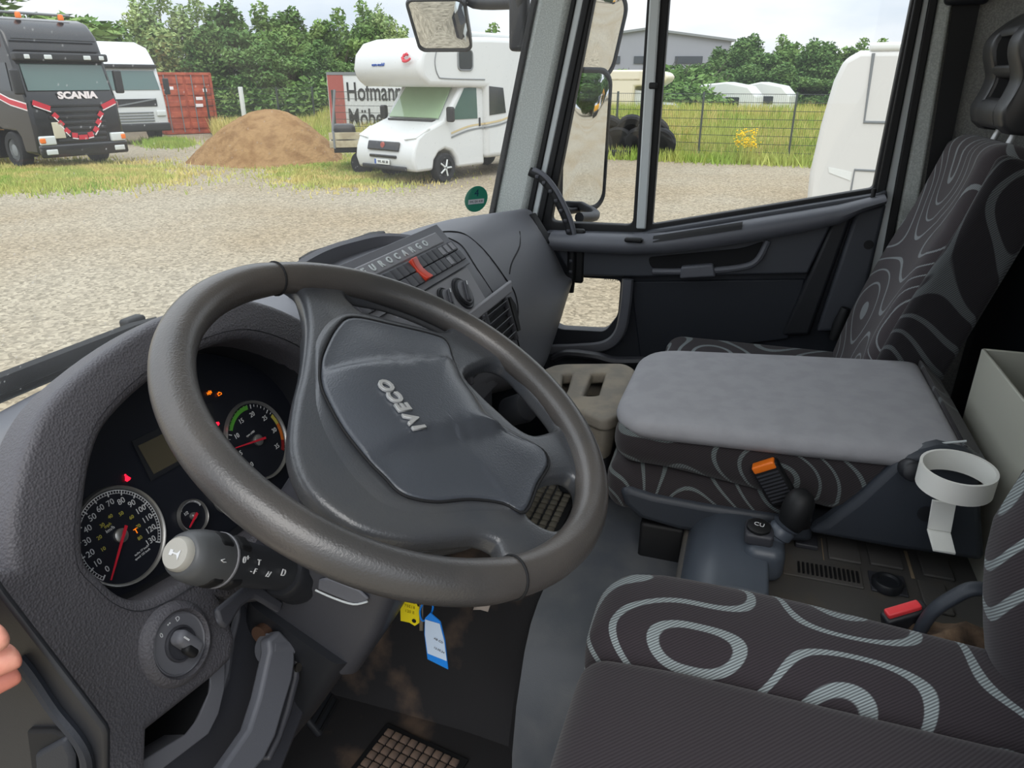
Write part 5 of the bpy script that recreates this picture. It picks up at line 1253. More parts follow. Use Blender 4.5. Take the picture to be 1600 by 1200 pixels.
hand.tube([hp(-0.13, 0.0, 0.002), hp(-0.18, 0.004, -0.002), hp(-0.30, 0.01, -0.01)], [0.028, 0.026, 0.033], 16, flat=0.8)
ho_ = hand.build('person', MAT['skin'], smooth=80)
rm = ho_.modifiers.new('remesh', 'REMESH'); rm.mode = 'VOXEL'; rm.voxel_size = 0.0022; rm.use_smooth_shade = True
smm = ho_.modifiers.new('smooth', 'SMOOTH'); smm.iterations = 6
tag(ho_, 'hand of a person gripping the black door post trim', 'person')

# ================================================================ MIRRORS AND WIPERS OUTSIDE THE GLASS
def mirror_unit(name, c, nrm, w, h, label, r=0.035, cv=1.2, taper=0.0):
    n_ = V(nrm).normalized(); e2 = (V((0, 0, 1))-n_*n_.z).normalized(); fr = Frame(c, e2.cross(n_), e2)
    t = thing(name, c, label, 'mirror')
    def shape(k): return [(x*k*(1+taper*y/h), y*k) for x, y in rrect(w, h, r, 6)]
    MB().pillow(shape(1.0), fr, [(1.08, -0.012), (1.10, 0.0), (1.08, 0.006), (1.02, 0.006), (1.0, 0.001)], (0, 0), False).build('casing', MAT['black_plastic'], t, smooth=60)
    MB().pillow(shape(1.0), fr, [(1.08, -0.012), (1.02, -0.04), (0.8, -0.07), (0.3, -0.08)], (0, 0)).build('shell', MAT['black_plastic'], t, smooth=60)
    # slightly convex glass
    MB().pillow(shape(1.0), fr, [(k, (lambda k: (lambda p: 0.0015 + (1-k*k)*((w*w+h*h)/8)/(2*cv)))(k)) for k in [1.0-0.045*q for q in range(22)]+[0.01]], (0, 0)).build('mirror_glass', MAT['mirror'], t, smooth=80)
    return t, fr
mc = at(914, 222, x=1.22)
tcam = (CAM-mc).normalized()
t1, mf = mirror_unit('wing_mirror', mc, tcam + V((0.16, -1, -0.085)).normalized(), 0.185, 0.40, 'tall main wing mirror outside the passenger quarter window', 0.05, 3.0, 0.06)
mc2 = at(932, 58, x=1.22); tc2 = (CAM-mc2).normalized()
t2_, mf2 = mirror_unit('wide_angle_mirror', mc2, tc2 + V((0.18, -1, -0.30)).normalized(), 0.185, 0.23, 'upper wide angle wing mirror outside the passenger quarter window', 0.055, 0.5, 0.1)
br = MB(); br.tube(spl([at(905, 340, x=1.03), at(930, 335, x=1.15), mf.p(0.0, -0.17, -0.06), mf.p(0.02, 0.0, -0.085), mf2.p(0.0, 0.0, -0.085), mf2.p(0.0, 0.20, -0.06)], 5), 0.016, 10); br.tube([mf2.p(0, 0.2, -0.06), V((1.02, 0.60, 2.62))], 0.014, 10)
tag(br.build('mirror_bracket', MAT['black_plastic']), 'black tubular bracket carrying the wing mirrors', 'bracket')
mc3 = at(688, 40, d=2.32); tc3 = (CAM-mc3).normalized()
t3_, mf3 = mirror_unit('front_mirror', mc3, tc3 + V((-0.12, 0.22, -1.0)).normalized(), 0.155, 0.165, 'square front mirror hanging before the windscreen', 0.02, 0.45, 0.04)
arm = MB(); arm.tube(spl([mf3.p(0.0, 0.02, -0.07), mf3.p(0.05, 0.08, -0.06), at(740, 4, d=2.30), at(815, 4, d=2.2)], 5), 0.016, 10); arm.rb(at(812, 30, d=2.18), (0.05, 0.05, 0.16), 0.012); arm.tube([at(812, 30, d=2.18), at(815, -60, d=2.15)], 0.016, 10)
arm.build('support', MAT['black_plastic'], t3_)
def wiper(pa, pb, label, arm_from, o=0.03):
    w_ = thing('windscreen_wiper', on_ws(*pa, o), label, 'wiper')
    P = [on_ws(pa[0]+(pb[0]-pa[0])*k/8, pa[1]+(pb[1]-pa[1])*k/8, o) for k in range(9)]
    MB().tube(P, [0.006]+[0.010]*7+[0.006], 8, flat=1.5).build('blade', MAT['rubber'], w_)
    MB().tube([p+V((0, 0.0, -0.016)) for p in P], 0.004, 6, flat=2.2).build('rubber_lip', MAT['rubber'], w_)
    q = on_ws(*arm_from[0], o+0.02); q2 = on_ws(*arm_from[1], o+0.018)
    MB().tube([q, q2], [0.008, 0.005], 8).build('arm', MAT['door_grey'], w_)
    MB().rb(q2, (0.04, 0.022, 0.022), 0.006).build('clip', MAT['rubber'], w_)
wiper((-60, 624), (245, 503), 'near windscreen wiper lying along the foot of the glass', ((40, 640), (208, 505)), 0.035)
wiper((470, 408), (600, 366), 'far windscreen wiper resting behind the dashboard tray', ((485, 406), (578, 371)), 0.035)

# ================================================================ THE YARD OUTSIDE
defmat('gravel', (146, 140, 126), 0.95, bump=0.0)
def gravel_mat():
    m = bpy.data.materials.new('gravel'); m.use_nodes = True; nt = m.node_tree; b = nt.nodes['Principled BSDF']; b.inputs['Roughness'].default_value = 0.95; b.inputs['Specular IOR Level'].default_value = 0.1
    L = nt.links.new; tcn = nt.nodes.new('ShaderNodeTexCoord')
    v = nt.nodes.new('ShaderNodeTexVoronoi'); v.inputs['Scale'].default_value = 26.0; L(tcn.outputs['Object'], v.inputs['Vector'])
    n = nt.nodes.new('ShaderNodeTexNoise'); n.inputs['Scale'].default_value = 0.22; n.inputs['Detail'].default_value = 6; L(tcn.outputs['Object'], n.inputs['Vector'])
    n2 = nt.nodes.new('ShaderNodeTexNoise'); n2.inputs['Scale'].default_value = 6.0; n2.inputs['Detail'].default_value = 4; L(tcn.outputs['Object'], n2.inputs['Vector'])
    r = nt.nodes.new('ShaderNodeValToRGB'); e = r.color_ramp.elements; e[0].position = 0.05; e[0].color = (*lin((120, 112, 97)), 1); e[1].position = 0.9; e[1].color = (*lin((176, 166, 146)), 1)
    L(v.outputs['Color'], r.inputs['Fac'])
    r2 = nt.nodes.new('ShaderNodeValToRGB'); e = r2.color_ramp.elements; e[0].position = 0.40; e[0].color = (1, 1, 1, 1); e[1].position = 0.66; e[1].color = (0.90, 0.83, 0.74, 1); L(n.outputs['Fac'], r2.inputs['Fac'])
    mx = nt.nodes.new('ShaderNodeMix'); mx.data_type = 'RGBA'; mx.blend_type = 'MULTIPLY'; mx.inputs['Factor'].default_value = 1.0; L(r.outputs['Color'], mx.inputs['A']); L(r2.outputs['Color'], mx.inputs['B'])
    mr_ = nt.nodes.new('ShaderNodeMapRange'); mr_.inputs['To Min'].default_value = 0.8; mr_.inputs['To Max'].default_value = 1.15; L(n2.outputs['Fac'], mr_.inputs['Value'])
    sc = nt.nodes.new('ShaderNodeVectorMath'); sc.operation = 'SCALE'; L(mx.outputs['Result'], sc.inputs[0]); L(mr_.outputs['Result'], sc.inputs['Scale']); L(sc.outputs[0], b.inputs['Base Color'])
    bp = nt.nodes.new('ShaderNodeBump'); bp.inputs['Strength'].default_value = 0.7; bp.inputs['Distance'].default_value = 0.018; L(v.outputs['Distance'], bp.inputs['Height']); L(bp.outputs['Normal'], b.inputs['Normal'])
    return m
MAT['gravel'] = gravel_mat()
defmat('meadow', (140, 148, 80), 0.95, col2=(168, 156, 100), vscale=0.5, spec=0.1)
defmat('grass', (142, 166, 78), 0.8, col2=(176, 180, 100), vscale=0.6, spec=0.1)
defmat('dry_grass', (204, 188, 122), 0.8, col2=(168, 178, 96), vscale=0.7, spec=0.1)
defmat('leaf_dark', (70, 102, 52), 0.7, col2=(102, 130, 72), vscale=0.9, spec=0.15)
defmat('leaf_mid', (94, 126, 64), 0.7, col2=(128, 152, 86), vscale=0.9, spec=0.15)
defmat('leaf_pale', (122, 148, 92), 0.7, col2=(160, 176, 116), vscale=0.9, spec=0.15)
defmat('bark', (84, 76, 66), 0.9, bump=0.5, bscale=20, bdist=0.02)
defmat('truck_black', (24, 25, 29), 0.25, coat=0.3)
defmat('truck_black_satin', (34, 35, 38), 0.5)
defmat('vehicle_white', (204, 206, 205), 0.35)
defmat('vehicle_cream', (214, 204, 182), 0.4)
defmat('vehicle_glass', (70, 96, 92), 0.08, spec=0.8)
defmat('vehicle_glass_dark', (52, 56, 60), 0.1, spec=0.8)
defmat('stripe_red', (196, 44, 60), 0.4)
defmat('stripe_white', (236, 226, 226), 0.4)
defmat('container_rust', (178, 88, 62), 0.7, bump=0.3, bscale=8, bdist=0.01, col2=(150, 70, 52), vscale=3)
defmat('sand', (148, 118, 82), 0.95, bump=0.8, bscale=9, bdist=0.06, col2=(128, 98, 66), vscale=3, spec=0.1)
defmat('tyre', (30, 31, 33), 0.85)
defmat('headlight', (206, 210, 208), 0.15, spec=0.8)
defmat('indicator', (236, 120, 40), 0.3)
defmat('metal_grey', (120, 124, 126), 0.5)
defmat('wood_pale', (186, 176, 148), 0.8, col2=(160, 148, 122), vscale=4)
defmat('hall_grey', (136, 138, 146), 0.7)
defmat('car_silver', (176, 186, 198), 0.3, metal=0.4)
defmat('fence_dark', (58, 66, 62), 0.6)
defmat('yellow_paint', (226, 162, 40), 0.5)
defmat('flower_yellow', (236, 196, 30), 0.7)
defmat('gold', (196, 178, 138), 0.5)
defmat('number_plate', (214, 216, 212), 0.5)
defmat('brick_red', (158, 84, 76), 0.7)
defmat('blue_ink', (60, 90, 160), 0.5)

gr = struct(MB().prism([(-90, -130, -0.3), (240, -130, -0.3), (240, 160, -0.3), (-90, 160, -0.3)], (0, 0, 0.3)).build('ground', MAT['gravel'], smooth=0))
gr['label'] = 'pale gravel yard'
def pos(px, D):
    """ground point in the direction of this column of the photograph at a distance D from the camera"""
    r = ray(px, 127); h = V((r.x, r.y, 0)).normalized(); return V((CAM.x, CAM.y, 0)) + h*D
def place(p, fwd):
    f = V((fwd[0], fwd[1], 0)).normalized(); l = V((-f.y, f.x, 0)); return Matrix(((f.x, l.x, 0, p.x), (f.y, l.y, 0, p.y), (0, 0, 1, p.z), (0, 0, 0, 1)))
def face(p, turn):
    """forward direction: towards the camera, turned by an angle to the right of the picture (degrees)"""
    d = V((CAM.x-p.x, CAM.y-p.y, 0)).normalized(); r = V((RT.x, RT.y, 0)).normalized(); r = (r-d*r.dot(d)).normalized(); return d*cos(radians(turn)) + r*sin(radians(turn))
def lb(mb, name, m, root, **k):
    o = mb.build(name, MAT[m] if isinstance(m, str) else m, None, **k); o.parent = root; return o
def ltext(name, body, size, M, m, root, **k):
    o = text(name, body, size, M, MAT[m], None, **k); o.parent = root; return o
def prof_body(mb, prof, w, r=0.0):
    mb.prism([V((x, -w/2, z)) for x, z in prof], (0, w, 0)); return mb
def wheel(root, x, y, r, wd, rimm='metal_grey'):
    """tyre with a rim; the outer face looks to +-Y"""
    s_ = 1 if y > 0 else -1; fr = Frame((x, y, r), (1, 0, 0), (0, 0, s_)) if s_ < 0 else Frame((x, y, r), (-1, 0, 0), (0, 0, 1))
    if fr.n.y*s_ < 0: fr = Frame((x, y, r), -fr.a, fr.b)
    t = lb(MB().lathe([(r*0.55, -wd), (r*0.93, -wd), (r, -wd*0.85), (r, -wd*0.15), (r*0.93, 0), (r*0.62, 0.0), (r*0.60, -0.03)], fr, 24), 'tyre', 'tyre', root, smooth=50)
    q = MB().lathe([(r*0.60, -0.03), (r*0.56, -0.05), (r*0.2, -0.02), (0, -0.01)], fr, 24); lb(q, 'rim', rimm, t, smooth=50)
    return t, fr
FX = Frame((0, 0, 0), (0, 1, 0), (0, 0, 1))                # plates that look forward (+X)
def front_plate(mb, y0, y1, z0, z1, x, d=0.02): return mb.box((x, (y0+y1)/2, (z0+z1)/2), (d, abs(y1-y0), abs(z1-z0)))

# ---- black tractor unit
P = at(139, 262, z=0)
T = thing('tractor_unit', P, 'black high roof truck with red and white stripes parked on the left', 'truck', M=place(P, face(P, 27)))
pr = [(0, .42), (0.03, 1.1), (0, 1.85), (-0.06, 2.02), (-.26, 2.82), (-.30, 3.05), (-.42, 3.45), (-.75, 3.78), (-1.1, 3.88), (-2.15, 3.92), (-2.2, 1.1), (-1.95, 1.08), (-1.75, 1.0), (-1.0, 1.0), (-.85, .85), (-.8, .42)]
lb(prof_body(MB(), pr, 2.46), 'cab', 'truck_black', T, bevel=0.09, seg=3)
def slope(x0, z0, x1, z1, w0, w1, d=0.02): return MB().prism([V((x0, -w0/2, z0)), V((x0, w0/2, z0)), V((x1, w1/2, z1)), V((x1, -w1/2, z1))], V((d, 0, d*0.25)))
lb(slope(-.045, 2.06, -.225, 2.72, 2.22, 2.16), 'windscreen', 'vehicle_glass', T)
vis = lb(MB().rb((-.16, 0, 2.90), (0.30, 2.44, 0.20), 0.05), 'sun_visor', 'truck_black_satin', T)
for y in (-0.95, -0.42, 0.62, 1.02): lb(MB().rb((-.0, y, 2.89), (0.04, 0.20 if abs(y) < 0.9 else 0.14, 0.11), 0.02), 'marker_lamp', 'headlight', vis)
lb(MB().rb((-.30, 0, 3.33), (0.05, 2.2, 0.03), 0.01), 'roof_trim', 'truck_black_satin', T); lb(MB().rb((-.25, 0, 3.06), (0.05, 2.2, 0.03), 0.01), 'roof_trim', 'truck_black_satin', T)
lb(MB().tube([V((-1.0, -0.9, 3.99)), V((-1.0, 0.9, 3.99))], 0.035, 10), 'lamp_bar', 'metal_grey', T)
for y in (-0.55, 0.55): lb(MB().lathe([(0.07, 0), (0.08, 0.06), (0.06, 0.14), (0, 0.16)], Frame((-.8, y, 3.85), (1, 0, 0), (0, 1, 0)), 14), 'beacon', 'indicator', T)
for k in range(7): lb(MB().rb((0.035, 0, 0.78+0.15*k), (0.05, 1.35+0.05*k, 0.085), 0.02), 'grille_slat', 'truck_black_satin', T)
lb(MB().rb((0.06, 0, 0.52), (0.16, 2.44, 0.34), 0.06), 'bumper', 'truck_black', T)
for s_ in (-1, 1):
    h_ = lb(MB().rb((0.08, s_*0.98, 0.80), (0.12, 0.42, 0.24), 0.04), 'headlamp', 'headlight', T); lb(MB().rb((0.10, s_*1.12, 0.80), (0.12, 0.14, 0.14), 0.03), 'indicator', 'indicator', h_)
    lb(MB().rb((0.14, s_*0.95, 0.50), (0.05, 0.30, 0.14), 0.03), 'fog_lamp', 'headlight', T)
    lb(MB().rb((0.02, s_*1.36, 2.28), (0.16, 0.22, 0.62), 0.05), 'mirror', 'truck_black_satin', T)
lb(MB().rb((0.07, -0.62, 1.05), (0.03, 0.30, 0.42), 0.02), 'grille_cover', mat('cover_beige', (198, 190, 168), 0.7), T)
ltext('maker_name', 'SCANIA', 0.24, FX.M(0.12, 1.93, 0.025), 'stripe_white', T, ext=0.01, sx=1.25, off=0.012)
# V of red dashes on the grille and the stripe that runs round the side
for s_ in (-1, 1):
    for k, (y, z) in enumerate(((0.98, 1.72), (0.78, 1.64), (0.62, 1.42), (0.52, 1.22), (0.40, 1.02), (0.22, 0.90))):
        w = 0.30 if k == 0 else 0.15
        a = radians(22 if k < 2 else (50 if k < 5 else 10))*s_; R = Matrix.Rotation(a, 3, 'X'); q = lb(MB().box((0.075, s_*y, z), (0.02, w, 0.13), R), 'red_dash', 'stripe_red', T); lb(MB().box((0.078, s_*y, z-0.085), (0.02, w, 0.025), R), 'white_edge', 'stripe_white', q)
lb(MB().box((0.08, 0, 0.84), (0.02, 0.25, 0.12)), 'red_dash', 'stripe_red', T)
side = [(-0.03, 1.66), (-0.9, 1.78), (-1.55, 1.95), (-1.55, 2.0), (-1.40, 2.45), (-1.30, 2.98), (-2.15, 3.0)]
for yy in (-1.235, 1.235):
    for w, m, e in ((0.10, 'stripe_white', 0.006), (0.065, 'stripe_red', 0.012)):
        rows = []
        for i, (x, z) in enumerate(side):
            j0, j1 = max(i-1, 0), min(i+1, len(side)-1); t = V((side[j1][0]-side[j0][0], 0, side[j1][1]-side[j0][1])).normalized(); nn = V((-t.z, 0, t.x)); yv = yy+(e if yy > 0 else -e)
            rows.append([V((x, yv, z))+nn*w, V((x, yv, z))-nn*w])
        lb(MB().grid(rows), 'side_stripe', m, T, smooth=0, solid=0.004)
    qv = yy+(0.01 if yy > 0 else -0.01)
    sq = [(-1.2, 3.55), (-0.72, 3.55), (-0.75, 3.15), (-0.95, 3.12)]
    for (xa, za), (xb, zb) in zip(sq[:-1], sq[1:]):
        lb(MB().tube([V((xa, qv, za)), V((xb, qv, zb))], 0.03, 6), 'roof_stripe', 'stripe_red', T)
    lb(MB().prism([V((-0.65, qv, 2.05)), V((-1.25, qv, 2.05)), V((-1.2, qv, 2.75)), V((-0.62, qv, 2.75))], (0, 0.01, 0)), 'door_glass', 'vehicle_glass_dark', T)
    wheel(T, -1.42, yy, 0.50, 0.30)
    wheel(T, -4.9, yy, 0.50, 0.55)
lb(MB().rb((-3.9, 0, 0.9), (3.6, 0.9, 0.25), 0.03), 'chassis', 'truck_black_satin', T)
lb(MB().rb((-3.1, -1.05, 0.62), (1.7, 0.5, 0.75), 0.05), 'side_skirt', 'truck_black', T)
lb(MB().rb((-3.4, -1.0, 1.10), (2.4, 0.55, 0.10), 0.03), 'side_step', 'metal_grey', T)

# ---- white truck behind it
P = pos(203, 33.0)
T = thing('white_truck', P, 'white truck cab half hidden behind the black truck', 'truck', M=place(P, face(P, 20)))
pr = [(0, .5), (0.02, 1.3), (-.04, 1.9), (-.30, 2.85), (-.55, 3.15), (-.9, 3.5), (-2.0, 3.75), (-2.1, 1.0), (-1.0, 1.0), (-.8, .5)]
lb(prof_body(MB(), pr, 2.4), 'cab', 'vehicle_white', T, bevel=0.08, seg=3)
lb(slope(-.05, 1.98, -.25, 2.66, 2.16, 2.06), 'windscreen', 'vehicle_glass', T)
lb(MB().rb((-.22, 0, 2.82), (0.20, 2.3, 0.14), 0.04), 'sun_visor', 'truck_black_satin', T)
lb(front_plate(MB(), -0.85, 0.85, 1.38, 1.66, 0.02, 0.03), 'upper_grille', 'truck_black_satin', T)
lb(MB().box((0.05, 0, 1.52), (0.02, 1.7, 0.05), Matrix.Rotation(radians(9), 3, 'X')), 'grille_bar', 'metal_grey', T)
for k in range(4): lb(MB().rb((0.03, -0.1, 0.86+0.10*k), (0.04, 1.5, 0.055), 0.015), 'grille_slat', 'metal_grey', T)
lb(MB().rb((0.05, 0, 0.62), (0.16, 2.4, 0.30), 0.05), 'bumper', 'truck_black_satin', T)
for s_ in (-1, 1):
    lb(MB().rb((0.04, s_*0.95, 1.12), (0.08, 0.36, 0.20), 0.03), 'headlamp', 'headlight', T); lb(MB().rb((0.0, s_*1.34, 2.1), (0.15, 0.2, 0.6), 0.04), 'mirror', 'truck_black_satin', T); wheel(T, -1.3, s_*1.2, 0.5, 0.3)
# white covered load further back
P = pos(215, 44)
T = thing('box_trailer', P, 'pale covered trailer seen above the white truck', 'trailer', M=place(P, face(P, 25)))
lb(MB().rb((-3, 0, 2.35), (6.5, 2.5, 3.4), 0.35, 1, 4), 'cover', 'vehicle_white', T); lb(MB().box((-3, 0, 0.75), (6.5, 2.3, 0.2)), 'chassis', 'truck_black_satin', T)
for x in (-1, -4.5): wheel(T, x, -1.2, 0.45, 0.3)
# yellow machine at the very edge
P = pos(-12, 30.0)
T = thing('yellow_loader', P, 'yellow machine just showing at the left edge beside the black truck', 'machine', M=place(P, face(P, 60)))
lb(MB().rb((-1.2, 0, 1.3), (2.4, 1.8, 0.9), 0.15, 1, 3), 'body', 'yellow_paint', T); lb(MB().rb((-1.4, 0, 2.2), (1.3, 1.5, 1.2), 0.12, 1, 3), 'cabin', 'vehicle_glass', T); lb(MB().rb((0.2, 0, 0.9), (0.5, 2.0, 0.6), 0.1), 'bucket', 'yellow_paint', T)
for x in (-0.4, -2.1): wheel(T, x, 0.95, 0.55, 0.4); wheel(T, x, -0.95, 0.55, 0.4)

# ---- rust red container
P = pos(287, 38.5)
T = thing('shipping_container', P, 'rust red shipping container with its doors towards the yard', 'container', M=place(P, face(P, 14)))
lb(MB().rb((-3.0, 0, 1.33), (6.0, 2.40, 2.58), 0.03), 'shell', 'container_rust', T)
for s_ in (-1, 1):
    for k in range(3):
        yv = s_*(0.12+1.0*0.5); 
    d_ = lb(front_plate(MB(), s_*0.03, s_*1.14, 0.14, 2.54, 0.01, 0.03), 'door', 'container_rust', T)
    for k in range(5): lb(MB().rb((0.035, s_*0.585, 0.38+0.48*k), (0.05, 1.06, 0.26), 0.02), 'corrugation', 'container_rust', d_)
    for y in (0.32, 0.86): lb(MB().tube([V((0.075, s_*y, 0.1)), V((0.075, s_*y, 2.56))], 0.022, 8), 'locking_bar', 'metal_grey', d_)
for y in (-1.18, 1.18): lb(MB().rb((0.02, y, 1.33), (0.1, 0.12, 2.6), 0.01), 'corner_post', 'container_rust', T)
for z in (0.08, 2.6): lb(MB().rb((0.02, 0, z), (0.1, 2.42, 0.12), 0.01), 'end_rail', 'container_rust', T)
for y, z, s_ in ((-0.62, 2.0, 0.22), (0.55, 1.55, 0.3), (0.5, 1.25, 0.34), (0.85, 1.9, 0.18)): lb(MB().rb((0.066, y, z), (0.012, s_, 0.14), 0.004), 'white_mark', 'stripe_white', T)

# ---- heap of sand
P = pos(414, 24.6)
rings = 26; pts = []; 
rs = random.Random(3)
bm_ = MB(); N = 72; secs = []
ph = [rs.uniform(0, 6.28) for _ in range(8)]
for i in range(rings+1):
    t = i/rings; sec = []
    for k in range(N):
        a = 2*pi*k/N; R_ = 2.25*(1+0.07*sin(3*a+ph[0])+0.05*sin(5*a+ph[1])); r = R_*t
        z = 1.50*(1-t**1.9)**1.1*(1+0.05*sin(4*a+ph[2])*t)*(1+0.10*cos(a+2.5)*t) + 0.05*sin(7*a+9*t+ph[3])*t*(1-t) + 0.04*rs.uniform(-1, 1)*(1-t)*t*3
        sec.append(V((P.x+r*cos(a)*1.05, P.y+r*sin(a)*1.05, max(z, -0.02))))
    secs.append(sec)
bm_.loft(list(reversed(secs)), True, False)
tag(bm_.build('sand_heap', MAT['sand'], smooth=80), 'brown heap of sand in front of the mesh fence', 'sand heap')

# ---- removal box with lettering and the flat trailer before it
P = pos(519, 31.0)
fb_ = face(P, -6)
T = thing('lettered_box', P, 'white furniture van box with big dark lettering behind the flat trailer', 'box body', M=place(P, fb_))
lb(MB().rb((-2.0, 2.6, 1.55), (4.0, 5.6, 2.1), 0.02), 'box', 'vehicle_white', T)
lb(front_plate(MB(), -0.18, 0.42, 0.52, 2.52, 0.012, 0.02), 'red_panel', 'brick_red', T)
lb(front_plate(MB(), -0.20, 5.4, 2.52, 2.62, 0.02, 0.03), 'top_rail', 'metal_grey', T)
lb(MB().box((-2, 2.6, 0.35), (3.8, 5.2, 0.3)), 'underframe', 'truck_black_satin', T)
ltext('lettering', 'Hofmann', 0.95, FX.M(0.50, 1.88, 0.02), 'truck_black_satin', T, ext=0.004, align='LEFT', sx=0.62, off=0.012)
ltext('lettering', 'M\u00f6bel', 0.95, FX.M(0.50, 0.92, 0.02), 'truck_black_satin', T, ext=0.004, align='LEFT', sx=0.62, off=0.012)
P = pos(512, 19.6)
T = thing('flat_trailer', P, 'flat trailer with pale wooden sides left of the white motorhome', 'trailer', M=place(P, face(P, 0)))
lb(MB().rb((-1.2, 1.7, 0.82), (2.0, 3.6, 0.06), 0.01), 'deck', 'wood_pale', T)
for z in (0.80, 1.00): lb(MB().rb((-0.2, 1.7, z), (0.03, 3.6, 0.17), 0.008), 'side_board', 'wood_pale', T)
for y in (0.02, 0.9, 1.8): lb(MB().rb((-0.18, y, 0.9), (0.05, 0.05, 0.42), 0.008), 'stake', 'metal_grey', T)
lb(MB().rb((-1.2, 1.7, 0.62), (1.4, 3.4, 0.12), 0.02), 'chassis', 'truck_black_satin', T)
for y in (0.7, 1.5): lb(MB().lathe([(0.16, -0.2), (0.30, -0.2), (0.30, 0.0), (0.16, 0.0)], Frame((-0.3, y, 0.30), (0, 1, 0), (0, 0, 1)), 20), 'tyre', 'tyre', T)
lb(MB().tube([V((-0.3, -0.05, 0.7)), V((-0.35, 0.15, 2.1))], 0.03, 8), 'post', 'metal_grey', T)
lb(MB().rb((-0.9, 0.3, 1.08), (0.7, 0.6, 0.35), 0.12, 1, 3), 'tarp_bundle', 'truck_black_satin', T)

# ---- motorhome
P = at(600, 281, z=0)
Wp = at(692, 285, z=0)
mf_ = face(Wp, -45)
lf = V((-mf_.y, mf_.x, 0))
org = Wp + mf_*0.95 - lf*0.98; org.z = 0
T = thing('motorhome', org, 'white alcove motorhome parked facing left beyond the windscreen', 'motorhome', M=place(org, mf_))
S = 1.06
def sp(pr): return [(x*S, z*S) for x, z in pr]
cabp = sp([(-0.02, .30), (0.06, .55), (0.02, .78), (-.10, 1.02), (-.32, 1.16), (-.95, 1.36), (-1.55, 2.12), (-2.3, 2.2), (-2.3, .30), (-1.35, .30), (-1.30, .52), (-1.15, .68), (-.95, .74), (-.75, .68), (-.60, .52), (-.55, .30)])
lb(prof_body(MB(), cabp, 1.98*S), 'cab', 'vehicle_white', T, bevel=0.07, seg=3)
alc = sp([(-.42, 2.06), (-.22, 2.20), (-.14, 2.42), (-.22, 2.72), (-.46, 2.95), (-.85, 3.05), (-2.4, 3.10), (-5.9, 3.12), (-5.9, .45), (-4.85, .45), (-4.7, .78), (-4.2, .78), (-4.05, .45), (-2.25, .45), (-2.25, 2.02)])
body = lb(prof_body(MB(), alc, 2.22*S), 'body', 'vehicle_white', T, bevel=0.12, seg=4)
lb(MB().prism([V((x*S, -0.82*S, z*S)) for x, z in ((-0.93, 1.38),)] + [V((-0.93*S, 0.82*S, 1.38*S)), V((-1.47*S, 0.74*S, 2.04*S)), V((-1.47*S, -0.74*S, 2.04*S))], (0.025, 0, 0.02)), 'windscreen', mat('motorhome_glass', (150, 176, 140), 0.08, spec=0.8), T)
lb(MB().rb((-0.86*S, 0, 1.34*S), (0.14, 1.5*S, 0.05), 0.02), 'wiper_cowl', 'truck_black_satin', T)
lb(MB().rb((0.03*S, 0, 0.82*S), (0.06, 1.05*S, 0.22), 0.03, R=Matrix.Rotation(radians(-18), 3, 'Y')), 'grille', 'truck_black', T)
lb(MB().lathe([(0, 0.02), (0.06, 0.02), (0.07, 0.0), (0.07, -0.04)], Frame((0.055*S, 0, 0.84*S), (0, 1, 0), (0, 0, 1)), 18), 'badge', 'brick_red', T)
lb(MB().rb((0.07*S, 0, 0.60*S), (0.05, 0.9*S, 0.07), 0.02), 'lower_grille', 'truck_black', T)
lb(MB().rb((0.055*S, 0, 0.36*S), (0.06, 1.5*S, 0.10), 0.03), 'lower_lip', 'truck_black_satin', T)
pl_ = lb(MB().rb((0.085*S, -0.02, 0.48*S), (0.02, 0.52, 0.12), 0.005), 'number_plate', 'number_plate', T); lb(MB().box((0.098*S, -0.255, 0.48*S), (0.01, 0.05, 0.115)), 'blue_band', 'blue_ink', pl_)
ltext('plate_number', 'WL AB 28', 0.085, FX.M(0.02, 0.48*S, 0.098*S+0.002), 'truck_black_satin', pl_, ext=0.002)
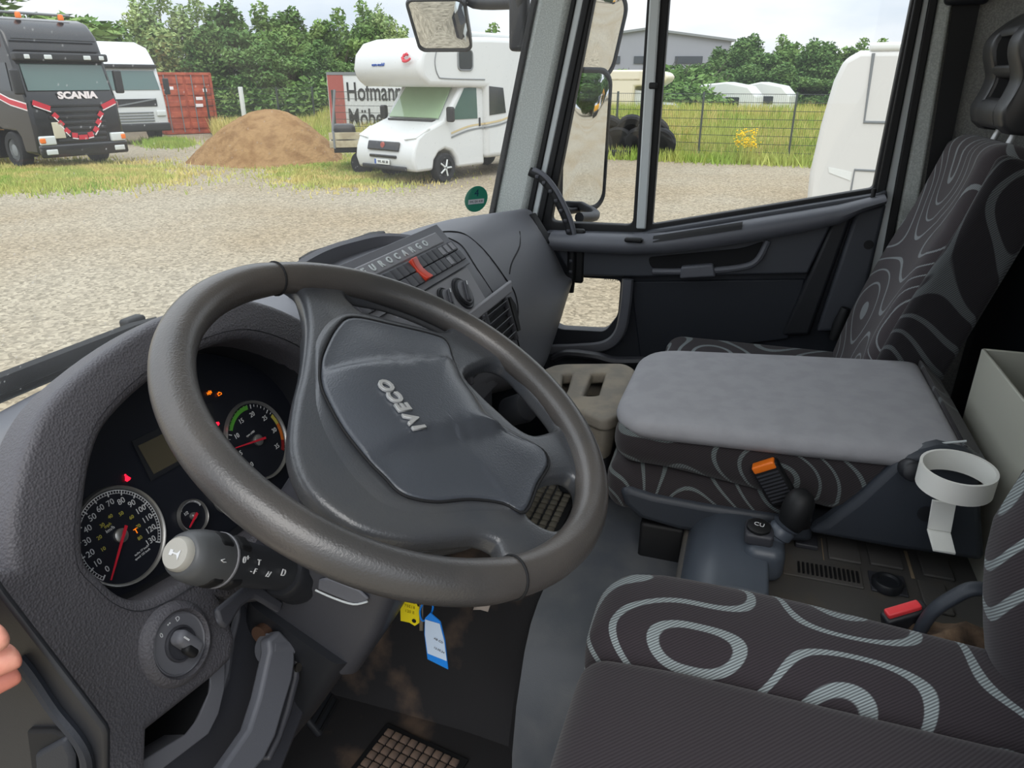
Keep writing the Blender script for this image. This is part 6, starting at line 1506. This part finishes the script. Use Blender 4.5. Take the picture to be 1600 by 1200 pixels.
for s_ in (-1, 1):
    hl = lb(MB().prism([V((x*S, s_*y*S, z*S)) for x, y, z in ((-0.06, 0.62, 0.96), (-0.10, 0.96, 1.00), (-0.50, 1.0, 1.19), (-0.32, 0.84, 1.13))], (0.03, 0, 0.02)), 'headlamp', 'headlight', T)
    lb(MB().rb((-1.02*S, s_*1.12*S, 1.48*S), (0.14, 0.20, 0.34), 0.05), 'mirror', 'truck_black_satin', T)
    ys = s_*0.995*S
    lb(MB().prism([V((x*S, ys, z*S)) for x, z in ((-1.12, 1.36), (-1.62, 2.02), (-2.02, 2.05), (-2.05, 1.36))], (0, s_*0.01, 0)), 'door_glass', 'vehicle_glass', T)
    yb = s_*1.112*S
    w_ = lb(MB().prism([V((x*S, yb, z*S)) for x, z in ((-2.35, 1.42), (-2.35, 2.06), (-2.85, 2.02), (-2.95, 1.46))], (0, s_*0.012, 0)), 'side_window', 'vehicle_glass_dark', T)
    q_ = lb(MB().prism([V((-1.55*S+x, yb, 2.60*S+z)) for x, z in rrect(0.46, 0.40, 0.08)], (0, s_*0.015, 0)), 'alcove_window', 'vehicle_glass_dark', T)
    lb(MB().tube([V((-1.55*S+x, yb+s_*0.01, 2.60*S+z)) for x, z in rrect(0.50, 0.44, 0.10)], 0.02, 6, ring=True), 'window_frame', 'metal_grey', q_)
    # seam of the alcove and the two stripes
    lb(MB().tube(spl([V((x*S, yb+s_*0.004, z*S)) for x, z in ((-1.0, 3.0), (-0.72, 2.85), (-0.6, 2.55), (-0.68, 2.28), (-0.9, 2.22), (-2.2, 2.2))], 5), 0.014, 6), 'moulding', 'metal_grey', T)
    for m, dz in (('gold', 0.09), ('metal_grey', 0.0)):
        st_ = spl([V((x*S, (ys if x > -2.25 else yb)+s_*0.006, (z+dz)*S)) for x, z in ((-1.15, 0.98), (-1.7, 1.10), (-2.2, 1.14), (-2.30, 1.16), (-3.0, 1.25), (-3.8, 1.55), (-5.6, 1.7))], 4)
        lb(MB().grid([[p+V((0, 0, 0.022)), p-V((0, 0, 0.022))] for p in st_]), 'side_stripe', m, T, smooth=0, solid=0.004)
    lb(MB().rb((-2.12*S, ys+s_*0.01, 1.28*S), (0.05, 0.03, 0.20), 0.01), 'door_handle', 'truck_black_satin', T)
    for x in (-0.95, -4.45):
        t_, fr_ = wheel(T, x*S, s_*0.99*S, 0.345, 0.24, 'truck_black_satin')
        for k in range(5):
            a = 2*pi*k/5; lb(MB().tube([fr_.p(0.03*cos(a), 0.03*sin(a), 0.0), fr_.p(0.20*cos(a), 0.20*sin(a), -0.01)], 0.022, 6), 'spoke', 'headlight', t_)
lb(MB().rb((-3.2*S, 0, 3.16*S), (2.6, 1.6, 0.12), 0.05), 'roof_box', 'vehicle_white', T)
# red swirl and blue words on the alcove front
AF = Frame((-0.16*S, 0.78, 2.64*S), (0, 1, 0), V((-0.55, 0, 1)).normalized())
for k in range(5):
    a0 = 40+50*k; lb(MB().tube(spl([AF.p(0.17*cos(radians(a0+20*j))*(0.25+0.18*k), 0.13*sin(radians(a0+20*j))*(0.3+0.17*k), 0.03) for j in range(6)], 3), [0.01]+[0.026]*14+[0.01], 6), 'red_swirl', 'stripe_red', T)
ltext('lettering', 'eura mobil', 0.10, Frame((-0.145*S, -0.22, 2.50*S), (0, 1, 0), (-0.27, 0, 1)).M(), 'blue_ink', T, ext=0.012)

# ---- caravan close by on the right
P = pos(1296, 12.2)
ff = face(P, -97)
P = P - V((-ff.y, ff.x, 0))*1.15
T = thing('caravan', P, 'white caravan front close beyond the passenger window', 'caravan', M=place(P, ff))
cp_ = [(0.05, .42), (0.08, 1.0), (0.03, 1.7), (-.05, 2.3), (-.14, 2.58), (-.34, 2.70), (-5.6, 2.70), (-5.6, .42)]
lb(prof_body(MB(), cp_, 2.3), 'body', mat('caravan_white', (204, 203, 199), 0.4), T, bevel=0.08, seg=3)
for s_ in (-1, 1):
    yb = s_*1.15
    lb(MB().tube([V((-0.52, yb, 2.66)), V((-0.56, yb, 1.75)), V((-2.2, yb, 1.75))], 0.022, 6), 'panel_seam', 'metal_grey', T)
    lb(MB().prism([V((x, yb, z)) for x, z in ((-0.18, 1.10), (-0.52, 1.04), (-0.52, 0.92), (-0.20, 1.02))], (0, s_*0.008, 0)), 'vent', 'number_plate', T)
    lb(MB().tube([V((-0.55, yb, 0.45)), V((-0.55, yb, 1.08)), V((-1.8, yb, 1.08))], 0.018, 6), 'locker_seam', 'metal_grey', T)
    lb(MB().tube(spl([V((-0.75, yb+s_*0.02, 0.55)), V((-1.0, yb+s_*0.02, 0.95)), V((-1.15, yb+s_*0.02, 1.15)), V((-1.5, yb+s_*0.02, 1.18))], 4), 0.012, 6), 'cable', 'number_plate', T)
    wheel(T, -3.0, s_*1.1, 0.32, 0.2)
lb(MB().rb((-1.1, 1.0, 2.74), (1.3, 0.3, 0.12), 0.05), 'awning_case', 'number_plate', T)
lb(MB().rb((-0.5, 1.17, 0.50), (0.5, 0.04, 0.05), 0.015), 'coupling_rod', 'brick_red', T)
for x in (-0.28, -0.7): lb(MB().rb((x, 1.17, 0.55), (0.06, 0.05, 0.14), 0.015), 'bracket', 'truck_black_satin', T)


# ---- mesh fence on the right with posts, and the one behind the heap
def fence(pts, h, label, wires=40):
    root = thing('mesh_fence', pts[0], label, 'fence')
    pm = meshof(MB().box((0, 0, h/2), (0.06, 0.06, h+0.1)), 'post', MAT['fence_dark'])
    for p in pts: piece('post', pm, Matrix.Translation(p), root)
    for a, b in zip(pts[:-1], pts[1:]):
        mb = MB(); d = (b-a); n = V((-d.y, d.x, 0)).normalized()*0.006; t = d.normalized()*0.0022
        for k in range(1, wires):
            p = a+d*(k/wires); mb.add([p-t, p+t, p+t+V((0, 0, h)), p-t+V((0, 0, h))], [(0, 1, 2, 3)])
        for k in range(9):
            z = 0.05+(h-0.06)*k/8; mb.add([a+V((0, 0, z-0.008)), b+V((0, 0, z-0.008)), b+V((0, 0, z+0.008)), a+V((0, 0, z+0.008))], [(0, 1, 2, 3)])
        o = mb.build('wire_panel', MAT['fence_dark'], root, smooth=0, solid=0.006)
    return root
A, B = at(1090, 250, z=0), at(1230, 255, z=0)
dv = (B-A); fp = [A - dv*k*1.0 for k in range(5, 0, -1)] + [A, B] + [B+dv*k for k in range(1, 6)]
fence(fp, 1.95, 'dark mesh fence with posts before the meadow seen through the passenger window', 44)
lf_ = [pos(px, 38.0) for px in (318, 374, 430, 486, 540)]
fence(lf_, 2.0, 'mesh fence behind the sand heap', 36)
pp = pos(374, 37.6); tag(MB().rb(pp+V((0, 0, 1.0)), (0.16, 0.16, 2.1), 0.02).build('concrete_post', MAT['number_plate']), 'short pale post standing by the mesh fence behind the sand heap', 'post')

# ---- tyres piled by the fence
tm = meshof(MB().lathe([(0.28, -0.12), (0.46, -0.13), (0.52, -0.08), (0.52, 0.08), (0.46, 0.13), (0.28, 0.12), (0.28, -0.12)], Frame((0, 0, 0), (1, 0, 0), (0, 1, 0)), 20), 'old_tyre', MAT['tyre'])
tb = at(975, 247, z=0); ft = (B-A).normalized()
rs = random.Random(5)
for i, (s_, z, rx) in enumerate(((-0.95, 0.46, 1.25), (-0.25, 0.46, 1.3), (0.45, 0.46, 1.2), (1.1, 0.46, 1.3), (-0.6, 0.80, 1.15), (0.15, 0.82, 1.2), (0.85, 0.78, 1.1), (-0.3, 0.12, 0.05))):
    o = bpy.data.objects.new('old_tyre', tm); COL.objects.link(o); o.matrix_world = Matrix.Translation(tb+ft*s_*1.0+V((0.3*rs.random(), 0, z))) @ Matrix.Rotation(rx, 4, 'Y') @ Matrix.Rotation(rs.uniform(-0.08, 0.08), 4, 'X')
    tag(o, 'old black tyre by the mesh fence, %s of the pile' % ('far left at the bottom', 'second along the bottom', 'third along the bottom', 'far right at the bottom', 'left one on top', 'middle one on top', 'right one on top', 'the one lying flat underneath')[i], 'tyre', 'pile of old tyres by the fence')

# ---- vehicles in the meadow
P = pos(1040, 33.0)
T = thing('old_motorhome', P, 'cream coachbuilt motorhome in the meadow behind the fence', 'motorhome', M=place(P, face(P, 82)))
pr = [(0.15, 2.28), (0.25, 2.45), (0.1, 2.62), (-0.4, 2.72), (-5.2, 2.72), (-5.2, .5), (-1.1, .5), (-1.1, 2.1), (-0.1, 2.12)]
lb(prof_body(MB(), pr, 2.2), 'body', 'vehicle_cream', T, bevel=0.08, seg=3)
lb(prof_body(MB(), [(0.5, .4), (0.5, .95), (-0.1, 1.15), (-0.5, 1.9), (-1.3, 2.0), (-1.3, .4)], 1.8), 'cab', 'vehicle_white', T, bevel=0.08, seg=3)
for s_ in (-1, 1):
    lb(MB().prism([V((-3.6+x, s_*1.10, 1.72+z)) for x, z in rrect(1.0, 0.52, 0.06)], (0, s_*0.02, 0)), 'side_window', 'vehicle_glass_dark', T)
    for z in (2.36, 1.1): lb(MB().box((-3.0, s_*1.105, z), (4.2, 0.015, 0.05)), 'waist_stripe', 'wood_pale', T)
    wheel(T, -0.3, s_*0.9, 0.33, 0.2); wheel(T, -3.8, s_*1.05, 0.33, 0.2)
P = pos(1112, 34.0)
T = thing('silver_car', P, 'pale silver car standing in the meadow behind the fence', 'car', M=place(P, face(P, 97)))
lb(prof_body(MB(), [(0, .35), (0, .75), (-.9, .92), (-4.0, .95), (-4.1, .35)], 1.7), 'body', 'car_silver', T, bevel=0.12, seg=3)
lb(prof_body(MB(), [(-0.75, .90), (-1.5, 1.42), (-2.9, 1.46), (-3.85, .92)], 1.5), 'roof', 'car_silver', T, bevel=0.1, seg=3)
for s_ in (-1, 1):
    lb(MB().prism([V((x, s_*0.755, z)) for x, z in ((-1.0, .94), (-1.6, 1.36), (-2.8, 1.39), (-3.4, .95))], (0, s_*0.01, 0)), 'side_glass', 'vehicle_glass_dark', T)
    for x in (-.8, -3.2): wheel(T, x, s_*0.85, 0.32, 0.2)
for px, D, lab, L in ((1192, 41.0, 'white caravan with a peaked roof in the meadow left of the fence post', 4.6), (1244, 44.0, 'further white caravan standing behind the peaked one in the meadow', 3.4)):
    P = pos(px, D); T = thing('meadow_caravan', P, lab, 'caravan', M=place(P, face(P, 80)))
    lb(prof_body(MB(), [(0.0, .5), (-.05, 1.6), (-.5, 2.05), (-1.6, 2.25), (-L+0.6, 2.0), (-L, 1.5), (-L, .5)], 2.1), 'body', 'vehicle_white', T, bevel=0.08, seg=3)
    for s_ in (-1, 1):
        for x in (-1.2, -2.5): lb(MB().prism([V((x+a, s_*1.05, 1.35+z)) for a, z in rrect(0.7, 0.4, 0.05)], (0, s_*0.02, 0)), 'window', 'vehicle_glass_dark', T)
        wheel(T, -L/2, s_*1.0, 0.3, 0.18)

# ---- industrial hall far behind
P = pos(1020, 115)
T = thing('industrial_hall', P, 'long grey industrial hall far behind the meadow', 'building', M=place(P, face(P, 12)))
lb(MB().prism([V((0, y, z)) for y, z in ((-11, 0), (11, 0), (11, 7.6), (-1.5, 9.0), (-11, 7.9))], (-30, 0, 0)), 'walls', 'hall_grey', T, smooth=0)
lb(MB().add([V((x, y, z)) for x in (0.5, -30) for y, z in ((-11.5, 8.0), (-1.5, 9.3), (11.5, 7.8), (11.5, 7.5), (-1.5, 9.0), (-11.5, 7.7))], [(0, 1, 7, 6), (1, 2, 8, 7), (2, 3, 9, 8), (3, 4, 10, 9), (4, 5, 11, 10), (5, 0, 6, 11), (0, 5, 4, 1), (1, 4, 3, 2), (6, 7, 10, 11), (7, 8, 9, 10)]), 'roof', 'metal_grey', T, smooth=0)
for y in (-7, -1, 5): lb(front_plate(MB(), y-2, y+2, 4.6, 5.6, 0.1, 0.1), 'window', 'vehicle_glass_dark', T)

# ---- trees and shrubs
def crown_mesh(name, seed, blobs, n, leaf, m):
    r = random.Random(seed); vs, fs = [], []
    tot = sum(b[3]*b[3]*b[4] for b in blobs)
    for bx, by, bz, rx, rz in blobs:
        k = int(n*rx*rx*rz/tot)
        for _ in range(k):
            u = r.uniform(-1, 1); a = r.uniform(0, 2*pi); q = r.random()**0.45; s_ = sqrt(1-u*u)
            c = V((bx+rx*q*s_*cos(a), by+rx*q*s_*sin(a), bz+rz*q*u))
            d1 = V((r.gauss(0, 1), r.gauss(0, 1), r.gauss(0, 0.7))).normalized(); d2 = d1.cross(V((r.gauss(0, 1), r.gauss(0, 1), r.gauss(0, 1)))).normalized(); L = leaf*r.uniform(0.6, 1.3)
            o = len(vs); vs += [c-d1*L, c+d2*L*0.45, c+d1*L, c-d2*L*0.45]; fs.append((o, o+1, o+2, o+3))
    me = bpy.data.meshes.new(name); me.from_pydata([tuple(v) for v in vs], [], fs); me.materials.append(MAT[m]); return me
def blobs_round(seed, n=10, w=2.2, h0=1.5, h1=6.0):
    r = random.Random(seed); out = []
    for i in range(n):
        t = i/(n-1); z = h0+(h1-h0)*t; wd = w*(sin(pi*(0.12+0.80*t))**0.7); a = r.uniform(0, 6.28); out.append((wd*0.55*cos(a), wd*0.55*sin(a), z, wd*r.uniform(0.55, 0.8), (h1-h0)/n*r.uniform(1.3, 1.9)))
    return out
def trunk_mesh(seed, h, r0):
    r = random.Random(seed); mb = MB(); p = V((0, 0, -0.05)); pts = [p]
    for k in range(5): p = p+V((r.uniform(-.12, .12), r.uniform(-.12, .12), h/5)); pts.append(p)
    mb.tube(pts, [r0*(1-0.13*k) for k in range(6)], 8)
    for k in range(5):
        b_ = pts[2+k % 3]; a = r.uniform(0, 6.28); mb.tube([b_, b_+V((cos(a)*0.7, sin(a)*0.7, 0.7)), b_+V((cos(a)*1.3, sin(a)*1.3, 1.7))], [r0*0.4, r0*0.25, r0*0.1], 6)
    return meshof(mb, 'trunk', MAT['bark'])
KINDS = {'round': (crown_mesh('crown', 1, blobs_round(11), 8000, 0.17, 'leaf_mid'), trunk_mesh(1, 4.5, 0.16)),
         'dark': (crown_mesh('crown', 2, blobs_round(12, 11, 2.5, 0.8, 6.2), 9000, 0.17, 'leaf_dark'), trunk_mesh(2, 4.5, 0.18)),
         'pale': (crown_mesh('crown', 3, blobs_round(13, 12, 1.6, 1.2, 7.6), 5000, 0.15, 'leaf_pale'), trunk_mesh(3, 6.5, 0.12)),
         'bush': (crown_mesh('crown', 4, [(0, 0, 0.9, 1.5, 0.9), (0.8, 0.3, 0.7, 1.0, 0.8), (-0.9, -0.2, 0.7, 1.0, 0.7), (0.1, 0.4, 1.5, 0.8, 0.6)], 4500, 0.13, 'leaf_mid'), trunk_mesh(4, 0.8, 0.06))}
BASEH = {'round': 6.4, 'dark': 6.6, 'pale': 8.1, 'bush': 2.1}
def tree(kind, px, D, top, wide, label, group, seed):
    """kind, direction, distance, row of the photograph its top reaches, width factor"""
    p = pos(px, D); zt = at(px, top, d=1.0); r = ray(px, top); hz = sqrt(r.x*r.x+r.y*r.y); h = CAM.z + D*r.z/hz
    s_ = h/BASEH[kind]; rt = random.Random(seed).uniform(0, 6.28)
    M = Matrix.Translation(p) @ Matrix.Rotation(rt, 4, 'Z') @ Matrix.Diagonal((s_*wide, s_*wide, s_, 1))
    root = bpy.data.objects.new({'bush': 'shrub'}.get(kind, 'tree'), None); COL.objects.link(root); root.empty_display_size = 0.1; root.matrix_world = M; MATW[root.name] = M
    tag(root, label, 'shrub' if kind == 'bush' else 'tree', group)
    for nm_, me in (('crown', KINDS[kind][0]), ('trunk', KINDS[kind][1])):
        o = bpy.data.objects.new(nm_, me); COL.objects.link(o); o.parent = root
ORD = ('first', 'second', 'third', 'fourth', 'fifth', 'sixth', 'seventh', 'eighth', 'ninth', 'tenth', 'eleventh', 'twelfth', 'thirteenth')
def rank(lst, px): return ORD[sorted(lst).index(px)]
gA = 'dense trees behind the sand heap and the lettered box'
sd_n = 0
for kind, px, D, top, wide in (('dark', 380, 46, 4, 1.0), ('round', 430, 48, 14, 1.05), ('dark', 480, 50, 16, 1.0), ('round', 530, 46, 22, 1.0), ('round', 575, 48, 10, 0.95), ('pale', 606, 47, 6, 1.0), ('dark', 355, 43, 40, 1.0), ('dark', 455, 43, 60, 1.15), ('dark', 505, 44, 66, 1.1), ('dark', 405, 42, 70, 1.15)):
    sd_n += 1; tree(kind, px, D, top, wide, 'dense green tree behind the sand heap, %s from the left of the row' % rank((380, 430, 480, 530, 575, 606, 355, 455, 505, 405), px), gA, sd_n)
for kind, px, D, top, wide, lab in (('pale', 262, 44, -30, 1.1, 'tall thin leaved tree rising above the rust red container'), ('pale', 318, 45, -14, 1.1, 'thin leaved tree between the container and the dense trees'), ('round', 20, 38, -34, 1.9, 'spreading tree behind the black truck at the left edge'), ('round', 770, 52, 44, 1.0, 'tree showing over the motorhome roof beside the front mirror'), ('round', 640, 50, 48, 0.9, 'tree between the lettered box and the front mirror')):
    sd_n += 1; tree(kind, px, D, top, wide, lab, None, sd_n)
for px, top in ((128, 52), (165, 44), (205, 40), (232, 46), (90, 56)):
    sd_n += 1; tree('round', px, 62, top, 1.1, 'low far tree behind the trucks, %s from the left' % rank((128, 165, 205, 232, 90), px), 'far trees behind the white truck', sd_n)
for px, D, top in ((330, 41, 132), (362, 41, 140), (400, 41, 120), (440, 41, 125), (485, 41, 118)):
    sd_n += 1; tree('bush', px, D, top, 1.2, 'shrub along the fence behind the sand heap, %s from the left' % rank((330, 362, 400, 440, 485), px), 'undergrowth behind the sand heap', sd_n)
gB = 'hedge of trees beyond the meadow'
for kind, px, D, top, wide in (('dark', 1110, 56, 76, 1.1), ('dark', 1140, 54, 64, 1.15), ('dark', 1180, 55, 56, 1.15), ('round', 1215, 56, 60, 1.1), ('dark', 1255, 54, 64, 1.15), ('dark', 1295, 55, 68, 1.15), ('round', 1335, 56, 66, 1.1), ('round', 1372, 55, 66, 1.1), ('dark', 1405, 54, 72, 1.1), ('dark', 1160, 50, 100, 1.4), ('dark', 1230, 50, 100, 1.4), ('dark', 1310, 50, 104, 1.4), ('dark', 1380, 50, 104, 1.4)):
    sd_n += 1; tree(kind, px, D, top, wide, 'leafy tree in the hedge beyond the meadow, %s from the left' % rank((1110, 1140, 1180, 1215, 1255, 1295, 1335, 1372, 1405, 1160, 1230, 1310, 1380), px), gB, sd_n)
for px, D, top in ((985, 44, 108), (1010, 43, 104), (1040, 44, 100), (1070, 43, 106), (1100, 44, 112), (1060, 38, 126), (1090, 40, 130), (955, 44, 112), (930, 45, 108)):
    sd_n += 1; tree('bush', px, D, top, 1.35, 'light green shrub before the industrial hall, %s from the left' % rank((985, 1010, 1040, 1070, 1100, 1060, 1090, 955, 930), px), 'shrubs on the bank', sd_n)
# trees and a digger behind the cab, seen only in the mirrors
for i in range(12):
    p = V((-40+i*9.0, -74-4*(i % 3), 0)); root = bpy.data.objects.new('tree', None); COL.objects.link(root); root.matrix_world = Matrix.Translation(p) @ Matrix.Rotation(i*1.3, 4, 'Z') @ Matrix.Diagonal((1.9, 1.9, 0.9+0.1*(i % 4), 1)); tag(root, 'tree behind the cab seen in the mirrors, %s of the line' % ORD[i], 'tree', 'trees behind the cab')
    for nm_, me in (('crown', KINDS['dark'][0]), ('trunk', KINDS['dark'][1])): o = bpy.data.objects.new(nm_, me); COL.objects.link(o); o.parent = root
P = V((13.5, -60, 0)); T = thing('yellow_digger', P, 'yellow digger in the yard behind the cab seen in the main wing mirror', 'digger', M=place(P, (1, 0.4)))
lb(MB().rb((0, 0, 1.25), (2.2, 1.9, 0.8), 0.15, 1, 3), 'body', 'yellow_paint', T); lb(MB().rb((0.5, 0.3, 2.1), (1.0, 0.9, 1.2), 0.1), 'cabin', 'vehicle_glass_dark', T)
for s_ in (-1, 1): lb(MB().rb((0, s_*0.85, 0.4), (2.6, 0.45, 0.75), 0.3, 1, 4), 'track', 'tyre', T)
lb(MB().tube([V((1.0, -0.3, 1.5)), V((2.2, -0.3, 3.2)), V((3.4, -0.3, 2.2)), V((3.3, -0.3, 1.0))], 0.16, 8), 'boom', 'yellow_paint', T); lb(MB().rb((3.3, -0.3, 0.7), (0.6, 0.8, 0.6), 0.1), 'bucket', 'truck_black_satin', T)

# ---- grass: far too many blades to count
def blades(name, label, region, n, h0, h1, m, seed, wd=0.02):
    """region(rng) -> ground point"""
    r = random.Random(seed); vs, fs = [], []
    for _ in range(n):
        p = region(r); h = r.uniform(h0, h1); a = r.uniform(0, 6.28); d = V((cos(a), sin(a), 0))*wd*r.uniform(0.6, 1.4); t = V((r.gauss(0, 0.25)*h, r.gauss(0, 0.25)*h, h)); o = len(vs)
        vs += [p-d, p+d, p+t]; fs.append((o, o+1, o+2))
    me = bpy.data.meshes.new(name); me.from_pydata([tuple(v) for v in vs], [], fs)
    ob = link(name, me, MAT[m], None, 0); tag(ob, label, 'grass', kind='stuff'); return ob
f0, f1 = fp[0], fp[-1]
def mz(s_):
    """height of the grassy bank at this distance behind the fence"""
    pts = ((-1.0, 0.0), (0.3, 0.03), (2.5, 0.50), (5.0, 1.15), (6.2, 1.20), (8.0, 0.6), (9.0, 0.0), (99, 0.0))
    for (x0, z0), (x1, z1) in zip(pts[:-1], pts[1:]):
        if s_ <= x1: return z0+(z1-z0)*max(0, (s_-x0)/(x1-x0))
    return 0.0
rows = [[f0.lerp(f1, k/20)+V((s_, (0.5-k/20)*6, mz(s_)+0.02*(s_ > 0.3)+(0.10*sin(k*1.7+s_) if 2 < s_ < 8 else 0))) for k in range(21)] for s_ in (-0.2, 0.3, 1.2, 2.5, 3.8, 5.0, 6.2, 7.2, 8.0, 9.0)]
struct(MB().grid(rows).build('meadow_bank', MAT['meadow'], smooth=80))
struct(MB().prism([f0+V((9.0, 3, 0.0)), f1+V((9.0, -3, 0.0)), f1+V((80, -30, 0)), f0+V((80, 30, 0))], (0, 0, 0.02)).build('meadow_ground', MAT['meadow'], smooth=0))
def reg_meadow(r):
    t = r.random(); s_ = r.random()*7.0; return f0.lerp(f1, t) + V((s_-0.2, (0.5-t)*6, mz(s_)+0.01))
blades('meadow_grass', 'tall mixed green and straw grass behind the mesh fence', reg_meadow, 42000, 0.12, 0.42, 'grass', 21, 0.016)
blades('meadow_straw', 'dry straw coloured grass standing in the meadow', reg_meadow, 36000, 0.15, 0.50, 'dry_grass', 22, 0.013)
def reg_edge(r):
    t = r.random(); return f0.lerp(f1, t) + V((r.gauss(-0.45, 0.35), 0, 0.0))
blades('fence_grass', 'low weeds along the foot of the mesh fence', reg_edge, 9000, 0.08, 0.45, 'grass', 23)
def reg_px(cx, cy, rx, ry):
    def f(r):
        a, b = r.gauss(0, 0.42), r.gauss(0, 0.42)
        c = int(1e3*sin(int(a*9)*12.9+int(b*7)*78.2)) % 10
        if c < 3: a += r.uniform(-0.25, 0.25); b += r.uniform(-0.2, 0.2)
        return at(cx+a*rx, cy+b*ry, z=0.0)
    return f
blades('truck_grass', 'yellow green grass strip before the black truck', reg_px(90, 272, 210, 22), 30000, 0.04, 0.16, 'dry_grass', 24, 0.02)
blades('truck_weeds', 'green grass among the straw before the black truck', reg_px(40, 282, 160, 20), 16000, 0.04, 0.15, 'grass', 25, 0.02)
blades('yard_grass', 'thin grass patch on the gravel before the motorhome', reg_px(545, 268, 130, 26), 26000, 0.03, 0.12, 'dry_grass', 26, 0.02)
blades('yard_weeds', 'greener tufts in the patch before the motorhome', reg_px(560, 262, 120, 16), 12000, 0.04, 0.14, 'grass', 27, 0.02)
blades('container_grass', 'weeds at the foot of the container', reg_px(262, 226, 40, 6), 5000, 0.05, 0.3, 'grass', 28, 0.02)
blades('fence_strip_grass', 'weeds along the fence behind the sand heap', lambda r: pos(r.uniform(320, 560), r.uniform(35, 39)), 7000, 0.3, 0.9, 'dry_grass', 29, 0.03)
# yellow flowering weed by the fence
P = at(1165, 256, z=0.0); r_ = random.Random(9); T = thing('yellow_flowers', P, 'clump of yellow flowering weed at the foot of the fence', 'plant')
mb = MB(); mf2_ = MB()
for k in range(26):
    q = P+V((r_.gauss(0, 0.12), r_.gauss(0, 0.16), 0)); h = r_.uniform(0.5, 0.95); tpt = q+V((r_.gauss(0, 0.06), r_.gauss(0, 0.06), h)); mb.tube([q, tpt], 0.008, 5)
    for j in range(6): mf2_.rb(tpt+V((r_.gauss(0, 0.05), r_.gauss(0, 0.05), r_.gauss(0, 0.05))), (0.045, 0.045, 0.03), 0.012, 1, 1)
mb.build('stem', MAT['grass'], T); mf2_.build('blossom', MAT['flower_yellow'], T)
